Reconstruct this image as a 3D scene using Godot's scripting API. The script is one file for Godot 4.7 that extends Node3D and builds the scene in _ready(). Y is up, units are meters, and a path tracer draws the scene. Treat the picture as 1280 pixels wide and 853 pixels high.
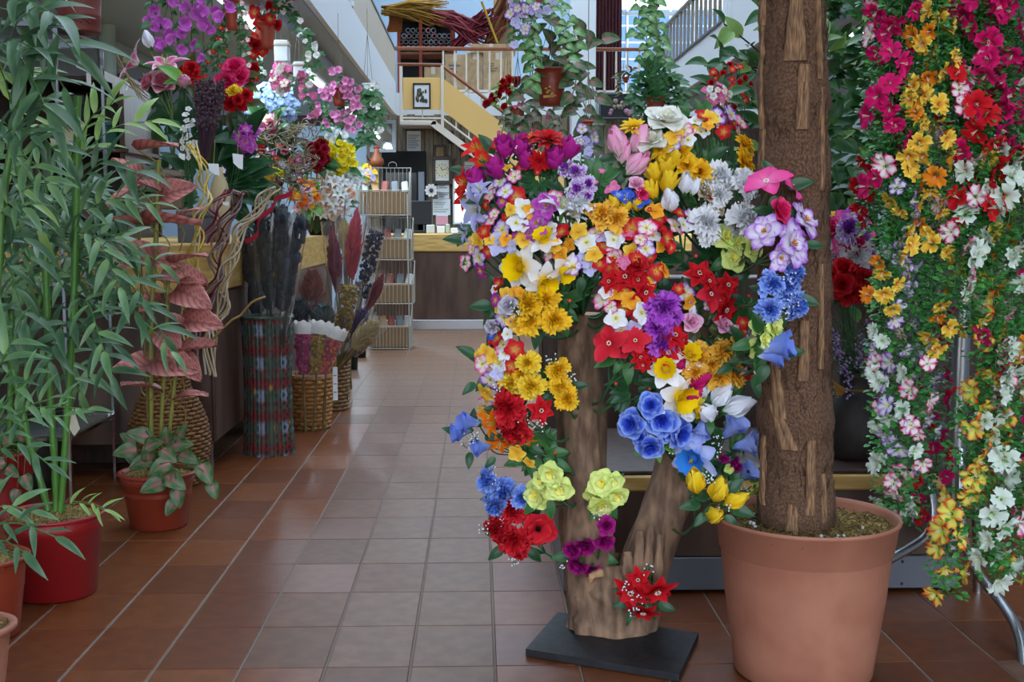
extends Node3D
# An artificial-flower shop: a tiled aisle, a stump full of silk flowers, a potted palm trunk and garlands on the right,
# counters, plants and dried flowers on the left, a cash desk, stairs and galleries at the back.

const F := 1500.0                       # focal length in pixels of the 1280 x 853 frame
const EYE := Vector3(0, 1.3, 0)
var cam_b := Basis()
var rng := RandomNumberGenerator.new()
var taken := {}
var mats := {}
var kinds := {}                         # cached flower and leaf meshes
var DOWN := Vector3.DOWN

func _ready():
	rng.seed = 7
	# ---- camera, sky, lights, exposure ----
	var pitch := atan(146.5 / F)
	var yaw := atan(43.0 * cos(pitch) / F)
	cam_b = Basis.from_euler(Vector3(-pitch, -yaw, 0))
	var cam := Camera3D.new()
	cam.name = "camera"; cam.fov = rad_to_deg(2.0 * atan(426.5 / F)); cam.near = 0.05; cam.far = 300.0
	add_child(cam); cam.transform = Transform3D(cam_b, EYE); cam.current = true
	var sky := ProceduralSkyMaterial.new()
	sky.sky_top_color = Color(0.84, 0.91, 1.0); sky.sky_horizon_color = Color(0.95, 0.97, 1.0)
	sky.ground_bottom_color = Color(0.5, 0.49, 0.47); sky.ground_horizon_color = Color(0.75, 0.75, 0.74)
	sky.sky_energy_multiplier = 1.0
	var env := Environment.new()
	env.background_mode = Environment.BG_SKY; env.sky = Sky.new(); env.sky.sky_material = sky
	env.background_energy_multiplier = 4.6
	env.ambient_light_source = Environment.AMBIENT_SOURCE_DISABLED
	env.tonemap_mode = Environment.TONE_MAPPER_LINEAR; env.tonemap_exposure = 1.0
	env.sdfgi_enabled = true; env.ssao_enabled = true; env.ssil_enabled = true
	var we := WorldEnvironment.new(); we.name = "world_environment"; we.environment = env; add_child(we)
	make_materials()
	room()
	back_of_shop()
	left_counter()
	dried_flowers()
	left_shelf_flowers()
	hanging_plants()
	left_plants()
	platform_and_ficus()
	stump()
	palm()
	garlands()

# ---------------------------------------------------------------- placing
func P(px: float, py: float, d: float) -> Vector3:      # the point at depth d (metres along -z) seen in a pixel of the photograph
	var w := cam_b * Vector3((px - 640.0) / F, (426.5 - py) / F, -1.0)
	return EYE + w * (d / -w.z)
func G(px: float, py: float, h := 0.0) -> Vector3:      # the point at height h seen in a pixel
	var w := cam_b * Vector3((px - 640.0) / F, (426.5 - py) / F, -1.0)
	return EYE + w * ((h - EYE.y) / w.y)
func S(n: float, d: float) -> float:
	return n * d / F
func C(hex: String) -> Color:
	return Color(hex).srgb_to_linear()
func rr(a: float, b: float) -> float:
	return rng.randf_range(a, b)
func aim(y: Vector3, roll := 0.0) -> Basis:             # a basis whose y axis points along y
	y = y.normalized()
	var x := y.cross(Vector3(0.31, 0.17, 0.93)).normalized()
	var z := x.cross(y)
	return Basis(x, y, z) * Basis(Vector3.UP, roll)
func along(x: Vector3, up: Vector3) -> Basis:           # x along x, y close to up
	x = x.normalized()
	var z := x.cross(up).normalized()
	return Basis(x, z.cross(x), z)

# ---------------------------------------------------------------- objects
func numbered(called: String) -> String:
	var n: int = taken.get(called, 0)
	taken[called] = n + 1
	return called if n == 0 else "%s_%03d" % [called, n]
func tag(o: Node3D, label: String, category: String, group := "", kind := "") -> Node3D:
	if label: o.set_meta("label", label)
	if category: o.set_meta("category", category)
	if group: o.set_meta("group", group)
	if kind: o.set_meta("kind", kind)
	return o
func thing(called: String, label: String, category: String, at := Vector3.ZERO, group := "") -> Node3D:
	var o := Node3D.new()
	o.name = numbered(called); add_child(o); o.position = at
	return tag(o, label, category, group)
func put(parent: Node3D, called: String, mesh: Mesh, m: Material, xf := Transform3D(), label := "", kind := "") -> MeshInstance3D:
	var o := MeshInstance3D.new()
	o.mesh = mesh
	if m: o.material_override = m
	if parent == self:
		o.name = numbered(called); add_child(o); o.transform = xf
	else:
		o.name = called; parent.add_child(o, true)
		o.transform = parent.global_transform.affine_inverse() * xf
	if label: o.set_meta("label", label)
	if kind: o.set_meta("kind", kind)
	return o
func part(parent: Node3D, called: String, st: SurfaceTool, m: Material, label := "", kind := "") -> MeshInstance3D:
	st.generate_normals()
	return put(parent, called, st.commit(), m, Transform3D(), label, kind)
func struct(called: String, st: SurfaceTool, m: Material, parent: Node3D = null) -> MeshInstance3D:
	var o := part(parent if parent else self, called, st, m)
	if parent == null: o.set_meta("kind", "structure")
	return o
func copy(o: Node3D, xf: Transform3D, label := "") -> Node3D:
	var c: Node3D = o.duplicate()
	c.name = numbered(String(o.name)); add_child(c); c.transform = xf
	if label: c.set_meta("label", label)
	return c

# ---------------------------------------------------------------- geometry
func mesh_tool() -> SurfaceTool:
	var st := SurfaceTool.new(); st.begin(Mesh.PRIMITIVE_TRIANGLES); st.set_color(Color.WHITE)
	return st
func tri_out(st: SurfaceTool, c: Vector3, p: Vector3, q: Vector3, r: Vector3):
	if (r - p).cross(q - p).dot((p + q + r) / 3.0 - c) < 0.0:
		var s := q; q = r; r = s
	st.add_vertex(p); st.add_vertex(q); st.add_vertex(r)
func box(st: SurfaceTool, xf: Transform3D, size: Vector3, bev := 0.0, col := Color.WHITE):
	st.set_color(col); st.set_smooth_group(-1)
	var h := size / 2.0
	var b := minf(bev, minf(h.x, minf(h.y, h.z)) * 0.9)
	var c := xf.origin
	var pt := func(s: Vector3, axis: int) -> Vector3:
		var q := h - Vector3.ONE * b
		q[axis] = h[axis]
		return xf * (q * s)
	for a in 3:
		var u := (a + 1) % 3; var w := (a + 2) % 3
		for sg in [-1.0, 1.0]:
			var k := []
			for uv in [[-1, -1], [1, -1], [1, 1], [-1, 1]]:
				var s := Vector3.ONE; s[a] = sg; s[u] = uv[0]; s[w] = uv[1]
				k.append(pt.call(s, a))
			tri_out(st, c, k[0], k[1], k[2]); tri_out(st, c, k[0], k[2], k[3])
	if b <= 0.0: return
	for a in 3:
		var u := (a + 1) % 3; var w := (a + 2) % 3
		for uv in [[-1, -1], [1, -1], [1, 1], [-1, 1]]:
			var s := Vector3.ONE; s[u] = uv[0]; s[w] = uv[1]
			var t := s; s[a] = -1.0; t[a] = 1.0
			var p1: Vector3 = pt.call(s, u); var p2: Vector3 = pt.call(s, w); var p3: Vector3 = pt.call(t, w); var p4: Vector3 = pt.call(t, u)
			tri_out(st, c, p1, p2, p3); tri_out(st, c, p1, p3, p4)
	for x in [-1, 1]:
		for y in [-1, 1]:
			for z in [-1, 1]:
				var s := Vector3(x, y, z)
				tri_out(st, c, pt.call(s, 0), pt.call(s, 1), pt.call(s, 2))
func abox(st: SurfaceTool, lo: Vector3, hi: Vector3, bev := 0.0, col := Color.WHITE):
	box(st, Transform3D(Basis(), (lo + hi) / 2.0), (hi - lo).abs(), bev, col)
func bar(st: SurfaceTool, a: Vector3, b: Vector3, w: float, t: float, up := Vector3.UP, bev := 0.0, col := Color.WHITE):
	box(st, Transform3D(along(b - a, up), (a + b) / 2.0), Vector3((b - a).length(), t, w), bev, col)
func rows(st: SurfaceTool, r: Array, cols: Array, wrap := false):     # r: rows of points; cols: one colour per row, or rows of colours
	st.set_smooth_group(0)
	for i in r.size() - 1:
		var p: PackedVector3Array = r[i]; var q: PackedVector3Array = r[i + 1]
		var n := p.size()
		var per := cols.size() > i + 1 and cols[i] is Array
		for j in (n if wrap else n - 1):
			var k := (j + 1) % n
			var c00: Color = cols[i][j] if per else (cols[i] if cols.size() > i else Color.WHITE)
			var c01: Color = cols[i][k] if per else c00
			var c10: Color = cols[i + 1][j] if per else (cols[i + 1] if cols.size() > i + 1 else Color.WHITE)
			var c11: Color = cols[i + 1][k] if per else c10
			st.set_color(c00); st.add_vertex(p[j]); st.set_color(c10); st.add_vertex(q[j]); st.set_color(c11); st.add_vertex(q[k])
			st.set_color(c00); st.add_vertex(p[j]); st.set_color(c11); st.add_vertex(q[k]); st.set_color(c01); st.add_vertex(p[k])
func tube(st: SurfaceTool, pts: Array, rad, sides := 6, col := Color.WHITE, cap := true):
	var n := pts.size()
	var out := []; var cols := []
	var nx := Vector3.ZERO
	for i in n:
		var a: Vector3 = pts[maxi(i - 1, 0)]; var b: Vector3 = pts[mini(i + 1, n - 1)]
		var t := (b - a).normalized()
		if nx == Vector3.ZERO:
			nx = t.cross(Vector3(0.3, 0.2, 0.9) if absf(t.z) < 0.85 else Vector3(0.9, 0.3, 0.1)).normalized()
		nx = (nx - t * nx.dot(t)).normalized()
		var ny := t.cross(nx)
		var r: float = rad[i] if rad is Array else rad
		var ring := PackedVector3Array()
		for j in sides:
			var g := TAU * j / sides
			ring.append(pts[i] + (nx * cos(g) + ny * sin(g)) * r)
		out.append(ring); cols.append(col)
	rows(st, out, cols, true)
	if cap:
		st.set_smooth_group(-1); st.set_color(col)
		for e in [0, n - 1]:
			var ring: PackedVector3Array = out[e]
			var inner: Vector3 = pts[1] if e == 0 else pts[n - 2]
			for j in range(1, sides - 1):
				tri_out(st, inner, ring[0], ring[j], ring[j + 1])
func curve(pts: Array, n: int) -> Array:                              # a smooth path through the points
	var c := Curve3D.new()
	for i in pts.size():
		var a: Vector3 = pts[maxi(i - 1, 0)]; var b: Vector3 = pts[mini(i + 1, pts.size() - 1)]
		var t := (b - a) / 6.0
		c.add_point(pts[i], -t, t)
	var out := []
	for i in n + 1:
		out.append(c.sample_baked(c.get_baked_length() * i / n, true))
	return out
func lathe(st: SurfaceTool, at: Vector3, prof: Array, seg := 32, cols := [], basis := Basis()):   # prof: [radius, height] from the bottom up
	var out := []; var cc := []
	for i in prof.size():
		var ring := PackedVector3Array()
		for j in seg:
			var g := -TAU * j / seg
			ring.append(at + basis * Vector3(cos(g) * prof[i][0], prof[i][1], sin(g) * prof[i][0]))
		out.append(ring)
		cc.append(cols[mini(i, cols.size() - 1)] if cols else Color.WHITE)
	rows(st, out, cc, true)
func ball(st: SurfaceTool, at: Vector3, r: float, col := Color.WHITE, seg := 6, squash := 1.0):
	var prof := []
	for i in seg + 1:
		var g := -PI / 2 + PI * i / seg
		prof.append([maxf(cos(g) * r, 0.00005), sin(g) * r * squash])
	lathe(st, at, prof, seg + 2, [col])
func prism(st: SurfaceTool, poly: PackedVector2Array, xf: Transform3D, depth: float, col := Color.WHITE):
	st.set_smooth_group(-1); st.set_color(col)
	var idx := Geometry2D.triangulate_polygon(poly)
	var mid := Vector2.ZERO
	for p in poly: mid += p / poly.size()
	for s in [0.5, -0.5]:
		for i in range(0, idx.size(), 3):
			var q := []
			for k in 3: q.append(xf * Vector3(poly[idx[i + k]].x, poly[idx[i + k]].y, s * depth))
			var c: Vector3 = (q[0] + q[1] + q[2]) / 3.0 - xf.basis.z * s
			tri_out(st, c, q[0], q[1], q[2])
	var ccw := not Geometry2D.is_polygon_clockwise(poly)
	for i in poly.size():
		var a := poly[i]; var b := poly[(i + 1) % poly.size()]
		var e := (b - a)
		var nrm := Vector2(e.y, -e.x) if ccw else Vector2(-e.y, e.x)
		var m := (a + b) / 2.0 - nrm.normalized()
		var c := xf * Vector3(m.x, m.y, 0)
		var p0 := xf * Vector3(a.x, a.y, depth / 2); var p1 := xf * Vector3(b.x, b.y, depth / 2)
		var p2 := xf * Vector3(b.x, b.y, -depth / 2); var p3 := xf * Vector3(a.x, a.y, -depth / 2)
		tri_out(st, c, p0, p1, p2); tri_out(st, c, p0, p2, p3)

# ---------------------------------------------------------------- materials
func noise_tex(c0: String, c1: String, freq := 0.02, oct := 4, sd := 1, mid := "", size := 256) -> NoiseTexture2D:
	var n := FastNoiseLite.new(); n.seed = sd; n.frequency = freq; n.fractal_octaves = oct; n.noise_type = FastNoiseLite.TYPE_SIMPLEX_SMOOTH
	var g := Gradient.new()
	g.set_color(0, Color(c0)); g.set_color(1, Color(c1))
	g.set_offset(0, 0.22); g.set_offset(1, 0.78)
	if mid: g.add_point(0.5, Color(mid))
	var t := NoiseTexture2D.new(); t.width = size; t.height = size; t.seamless = true; t.noise = n; t.color_ramp = g; t.generate_mipmaps = false
	return t
func mk(called: String, color: String, rough := 0.6, metal := 0.0) -> StandardMaterial3D:
	var m := StandardMaterial3D.new()
	m.resource_name = called; m.albedo_color = Color(color); m.roughness = rough; m.metallic = metal
	mats[called] = m
	return m
func tri_map(m: StandardMaterial3D, tex: Texture2D, scale: Vector3, relief := 0.0, world := true):
	m.albedo_color = Color.WHITE; m.albedo_texture = tex
	m.uv1_triplanar = true; m.uv1_world_triplanar = world; m.uv1_scale = scale
	if relief > 0.0:
		m.heightmap_enabled = true; m.heightmap_texture = tex; m.heightmap_scale = relief
func M(called: String) -> StandardMaterial3D:
	return mats[called]
func make_materials():
	var m := mk("cloth", "ffffff", 0.75); m.vertex_color_use_as_albedo = true; m.backlight_enabled = true; m.backlight = Color(0.5, 0.5, 0.5); m.metallic_specular = 0.3
	m = mk("leaf", "ffffff", 0.42); m.vertex_color_use_as_albedo = true; m.backlight_enabled = true; m.backlight = Color(0.25, 0.25, 0.25)
	m = mk("paint", "ffffff", 0.55); m.vertex_color_use_as_albedo = true
	m = mk("dull", "ffffff", 0.9); m.vertex_color_use_as_albedo = true
	for k in 4:
		m = mk("tile%d" % k, "ffffff", 0.33)
		tri_map(m, noise_tex(["62300f", "683513", "5c2e10", "6c3a18"][k], ["6e3a18", "74401e", "683618", "7a4522"][k], 0.03, 5, 11 + k), Vector3(1.4, 1.4, 1.4), 0.03)
		m.roughness = 0.4
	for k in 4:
		m = mk("tile_worn_sheen%d" % k, "ffffff", 0.33)  # greyer tiles: dust and wear, plus the floor's reflected sheen put into the colour
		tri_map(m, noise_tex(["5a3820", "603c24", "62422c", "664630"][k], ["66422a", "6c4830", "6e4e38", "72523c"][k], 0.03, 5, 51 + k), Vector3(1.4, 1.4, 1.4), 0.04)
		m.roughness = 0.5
	m = mk("card_dim", "866a4a", 0.85)
	m = mk("grout", "746a61", 0.9)
	m = mk("white_wall", "dfe6ea", 0.8)
	m = mk("grey_wall", "8f989e", 0.85)
	m = mk("blue_wall", "b4cde2", 0.85)
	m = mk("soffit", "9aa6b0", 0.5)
	m = mk("tan_panel", "c3b9a6", 0.6)
	m = mk("steel", "b9bcc0", 0.3, 1.0)
	m = mk("chrome", "d5d8dc", 0.12, 1.0)
	m = mk("rail_grey", "8c877c", 0.5, 0.2)
	m = mk("dark_steel", "6a7078", 0.42, 0.8)
	m = mk("wire", "aaa69a", 0.4, 0.1)
	m = mk("brown_laminate", "4a3428", 0.45); tri_map(m, noise_tex("3f2b20", "574032", 0.02, 4, 21), Vector3(1.0, 0.2, 1.0))
	m = mk("beech", "c9a55e", 0.4); tri_map(m, noise_tex("bb934a", "d6b36c", 0.03, 4, 22), Vector3(0.4, 3.0, 0.4))
	m = mk("panel_wood", "7d7160", 0.5); tri_map(m, noise_tex("6a5d4b", "8e8069", 0.03, 4, 23), Vector3(3.0, 0.3, 3.0))
	m = mk("dark_wood", "3a241a", 0.45); tri_map(m, noise_tex("2c1a12", "4a2e20", 0.03, 4, 24), Vector3(2.0, 0.5, 2.0))
	m = mk("card", "a98d68", 0.85); tri_map(m, noise_tex("9c8260", "b3976f", 0.03, 3, 25), Vector3(1, 1, 1))
	m = mk("yellow_panel", "e8bf72", 0.55)
	m = mk("cream_paint", "ded6c6", 0.5)
	m = mk("handrail", "8a4a24", 0.35)
	m = mk("black_gloss", "060607", 0.8)
	m = mk("black_matt", "17181b", 0.6)
	m = mk("paper", "e9ecee", 0.8)
	m = mk("bark", "ffffff", 0.9); tri_map(m, noise_tex("5a4232", "a07e62", 0.03, 5, 31, "7e6450"), Vector3(3.0, 0.8, 3.0), 0.12)
	m = mk("heartwood", "ffffff", 0.8); tri_map(m, noise_tex("8a6a48", "c19a6c", 0.03, 4, 32), Vector3(6, 6, 6), 0.1)
	m = mk("palm_fibre", "ffffff", 0.95); tri_map(m, noise_tex("453022", "78583f", 0.09, 5, 33, "5c4230"), Vector3(5.0, 3.6, 5.0), 0.25)
	m = mk("palm_stub", "ffffff", 0.8); tri_map(m, noise_tex("553c2a", "a07a54", 0.05, 4, 34, "7c5c40"), Vector3(14.0, 1.4, 14.0), 0.12)
	m = mk("terracotta", "ffffff", 0.62); tri_map(m, noise_tex("9a604a", "aa725a", 0.012, 5, 35), Vector3(1.6, 1.6, 1.6), 0.02)
	m = mk("red_plastic", "8c1518", 0.42)
	m = mk("brown_plastic", "8a3420", 0.4)
	m = mk("clay_pot", "a8452a", 0.5)
	m = mk("moss", "ffffff", 1.0); tri_map(m, noise_tex("54431e", "b89c5e", 0.06, 4, 36, "8a723a"), Vector3(5, 5, 5), 1.2)
	m = mk("slate", "ffffff", 0.6); tri_map(m, noise_tex("131416", "24262a", 0.03, 4, 37), Vector3(3, 3, 3), 0.05)
	m = mk("dark_clay", "ffffff", 0.5); tri_map(m, noise_tex("1c1614", "3a2e29", 0.03, 4, 38), Vector3(2, 1, 2), 0.1)
	m = mk("film", "ffffff", 0.1); m.albedo_color = Color(0.9, 0.92, 0.95, 0.035); m.transparency = BaseMaterial3D.TRANSPARENCY_ALPHA; m.cull_mode = BaseMaterial3D.CULL_DISABLED
	m = mk("glass", "ffffff", 0.02); m.albedo_color = Color(0.85, 0.95, 0.92, 0.08); m.transparency = BaseMaterial3D.TRANSPARENCY_ALPHA
	m = mk("mirror", "e8ecee", 0.03, 1.0)
	m = mk("tube_light", "ffffff", 0.5); m.emission_enabled = true; m.emission = Color(0.92, 0.97, 1.0); m.emission_energy_multiplier = 3.0
	m = mk("curtain", "ffffff", 0.85); tri_map(m, noise_tex("3a1418", "5a2028", 0.05, 3, 39), Vector3(3, 3, 3))
	m = mk("facade_glass", "4f7fbe", 0.35)
	m = mk("facade_white", "eef2f4", 0.7)

# ---------------------------------------------------------------- petals, leaves, flower heads (unit size, facing +y, cached)
func petal(st: SurfaceTool, az: float, L: float, W: float, a0: float, a1: float, shape: String, cols: Array, o := {}):
	var nu: int = o.get("nu", 4); var nv: int = o.get("nv", 4)
	var cup: float = o.get("cup", 0.0); var ruf: float = o.get("ruf", 0.0); var r0: float = o.get("r0", 0.02); var y0: float = o.get("y0", 0.0)
	var ph: float = o.get("ph", 0.0); var vein: Color = o.get("vein", Color(0, 0, 0, 0)); var notch: float = o.get("notch", 0.0); var frq: float = o.get("frq", 7.0)
	var rad := Vector3(cos(az), 0, sin(az)); var side := Vector3(-sin(az), 0, cos(az))
	var x := r0; var y := y0; var s0 := 0.0
	var rs := []; var cs := []
	for i in nu + 1:
		var s := 1.0 - pow(1.0 - float(i) / nu, 1.7) if shape == "r" else float(i) / nu
		var a := lerpf(a0, a1, s)
		if i > 0:
			var am := lerpf(a0, a1, (s + s0) / 2.0)
			x += cos(am) * L * (s - s0); y += sin(am) * L * (s - s0)
		s0 = s
		var w := 0.0
		match shape:
			"r": w = pow(sin(PI * pow(clampf(s, 0.02, 0.975), 0.85)), 0.6)
			"p": w = pow(sin(PI * pow(clampf(s, 0.02, 0.995), 0.62)), 0.9)
			"f": w = 0.22 + 0.78 * pow(s, 0.75)
			"h": w = pow(sin(PI * pow(clampf(s, 0.03, 0.995), 0.5)), 0.7)
		w *= W
		var nrm := Vector3.UP * cos(a) - rad * sin(a)
		var dirs := rad * cos(a) + Vector3.UP * sin(a)
		var row := PackedVector3Array(); var crow := []
		for j in nv + 1:
			var t := -1.0 + 2.0 * j / nv
			var p := rad * x + Vector3.UP * y + side * (w * t) + nrm * (cup * w * t * t + ruf * sin(t * frq + ph + s * 2.0) * s * s)
			if shape == "f": p -= dirs * (L * 0.16 * t * t * s)
			if notch > 0.0 and i == nu: p += dirs * (notch * (0.5 if j % 2 == 0 else -0.5))
			row.append(p)
			var c: Color = cols[0].lerp(cols[1], smoothstep(0.0, 0.5, s))
			var e := maxf(pow(absf(t), 3.0) * smoothstep(0.1, 0.5, s), smoothstep(float(o.get("rim", 0.6)), 1.0, s)) if not o.has("core") else maxf(smoothstep(0.1, 0.55, absf(t)), smoothstep(0.25, 0.65, s))
			c = c.lerp(cols[2], e)
			if vein.a > 0.0:
				var f := fposmod(s * 6.0 - absf(t) * 1.8, 1.0)
				if absf(t) < 0.08 or (f < 0.34 and (j % 2 == 1 or nu > 12)): c = c.lerp(vein, vein.a)
			crow.append(c)
		rs.append(row); cs.append(crow)
	rows(st, rs, cs)
func ring(st: SurfaceTool, n: int, tw: float, L: float, W: float, a0: float, a1: float, shape: String, cols: Array, o := {}):
	for i in n:
		var q := o.duplicate()
		q["ph"] = float(o.get("ph", 0.0)) + i * 1.7
		var jt: float = o.get("jit", 1.0)
		var k := 1.0 + 0.1 * jt * sin(i * 2.3 + tw)
		petal(st, TAU * i / n + tw + 0.12 * jt * sin(i * 3.1), L * k, W, a0 + 0.12 * jt * sin(i * 1.9 + tw), a1 + 0.15 * jt * sin(i * 2.7 + tw), shape, cols, q)
func sepal(st: SurfaceTool, y: float, r: float):
	var g := [C("2c5a26"), C("3c6e30"), C("4a7c3a")]
	for i in 4: petal(st, TAU * i / 4, r, r * 0.35, 0.9, 1.3, "p", g, {"r0": 0.03, "y0": y, "nu": 2, "nv": 2})
func head(kind: String, h0: String, h1: String, h2: String, v := 0) -> Mesh:
	var key := "%s %s %s %s %d" % [kind, h0, h1, h2, v]
	if kinds.has(key): return kinds[key]
	var st := mesh_tool()
	var c := [C(h0), C(h1), C(h2)]
	var d := [c[0], c[1].lerp(c[0], 0.25), c[1]]
	var ph := v * 1.3
	match kind:
		"carnation":
			var o := {"ruf": 0.11, "frq": 8.0, "notch": 0.08, "ph": ph, "nv": 6, "nu": 4, "jit": 2.3}
			ring(st, 7, ph, 0.50, 0.24, 0.1, -0.25, "f", c, o)
			ring(st, 7, 0.4 + ph, 0.47, 0.22, 0.5, 0.1, "f", c, o)
			ring(st, 6, 0.9 + ph, 0.42, 0.2, 0.9, 0.5, "f", c, o)
			ring(st, 5, 0.2 + ph, 0.38, 0.17, 1.2, 1.0, "f", d, o)
			ring(st, 3, 0.7 + ph, 0.34, 0.14, 1.45, 1.4, "f", d, o)
			sepal(st, -0.18, 0.3)
		"rose":
			var o := {"cup": 0.45, "ph": ph, "ruf": 0.02}
			ring(st, 5, ph, 0.5, 0.3, 0.55, -0.05, "r", c, o)
			ring(st, 5, 0.6 + ph, 0.46, 0.27, 0.95, 0.35, "r", c, o)
			ring(st, 4, 0.2 + ph, 0.42, 0.24, 1.25, 0.9, "r", d, {"cup": 0.7})
			ring(st, 3, 0.9 + ph, 0.38, 0.17, 1.45, 1.5, "r", d, {"cup": 0.9})
			sepal(st, -0.2, 0.32)
		"peony":
			var o := {"cup": 0.25, "ruf": 0.05, "ph": ph}
			ring(st, 5, ph, 0.52, 0.32, 0.35, -0.2, "r", c, o)
			ring(st, 4, 0.6 + ph, 0.42, 0.27, 0.8, 0.3, "r", c, o)
			ring(st, 4, 0.1 + ph, 0.3, 0.17, 1.2, 0.9, "r", [c[0], c[0], c[1]], o)
			for i in 3: petal(st, TAU * i / 3 + 0.5, 0.42, 0.16, 0.0, -0.3, "p", [C("2f5a2a"), C("3d6c36"), C("4a7a40")], {"y0": -0.06, "nu": 3, "nv": 2})
		"bud":
			ring(st, 3, ph, 0.95, 0.3, 1.0, 1.75, "r", c, {"cup": 0.75, "r0": 0.05})
			ring(st, 3, 1.05 + ph, 0.98, 0.3, 0.95, 1.62, "r", c, {"cup": 0.7, "r0": 0.06})
			ring(st, 4, 0.5 + ph, 0.85, 0.26, 0.8, 1.4, "r", c, {"cup": 0.6, "r0": 0.06})
			sepal(st, -0.1, 0.4)
		"tulip":
			ring(st, 3, ph, 0.95, 0.31, 0.95, 2.25, "r", c, {"cup": 0.8, "r0": 0.04, "nu": 5})
			ring(st, 3, 1.05 + ph, 1.0, 0.32, 0.85, 2.1, "r", c, {"cup": 0.8, "r0": 0.05, "nu": 5})
			sepal(st, -0.1, 0.3)
		"five":
			ring(st, 5, ph, 0.52, 0.27, 0.4, -0.3, "r", c, {"ruf": 0.09, "cup": 0.1, "ph": ph})
			ball(st, Vector3(0, 0.05, 0), 0.055, C("e8c840"), 4)
			tube(st, [Vector3(0, 0.02, 0), Vector3(0, -0.25, 0)], [0.07, 0.02], 5, C("4a7c3a"))
		"open":
			ring(st, 6, ph, 0.54, 0.25, 0.4, -0.2, "r", c, {"ruf": 0.05, "cup": 0.15, "ph": ph, "nu": 6, "nv": 6})
			ring(st, 3, 0.5 + ph, 0.3, 0.15, 0.9, 0.3, "r", c, {"ruf": 0.03, "y0": 0.02})
			for i in 7: tube(st, [Vector3(0, 0.02, 0), Vector3(cos(i * 0.9) * 0.07, 0.14, sin(i * 0.9) * 0.07)], 0.014, 4, C("d98a20"))
		"daffodil":
			ring(st, 6, ph, 0.56, 0.2, 0.12, -0.1, "r", c, {"cup": 0.2, "nu": 5})
			var tr := []; var tc := []
			for i in 6:
				var s := i / 5.0
				var row := PackedVector3Array()
				for j in 20:
					var g := -TAU * j / 20
					var r := lerpf(0.13, 0.235, s) + 0.09 * pow(s, 4.0) + 0.028 * s * s * s * (1.0 if j % 2 == 0 else -1.0)
					row.append(Vector3(cos(g) * r, 0.02 + 0.34 * s, sin(g) * r))
				tr.append(row); tc.append(C(h1 if h0 == "" else h0).lerp(C("f6d40a") if h0 == "" else C(h0), 1.0))
			rows(st, tr, tc, true)
			ball(st, Vector3(0, 0.03, 0), 0.13, C("c8a008") if h0.begins_with("f") else c[0].darkened(0.25), 5)
			for i in 3: tube(st, [Vector3(0, 0.1, 0), Vector3(cos(i * 2.1) * 0.03, 0.28, sin(i * 2.1) * 0.03)], 0.018, 4, C("e8b820"))
			tube(st, [Vector3(0, 0.02, 0), Vector3(0, -0.3, 0)], [0.12, 0.05], 6, C("4a7c3a"))
		"lily":
			ring(st, 3, ph, 0.72, 0.15, 1.0, -0.35, "p", c, {"cup": 0.25, "nu": 6, "r0": 0.03})
			ring(st, 3, 1.05 + ph, 0.72, 0.18, 1.0, -0.3, "p", c, {"cup": 0.25, "nu": 6, "r0": 0.03})
			for i in 5: tube(st, [Vector3.ZERO, Vector3(cos(i * 1.26) * 0.12, 0.42, sin(i * 1.26) * 0.12)], 0.012, 4, C("c8d080"))
			tube(st, [Vector3(0, 0.02, 0), Vector3(0, -0.3, 0)], [0.08, 0.03], 6, C("4a7c3a"))
		"poinsettia":
			ring(st, 6, ph, 0.52, 0.17, 0.12, -0.2, "p", c, {"cup": 0.15, "nu": 5, "vein": Color(c[1].r * 0.6, 0, 0, 0.35)})
			ring(st, 5, 0.5 + ph, 0.36, 0.13, 0.6, 0.2, "p", c, {"cup": 0.15, "y0": 0.03})
			for i in 6: ball(st, Vector3(cos(i * 1.05) * 0.06, 0.09, sin(i * 1.05) * 0.06), 0.028, C("e8d8c0"), 4)
		"four":
			ring(st, 5, ph, 0.52, 0.215, 0.3, -0.25, "r", c, {"cup": 0.3, "ruf": 0.04, "nu": 5, "jit": 1.5})
			for i in 7: ball(st, Vector3(cos(i * 0.9) * 0.05, 0.05, sin(i * 0.9) * 0.05), 0.022, C("f0f0e0"), 4)
		"gerbera":
			ring(st, 14, ph, 0.54, 0.085, 0.3, -0.1, "r", c, {"cup": 0.2, "nu": 4, "nv": 2})
			ring(st, 12, 0.2 + ph, 0.44, 0.08, 0.6, 0.1, "r", c, {"cup": 0.2, "nu": 4, "nv": 2, "y0": 0.03})
			ring(st, 9, 0.1 + ph, 0.3, 0.06, 1.0, 0.5, "r", d, {"nu": 3, "nv": 2, "y0": 0.04})
			ball(st, Vector3(0, 0.05, 0), 0.1, c[0], 5, 0.6)
			sepal(st, -0.15, 0.3)
		"dahlia":
			ring(st, 9, ph, 0.52, 0.15, 0.1, -0.2, "r", c, {"cup": 0.3, "ruf": 0.02})
			ring(st, 9, 0.3 + ph, 0.45, 0.14, 0.55, 0.2, "r", c, {"cup": 0.4, "ruf": 0.02})
			ring(st, 7, 0.1 + ph, 0.36, 0.12, 0.95, 0.7, "r", d, {"cup": 0.5})
			ring(st, 5, 0.5 + ph, 0.3, 0.1, 1.35, 1.3, "r", [c[0], c[0], c[1]], {"cup": 0.6})
		"anemone":
			ring(st, 5, ph, 0.54, 0.32, 0.45, -0.1, "r", c, {"ruf": 0.06, "cup": 0.15, "ph": ph, "nv": 6})
			ring(st, 4, 0.6 + ph, 0.4, 0.25, 0.8, 0.3, "r", c, {"ruf": 0.05, "ph": ph})
			ball(st, Vector3(0, 0.1, 0), 0.07, c[0], 5)
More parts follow.
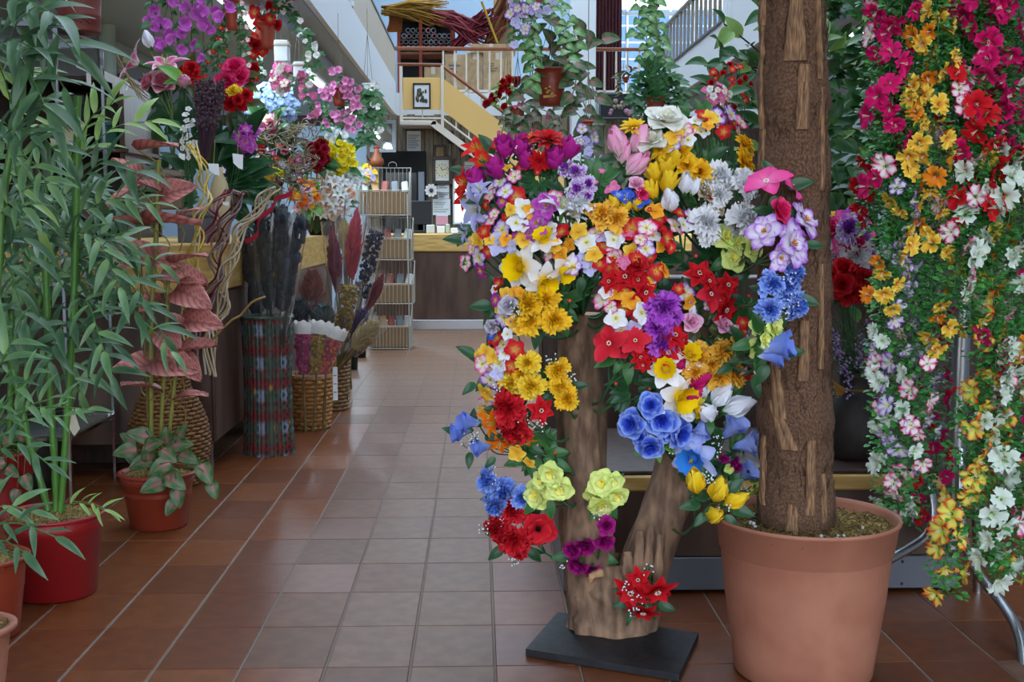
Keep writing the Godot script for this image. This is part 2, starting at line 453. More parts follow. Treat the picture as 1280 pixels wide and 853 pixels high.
		"bell":
			ring(st, 5, ph, 0.85, 0.27, 1.45, 0.85, "f", c, {"cup": 0.55, "r0": 0.07, "nu": 5, "ruf": 0.03})
			ring(st, 5, 0.62 + ph, 0.8, 0.24, 1.4, 0.95, "f", c, {"cup": 0.55, "r0": 0.06, "nu": 5, "ruf": 0.03})
			sepal(st, -0.1, 0.3)
		"trumpet":
			ring(st, 5, ph, 0.62, 0.26, 1.15, -0.35, "f", c, {"cup": 0.2, "r0": 0.04, "nu": 7, "ruf": 0.07, "ph": ph, "notch": 0.07, "rim": 0.82})
			for i in 3: tube(st, [Vector3(0, 0.05, 0), Vector3(cos(i * 2.1) * 0.05, 0.42, sin(i * 2.1) * 0.05)], 0.016, 4, C("f0e8d0"))
			tube(st, [Vector3(0, 0.03, 0), Vector3(0, -0.2, 0)], [0.06, 0.03], 5, C("4a7c3a"))
		"pea":
			petal(st, 0.0, 0.5, 0.36, 1.2, 0.5, "r", c, {"cup": -0.2, "ruf": 0.05, "ph": ph})
			petal(st, PI, 0.5, 0.36, 1.0, 0.2, "r", c, {"cup": -0.2, "ruf": 0.05, "ph": ph})
			petal(st, 1.6, 0.4, 0.26, 0.9, 0.1, "r", c, {"cup": 0.3})
			petal(st, -1.5, 0.4, 0.26, 0.9, 0.3, "r", c, {"cup": 0.3})
	st.generate_normals()
	kinds[key] = st.commit()
	return kinds[key]
func leaf(kind: String, h0: String, h1: String, h2: String, v := 0) -> Mesh:   # unit length along +x, upper face +y
	var key := "leaf %s %s %s %s %d" % [kind, h0, h1, h2, v]
	if kinds.has(key): return kinds[key]
	var st := mesh_tool()
	var c := [C(h0), C(h1), C(h2)]
	match kind:
		"lance": petal(st, 0, 1.0, 0.09 + 0.02 * v, 0.3, -0.4 - 0.25 * v, "p", c, {"cup": 0.35, "nu": 6, "nv": 2, "r0": 0.0})
		"ovate": petal(st, 0, 1.0, 0.25, 0.3, -0.45 - 0.2 * v, "p", c, {"cup": 0.25, "nu": 6, "nv": 4, "r0": 0.0, "ruf": 0.02, "vein": Color(c[1].r * 0.6, c[1].g * 0.65, c[1].b * 0.6, 0.5)})
		"fittonia": petal(st, 0, 1.0, 0.36, 0.25, -0.4 - 0.2 * v, "h", c, {"cup": 0.2, "nu": 8, "nv": 6, "r0": 0.0, "ruf": 0.02, "core": true, "vein": Color(c[0].r, c[0].g, c[0].b, 0.35)})
		"begonia": petal(st, 0, 1.0, 0.38, 0.25 - 0.1 * v, -0.3 + 0.15 * v, "h", c, {"cup": 0.25 + 0.08 * v, "nu": 18, "nv": 12, "r0": 0.0, "ruf": 0.06, "frq": 9.0, "ph": v * 1.1, "vein": Color(0.06, 0.02, 0.015, 0.6)})
		"ivy":
			for k in [[0.0, 1.0, 0.22], [0.9, 0.62, 0.18], [-0.9, 0.62, 0.18]]: petal(st, k[0], k[1], k[2], 0.2, -0.3, "p", c, {"cup": 0.15, "nu": 4, "nv": 2, "r0": 0.0})
	st.generate_normals()
	kinds[key] = st.commit()
	return kinds[key]
# leaf colours: midrib, blade, edge
var LEAF := {"green": ["ovate", "4f8a40", "346c34", "40783c"], "deep": ["ovate", "386c3a", "23502c", "2f6038"], "light": ["ovate", "8ab84a", "5f9a3a", "76ae48"],
	"bamboo": ["lance", "78985e", "4c7046", "5e8256"], "bamboo_dark": ["lance", "587a52", "365638", "466a46"], "bamboo_pale": ["lance", "a8c274", "80a456", "90b264"],
	"fittonia": ["fittonia", "b87c78", "86605a", "24622c"], "fittonia_green": ["fittonia", "b4c898", "90b478", "4a8c40"], "begonia": ["begonia", "8a4a40", "d08078", "dc948c"],
	"ficus": ["ovate", "6a9a48", "2c5f30", "397038"], "ficus_pale": ["ovate", "a8c47a", "86b05c", "98bd6c"], "ivy": ["ivy", "5a8a4c", "2a5a30", "3a6c3c"], "olive": ["ovate", "6a6a34", "4a4f22", "5a5c2c"]}
func lf(code: String, v := 0) -> Mesh:
	var a: Array = LEAF[code]
	return leaf(a[0], a[1], a[2], a[3], v)
# flower codes: kind, heart, petal, edge
var FC := {
	"r": ["five", "e8b060", "cc1526", "d42030"], "w": ["five", "e8e070", "eef0f8", "f4f4fa"], "v": ["five", "e8e060", "f0ecfa", "9a3cc0"], "y": ["five", "f0a020", "fac63c", "fcd860"],
	"p": ["five", "e8e060", "f6eef4", "e83a86"], "P": ["five", "f0a0c0", "e86aa4", "ea86b4"], "o": ["five", "f08a18", "f8ac2c", "fabc48"], "b": ["five", "b0c8f0", "2c4cc0", "4a6cd8"], "l": ["five", "d0c8f0", "c0c0ec", "d2d2f4"], "m": ["five", "f0c040", "a82490", "b838a0"],
	"yc": ["carnation", "f2aa0c", "fcc41a", "fdd03a"], "rc": ["carnation", "a00c18", "d21828", "dc2c38"], "bc": ["carnation", "4060c8", "5c82e0", "9ab4f2"], "wc": ["carnation", "dfe6e0", "f2f4f8", "fafafc"], "pc": ["carnation", "7a1c96", "b040c8", "c468d8"], "vc": ["carnation", "8a2cb4", "a848c8", "efe4fa"], "oc": ["carnation", "f2a018", "fab832", "fcc856"],
	"mb": ["bud", "8c0e6a", "b01e88", "bc3094"], "pt": ["tulip", "faf2f0", "f8c8dc", "f2a0c8"], "yt": ["tulip", "e8b408", "f2c814", "f4d23a"], "yb": ["bud", "e8b408", "f2c618", "f4d23a"], "wt": ["tulip", "dfe8d8", "e8ecfa", "f2f4fc"], "bt": ["bell", "7888dc", "8ea2ea", "a8b8f4"], "mt": ["tulip", "7a0c50", "b81460", "cc2a6c"], "bl": ["bell", "cfd6f4", "8a9eea", "7890e6"],
	"ry": ["carnation", "f4bc14", "fed42c", "fee050"], "rm": ["rose", "6c0848", "9c1470", "aa2880"], "rp": ["rose", "c81458", "e02468", "ea4a82"], "rk": ["rose", "ea9ac0", "f0b2d2", "f4c6de"], "rb": ["peony", "2034a4", "3454d0", "9ab4f2"], "rg": ["rose", "b8b0c0", "cbc4d2", "d8d2de"], "rt": ["rose", "b09a80", "c4b294", "cdbca0"], "rr": ["rose", "8c0a14", "c01420", "cc2630"],
	"lr": ["lily", "e8a020", "d41c20", "da3228"], "ll": ["lily", "e4e0f8", "b8b8ee", "ccccf4"], "lw": ["lily", "e8ecd8", "eef0f8", "f8f8fc"], "lo": ["lily", "e88a10", "e86a14", "f0821c"], "lp": ["lily", "f4e4ec", "d83a80", "f6e8ee"], "lm": ["lily", "e8c8e8", "a824a0", "c050b8"],
	"d": ["daffodil", "f6d00c", "f6f6fa", "fafafc"], "db": ["daffodil", "3a8ae0", "ccd4f8", "b4bef0"], "dy": ["daffodil", "f2c80a", "f4e060", "f6e678"],
	"g": ["peony", "fef070", "f0f8a0", "e2f48c"], "pr": ["poinsettia", "8c0c10", "cc1622", "d42430"], "f4": ["four", "c01420", "d8283a", "de3846"], "an": ["anemone", "14060c", "d2182a", "dc3038"], "gr": ["gerbera", "7a0810", "c0121c", "cc2026"], "gw": ["peony", "d8d8bc", "e8e8dc", "f0f0e8"], "dr": ["dahlia", "a02008", "f0b81c", "f4c830"], "gy": ["gerbera", "c89008", "f0c018", "f4cc34"],
	"ov": ["open", "f4f0e8", "efe6fa", "b46ad4"], "hp": ["four", "f08ab8", "ee5aa0", "ea4a96"], "om": ["open", "f0e0f0", "b43cae", "cc66c4"],
	"tf": ["trumpet", "e03080", "d81468", "e02a78"], "ty": ["trumpet", "f07014", "f8c038", "fae068"], "tv": ["trumpet", "e4f0b0", "f2eefa", "8a44b8"], "tr": ["trumpet", "b01018", "cc1420", "d42630"], "tw": ["trumpet", "c8dca8", "d4e2d4", "dce8dc"], "tp": ["trumpet", "f0f0c0", "f6eef2", "d82070"], "tg": ["trumpet", "d8e850", "f2f070", "e44a1c"], "to": ["trumpet", "d84810", "f08a20", "f49a30"],
	"bg": ["pea", "d070c8", "c256c0", "d27ccc"], "pk": ["pea", "d070a8", "e08cbc", "e8a4cc"], "wk": ["pea", "e8e8d8", "f2f2ee", "f6f6f4"], "yk": ["pea", "e8c810", "f4e020", "f6e850"], "rd": ["rose", "7a0c24", "b0143c", "bc2a4c"], "lb": ["five", "e0e8f8", "8aa8d8", "a8c0e4"], "pe": ["peony", "e8b890", "f2ccb0", "f4d8c4"], "ws": ["lily", "e0e8e8", "eef4f8", "f4f8fa"], "br": ["carnation", "7a1010", "a81c24", "b42c30"], "da": ["gerbera", "5a3a20", "e8b4cc", "eec8d8"], "os": ["gerbera", "f0a010", "e8641c", "f08030"], "oi": ["rose", "f0c8d0", "c8627e", "e4b8c0"]}
func fl(code: String, v := 0) -> Mesh:
	var a: Array = FC[code]
	return head(a[0], a[1], a[2], a[3], v)
func flower(parent: Node3D, code: String, at: Vector3, size: float, face: Vector3, roll := 0.0, called := "flower_head") -> MeshInstance3D:
	var a: Array = FC[code]
	var deep: bool = a[0] in ["bud", "tulip", "bell"]
	return put(parent, called, fl(code, rng.randi() % 2), M("cloth"), Transform3D(aim(face, roll).scaled(Vector3.ONE * size), at - (face.normalized() * size * 0.4 if deep else Vector3.ZERO)))
func leaf_at(parent: Node3D, code: String, at: Vector3, size: float, dir: Vector3, up: Vector3, called := "leaf") -> MeshInstance3D:
	return put(parent, called, lf(code, rng.randi() % 2), M("leaf"), Transform3D(along(dir, up).scaled(Vector3.ONE * size), at))
func breath(st: SurfaceTool, at: Vector3, r: float, n := 9):             # baby's breath
	for i in n:
		var q := at + Vector3(rr(-1, 1), rr(-1, 1), rr(-0.4, 0.8)) * r
		ball(st, q, r * 0.16, C("f2f4f8"), 3)
		tube(st, [at - Vector3(0, r, r), q], 0.0006, 3, C("5a8050"), false)

# ---------------------------------------------------------------- the room
func room():
	# floor: terracotta tiles laid one by one on a bed of grout
	var fl0 := Node3D.new(); fl0.name = "floor"; add_child(fl0); fl0.set_meta("kind", "structure")
	var st := mesh_tool(); abox(st, Vector3(-5, -0.12, -21.2), Vector3(5, -0.003, 2))
	part(fl0, "grout_bed", st, M("grout"))
	st = mesh_tool(); box(st, Transform3D(), Vector3(0.2438, 0.012, 0.3597), 0.0025); st.generate_normals()
	var tile := st.commit()
	var far := mesh_tool()
	for r in range(-12, 49):
		var d := 3.2536 + r * 0.3627
		for k in range(-21, 21):
			var x := 0.1728 + k * 0.2496
			if absf(x) > 4.9 or d > 20.9: continue
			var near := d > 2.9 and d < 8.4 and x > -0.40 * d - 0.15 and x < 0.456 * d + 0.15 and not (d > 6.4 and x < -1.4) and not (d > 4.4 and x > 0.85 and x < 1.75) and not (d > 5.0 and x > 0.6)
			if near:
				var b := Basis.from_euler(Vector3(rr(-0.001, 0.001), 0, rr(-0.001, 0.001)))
				var wear_sheen := clampf(1.0 - absf(x + 0.15) * 1.7 + 0.10 * (d - 4.0), 0.0, 1.0) if x < 0.05 else 0.0  # aisle strip where wear and painted sheen turn the tiles greyer
				wear_sheen += rr(-0.2, 0.2)
				put(fl0, "tile", tile, M("tile_worn_sheen%d" % (rng.randi() % 2 + (2 if wear_sheen > 0.7 else 0))) if wear_sheen > 0.3 else M("tile%d" % (rng.randi() % 4)), Transform3D(b, Vector3(x, -0.0065 + rr(-0.0006, 0.0006), -d)))
			else:
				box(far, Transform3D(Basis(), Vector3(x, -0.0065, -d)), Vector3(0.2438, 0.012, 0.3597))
	part(fl0, "distant_tiles", far, M("tile_worn_sheen3"), "", "stuff")
	# walls, ceiling
	st = mesh_tool()
	abox(st, Vector3(-5, 7, -21.2), Vector3(-2.4, 7.2, 2)); abox(st, Vector3(3.4, 7, -21.2), Vector3(5, 7.2, 2)); abox(st, Vector3(-2.4, 7, -2.5), Vector3(3.4, 7.2, 2)); abox(st, Vector3(-2.4, 7, -21.2), Vector3(3.4, 7.2, -20.2))
	struct("ceiling", st, M("white_wall"))
	var sk := Node3D.new(); sk.name = "added_window_3"; add_child(sk); sk.set_meta("kind", "structure")        # added roof light, out of view, put in to brighten the hall
	for i in 12:
		var z0 := -2.5 - i * 1.475
		st = mesh_tool(); abox(st, Vector3(-2.4, 7.06, z0 - 0.03), Vector3(3.4, 7.14, z0 + 0.03)); part(sk, "glazing_bar", st, M("white_wall"))
		st = mesh_tool(); abox(st, Vector3(-2.4, 7.09, z0 - 1.445), Vector3(3.4, 7.098, z0 - 0.03)); part(sk, "pane", st, M("glass"))
	st = mesh_tool(); abox(st, Vector3(-5.2, -0.1, -21.4), Vector3(-5, 7.2, 2)); struct("wall_left", st, M("grey_wall"))
	st = mesh_tool(); abox(st, Vector3(5, -0.1, -21.4), Vector3(5.2, 7.2, 2)); struct("wall_right", st, M("grey_wall"))
	st = mesh_tool()
	abox(st, Vector3(-5, 0, -21.3), Vector3(2.4, 5.4, -21)); abox(st, Vector3(-5, 5.4, -21.3), Vector3(-3.5, 7, -21)); abox(st, Vector3(-3.5, 6.75, -21.3), Vector3(4.5, 7, -21))
	abox(st, Vector3(2.0, 5.4, -21.3), Vector3(2.4, 6.75, -21)); abox(st, Vector3(2.4, 0, -21.3), Vector3(4.5, 3.1, -21)); abox(st, Vector3(4.5, 0, -21.3), Vector3(5, 7, -21))
	struct("wall_back", st, M("blue_wall"))
	st = mesh_tool()
	abox(st, Vector3(-5, 0, 1.6), Vector3(-3.2, 7, 1.9)); abox(st, Vector3(4.7, 0, 1.6), Vector3(5, 7, 1.9)); abox(st, Vector3(-3.2, 4.4, 1.6), Vector3(4.7, 7, 1.9)); abox(st, Vector3(1.4, 0, 1.65), Vector3(1.6, 5.6, 1.85))
	struct("wall_front", st, M("white_wall"))
	# back windows: frames, mullions and panes
	for w in [["window_1", 2.4, 4.5, 3.1, 6.75, 3, 4], ["window_2", -3.5, 2.0, 5.4, 6.75, 5, 1]]:
		var o := Node3D.new(); o.name = w[0]; add_child(o); o.set_meta("kind", "structure")
		st = mesh_tool()
		for i in w[5] + 1:
			var x: float = lerpf(w[1], w[2], float(i) / w[5]); abox(st, Vector3(x - 0.03, w[3], -21.2), Vector3(x + 0.03, w[4], -21.1), 0.005)
		for i in w[6] + 1:
			var y: float = lerpf(w[3], w[4], float(i) / w[6]); abox(st, Vector3(w[1], y - 0.03, -21.2), Vector3(w[2], y + 0.03, -21.1), 0.005)
		part(o, "frame", st, M("white_wall"))
		for i in w[5]:
			for j in w[6]:
				st = mesh_tool(); var x0: float = lerpf(w[1], w[2], float(i) / w[5]); var x1: float = lerpf(w[1], w[2], (i + 1.0) / w[5])
				var y0: float = lerpf(w[3], w[4], float(j) / w[6]); var y1: float = lerpf(w[3], w[4], (j + 1.0) / w[6])
				abox(st, Vector3(x0 + 0.03, y0 + 0.03, -21.155), Vector3(x1 - 0.03, y1 - 0.03, -21.149)); part(o, "pane", st, M("glass"))
	# galleries to the left and the right of the hall
	st = mesh_tool(); abox(st, Vector3(-5, 2.74, -16.2), Vector3(-1.09, 3.17, -7.0)); abox(st, Vector3(-1.09, 2.74, -16.2), Vector3(-1.08, 3.17, -7.0)); struct("trim_1", st, M("white_wall"))
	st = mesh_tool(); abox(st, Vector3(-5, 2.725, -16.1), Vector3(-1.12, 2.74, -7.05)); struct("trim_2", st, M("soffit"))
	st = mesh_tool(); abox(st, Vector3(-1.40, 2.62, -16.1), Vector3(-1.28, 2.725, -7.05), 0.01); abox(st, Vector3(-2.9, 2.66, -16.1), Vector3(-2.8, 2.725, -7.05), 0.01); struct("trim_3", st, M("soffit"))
	var rail := thing("gallery_parapet", "tan panelled parapet with white posts on top of the left gallery's white beam", "parapet", Vector3(-1.1, 3.17, -13.4))
	for k in 4:
		st = mesh_tool(); abox(st, Vector3(-1.13, 3.17, -16.2 + k * 1.36), Vector3(-1.085, 3.58, -16.2 + k * 1.36 + 1.352), 0.004); part(rail, "panel", st, M("tan_panel"))
	st = mesh_tool(); abox(st, Vector3(-1.14, 3.17, -10.72), Vector3(-1.07, 4.3, -10.6), 0.005); part(rail, "post", st, M("white_wall"))
	st = mesh_tool(); abox(st, Vector3(-1.12, 3.17, -10.58), Vector3(-1.1, 4.2, -8.3), 0.002); part(rail, "grey_panel", st, M("grey_wall"))
	st = mesh_tool(); abox(st, Vector3(-1.14, 3.58, -16.2), Vector3(-1.075, 3.61, -10.7), 0.005); part(rail, "cap", st, M("dark_steel"))
	st = mesh_tool(); abox(st, Vector3(2.24, 2.74, -14.7), Vector3(5, 3.13, -6.2)); struct("trim_4", st, M("white_wall"))
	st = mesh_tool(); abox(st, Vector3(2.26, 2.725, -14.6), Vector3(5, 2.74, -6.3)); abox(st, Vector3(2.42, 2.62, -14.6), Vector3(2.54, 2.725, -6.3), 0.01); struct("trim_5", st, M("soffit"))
	st = mesh_tool(); abox(st, Vector3(2.2, 2.7, -10.95), Vector3(2.34, 7, -10.75), 0.01); abox(st, Vector3(2.24, 3.13, -10.75), Vector3(2.3, 3.4, -6.2)); struct("trim_6", st, M("white_wall"))
	rail = thing("gallery_railing", "grey metal railing of close upright bars along the right gallery", "railing", Vector3(2.25, 3.13, -12.8))
	for k in 16:
		st = mesh_tool(); var z := -14.66 + k * 0.24
		abox(st, Vector3(2.235, 3.16, z - 0.018), Vector3(2.265, 3.62, z + 0.018), 0.004); part(rail, "baluster", st, M("rail_grey"))
	st = mesh_tool(); abox(st, Vector3(2.22, 3.62, -14.7), Vector3(2.28, 3.66, -10.95), 0.008); part(rail, "handrail", st, M("rail_grey"))
	st = mesh_tool(); abox(st, Vector3(2.22, 3.13, -14.7), Vector3(2.28, 3.16, -10.95), 0.005); part(rail, "bottom_rail", st, M("dark_steel"))
	st = mesh_tool(); abox(st, P(715, 0, 17.2) + Vector3(0, 1.5, -0.35), Vector3(P(745.5, 0, 17.2).x, 0, -17.2), 0.01); struct("trim_7", st, M("white_wall"))
	# fluorescent tubes under the galleries
	var n := 0
	for f in [[-1.55, 7.4, 8.7], [-1.55, 11.0, 12.4], [-1.55, 14.4, 15.7], [2.75, 13.2, 14.5], [2.75, 8.5, 9.8]]:
		var zc: float = -(f[1] + f[2]) / 2; var ln: float = f[2] - f[1]
		var o := thing("fluorescent_lamp", ["white fluorescent tube lamp under the left gallery above the bougainvillea", "white fluorescent tube lamp above the pink hanging flowers", "farthest white fluorescent tube lamp under the left gallery near the staircase", "far white fluorescent tube lamp under the right gallery", "near white fluorescent tube lamp under the right gallery"][n], "lamp", Vector3(f[0], 2.72, zc), "fluorescent lamps under the galleries")
		st = mesh_tool(); abox(st, Vector3(f[0] - 0.07, 2.68, zc - ln / 2), Vector3(f[0] + 0.07, 2.724, zc + ln / 2), 0.01); part(o, "housing", st, M("white_wall"))
		st = mesh_tool(); tube(st, [Vector3(f[0], 2.655, zc - ln / 2 + 0.03), Vector3(f[0], 2.655, zc + ln / 2 - 0.03)], 0.02, 8); part(o, "tube", st, M("tube_light"))
		var l := AreaLight3D.new(); l.name = "lamp_light"; o.add_child(l, true)
		l.position = Vector3(0, -0.10, 0); l.rotation = Vector3(-PI / 2, 0, 0); l.area_size = Vector2(0.1, ln)
		l.light_energy = [2.5, 5.0, 8.0, 8.0, 8.0][n]; l.light_color = Color(0.84, 0.93, 1.0); l.shadow_enabled = true; l.area_range = 30.0; l.area_attenuation = 2.0
		n += 1
	# outside the back window: a block with a glazed grid front
	var b := thing("office_building", "white office block with a blue glazed grid front seen through the far window", "building", Vector3(7, 0, -46))
	st = mesh_tool(); abox(st, Vector3(1, -2, -52), Vector3(16, 9.45, -46)); part(b, "wall", st, M("facade_white"))
	var pane := mesh_tool(); abox(pane, Vector3(-0.36, -0.27, -0.02), Vector3(0.36, 0.27, 0.02), 0.01); pane.generate_normals(); var pm := pane.commit()
	for i in 14:
		for j in 7: put(b, "pane", pm, M("facade_glass"), Transform3D(Basis(), Vector3(3.6 + i * 0.82, 9.05 - j * 0.62, -45.98)))

func sheet_card(called: String, label: String, cat: String, px0: float, py0: float, px1: float, py1: float, d: float, m: String, frame := "", fw := 0.02) -> Node3D:
	var a := P(px0, py1, d); var b := P(px1, py0, d)
	var o := thing(called, label, cat, Vector3((a.x + b.x) / 2, a.y, a.z))
	var st := mesh_tool(); abox(st, Vector3(a.x + fw * 0.6, a.y + fw * 0.6, -d), Vector3(b.x - fw * 0.6, b.y - fw * 0.6, -d + 0.012)); part(o, "sheet", st, M(m))
	if frame:
		st = mesh_tool()
		abox(st, Vector3(a.x, a.y, -d), Vector3(a.x + fw, b.y, -d + 0.03), 0.004); abox(st, Vector3(b.x - fw, a.y, -d), Vector3(b.x, b.y, -d + 0.03), 0.004)
		abox(st, Vector3(a.x, a.y, -d), Vector3(b.x, a.y + fw, -d + 0.03), 0.004); abox(st, Vector3(a.x, b.y - fw, -d), Vector3(b.x, b.y, -d + 0.03), 0.004)
		part(o, "frame", st, M(frame))
	return o
func marks(o: Node3D, px0: float, py0: float, px1: float, py1: float, d: float, n: int, col: String, called := "print"):   # faint lines of print on a sheet
	var st := mesh_tool(); var a := P(px0, py1, d); var b := P(px1, py0, d)
	for i in n:
		var y := lerpf(b.y, a.y, (i + 0.5) / n); var x1 := lerpf(a.x, b.x, rr(0.55, 1.0))
		abox(st, Vector3(a.x, y - 0.006, -d), Vector3(x1, y + 0.006, -d + 0.002), 0.0, C(col))
	part(o.get_node("sheet") if o.has_node("sheet") else o.get_node("carton"), called, st, M("dull"))

func back_of_shop():
	var st := mesh_tool()
	# wood-panelled wall under the back gallery: planks one by one
	var w := Node3D.new(); w.name = "wall_panelled"; add_child(w); w.set_meta("kind", "structure")
	st = mesh_tool(); abox(st, Vector3(-5, 0, -17.75), Vector3(4.6, 2.9, -17.63)); part(w, "backing", st, M("dark_wood"))
	st = mesh_tool(); abox(st, Vector3(-0.062, 0, -0.02), Vector3(0.062, 2.88, 0.02), 0.006); st.generate_normals(); var pl := st.commit()
	for k in 36: put(w, "plank", pl, M("panel_wood"), Transform3D(Basis(), Vector3(-2.0 + k * 0.13, 0, -17.62 + rr(-0.003, 0.003))))
	st = mesh_tool(); abox(st, Vector3(-5, 0, -17.6), Vector3(-1.6, 2.7, -17.55)); struct("wall_side", st, M("blue_wall"))
	st = mesh_tool(); abox(st, Vector3(-1.3, 2.86, -21), Vector3(5, 3.18, -17.6)); struct("trim_8", st, M("white_wall"))
	# the railing of the back gallery
	var o := thing("gallery_railing", "cream railing with brown cap along the back gallery in front of cardboard boxes", "railing", Vector3(1, 3.18, -17.65))
	for k in 18:
		st = mesh_tool(); var x := -0.49 + k * 0.167
		abox(st, Vector3(x - 0.014, 3.15, -17.67), Vector3(x + 0.014, 3.8, -17.64), 0.004); part(o, "post", st, M("cream_paint"))
	st = mesh_tool(); abox(st, Vector3(-1.25, 3.79, -17.69), Vector3(2.45, 3.84, -17.62), 0.01); part(o, "cap", st, M("handrail"))
	st = mesh_tool(); abox(st, Vector3(-0.5, 3.2, -17.67), Vector3(2.45, 3.23, -17.64), 0.004); part(o, "bottom_rail", st, M("cream_paint"))
	# shelf with rolls
	o = thing("roll_shelf", "dark steel shelf with reddish uprights holding wrapping rolls on the back gallery", "shelf", P(528, 120, 19.4))
	var a := P(497, 66, 19.4); var b := P(568, 18, 19.4)
	st = mesh_tool(); abox(st, Vector3(a.x, a.y - 0.04, -19.9), Vector3(b.x, a.y, -19.3), 0.005); abox(st, Vector3(a.x, b.y - 0.04, -19.9), Vector3(b.x, b.y, -19.3), 0.005); part(o, "board", st, M("handrail"))
	st = mesh_tool(); abox(st, Vector3(a.x, 3.2, -19.95), Vector3(b.x, b.y, -19.9)); part(o, "back_panel", st, M("black_matt"))
	for x in [499.0, 526.0, 566.0]:
		st = mesh_tool(); var p := P(x, 100, 19.28); abox(st, Vector3(p.x - 0.025, 3.18, -19.3), Vector3(p.x + 0.025, b.y, -19.25), 0.004); part(o, "upright", st, M("clay_pot"))
	var cols := ["3c4650", "58646c", "2e3840", "7a2a3a", "a03a50", "465058", "7c8890", "343c40"]
	var n := 0
	for r in [[60.0, 12, 498.0], [52.5, 11, 501.0], [45.0, 10, 505.0], [38.0, 6, 510.0]]:
		for k in r[1]:
			var p := P(r[2] + k * 6.3, r[0], 19.35)
			st = mesh_tool(); var col := C(cols[(n * 5 + 3) % 8] if r[0] < 50 else cols[(n * 3) % 8])
			var e := []; var ri := []
			for q in [[0.043, 0.0], [0.043, 0.4], [0.03, 0.4], [0.022, 0.36]]: e.append(Vector2(q[0], q[1]))
			lathe(st, p - Vector3(0, 0, 0.4), e.map(func(v): return [v.x, v.y]), 10, [col, col, col.lightened(0.3), col.darkened(0.7)], Basis(Vector3.RIGHT, PI / 2))
			tag(part(self, "wrapping_roll", st, M("paint")), "rolled wrapping material lying end-on on the dark shelf of the back gallery", "roll", "wrapping rolls on the back gallery shelf")
			n += 1
	# cardboard boxes behind the railing
	var bl := ["large plain cardboard box behind the cream railing beside the red flowers", "cardboard box with blue print behind the left end of the railing", "wide cardboard box behind the middle of the cream railing", "long flat cardboard box lying across the boxes behind the railing", "tall cardboard box standing high at the right end of the back gallery", "small brown cardboard box behind the staircase landing"]
	var bi := 0
	for q in [[604, 66, 640, 135, 18.3], [556, 68, 582, 132, 18.2], [583, 66, 604, 135, 18.35], [588, 55, 640, 66, 18.3], [617, -12, 645, 54, 19.0], [530, 84, 553, 97, 18.0]]:
		a = P(q[0], q[3], q[4]); b = P(q[2], q[1], q[4])
		if bi != 3 and bi != 4: a.y = 3.18
		if bi == 4: a.y = P(0, 55, 18.3).y
		o = thing("cardboard_box", bl[bi], "box", Vector3((a.x + b.x) / 2, a.y, -q[4] - 0.2))
		st = mesh_tool(); abox(st, Vector3(a.x + 0.004, a.y + 0.002, -q[4] - 0.45), Vector3(b.x - 0.004, b.y, -q[4]), 0.006); part(o, "carton", st, M("card"))
		st = mesh_tool(); abox(st, Vector3((a.x + b.x) / 2 - 0.03, b.y - 0.1, -q[4]), Vector3((a.x + b.x) / 2 + 0.03, b.y + 0.002, -q[4] + 0.003)); part(o.get_node("carton"), "tape", st, M("tan_panel"))
		if bi == 1: marks(o, 561, 80, 577, 92, q[4] - 0.004, 3, "3a4a7a")
		if bi == 0: marks(o, 610, 78, 624, 90, q[4] - 0.004, 4, "6a563c")
		bi += 1
	# dried grasses piled on top of the shelf
	for q in [["dried_grass", "mustard yellow dried grass draped over the roll shelf", 482, 12, 548, 16, "a8781e", "7a5a16", 60, 30.0], ["dried_grass", "dusty red dried grass bundle lying above the boxes", 540, 18, 600, 45, "8a3a40", "6a2830", 90, 40.0], ["dried_grass", "brown feathery dried branches leaning at the right end of the boxes", 612, 55, 640, 5, "5c3018", "7a4622", 60, 30.0], ["dried_grass", "dark crimson dried grass standing behind the cream railing", 570, 55, 612, 25, "5a1420", "7a1c2c", 70, 40.0]]:
		o = thing(q[0], q[1], "dried grass", P(q[2], q[3] + 8, 18.9))
		st = mesh_tool()
		for k in q[8]:
			var p0 := P(q[2] + rr(-6, 6), q[3] + rr(-5, 8), 18.9 + rr(-0.3, 0.2)); var p1 := P(q[4] + rr(-14, 14), q[5] + rr(-16, 18), 18.8 + rr(-0.3, 0.3))
			var c := C(q[6]).lerp(C(q[7]), rr(0, 1))
			tube(st, [p0, p0.lerp(p1, 0.5) + Vector3(rr(-0.03, 0.03), rr(0.02, 0.12), 0), p1], [0.012, 0.02, 0.006], 4, c, false)
		part(o, "stalks", st, M("dull"), "", "stuff")
	st = mesh_tool(); tube(st, [P(602, 2, 18.5), P(612, 28, 18.5), P(622, 54, 18.5)], 0.02, 6, C("a8841c"))
	tag(part(self, "dried_reed", st, M("paint")), "single tall yellow dried stem leaning above the cream railing", "stem")
	st = mesh_tool()
	for k in 14: tube(st, [P(486 + k * 0.9, 12, 18.9), P(488 + k * 1.0 + rr(-1, 1), 26, 18.85), P(484 + k * 1.3, 40, 18.9)], 0.02, 4, C("8a4a1c"), false)
	tag(part(self, "dried_broom", st, M("dull")), "orange brown dried broom hanging down beside the left gallery", "dried broom")
	# the staircase with its yellow balustrade
	var D := 17.0
	o = thing("staircase", "cream staircase with yellow balustrade panels descending behind the flowers", "staircase", P(530, 157, D))
	st = mesh_tool(); abox(st, P(500, 157, D) + Vector3(0, 0, -0.6), P(546, 151, D) + Vector3(0, 0, 0.06), 0.01); part(o, "landing", st, M("cream_paint"))
	st = mesh_tool(); bar(st, P(540, 153.5, D), P(760, 318, D), 0.12, 0.09); part(o, "stringer", st, M("cream_paint"))
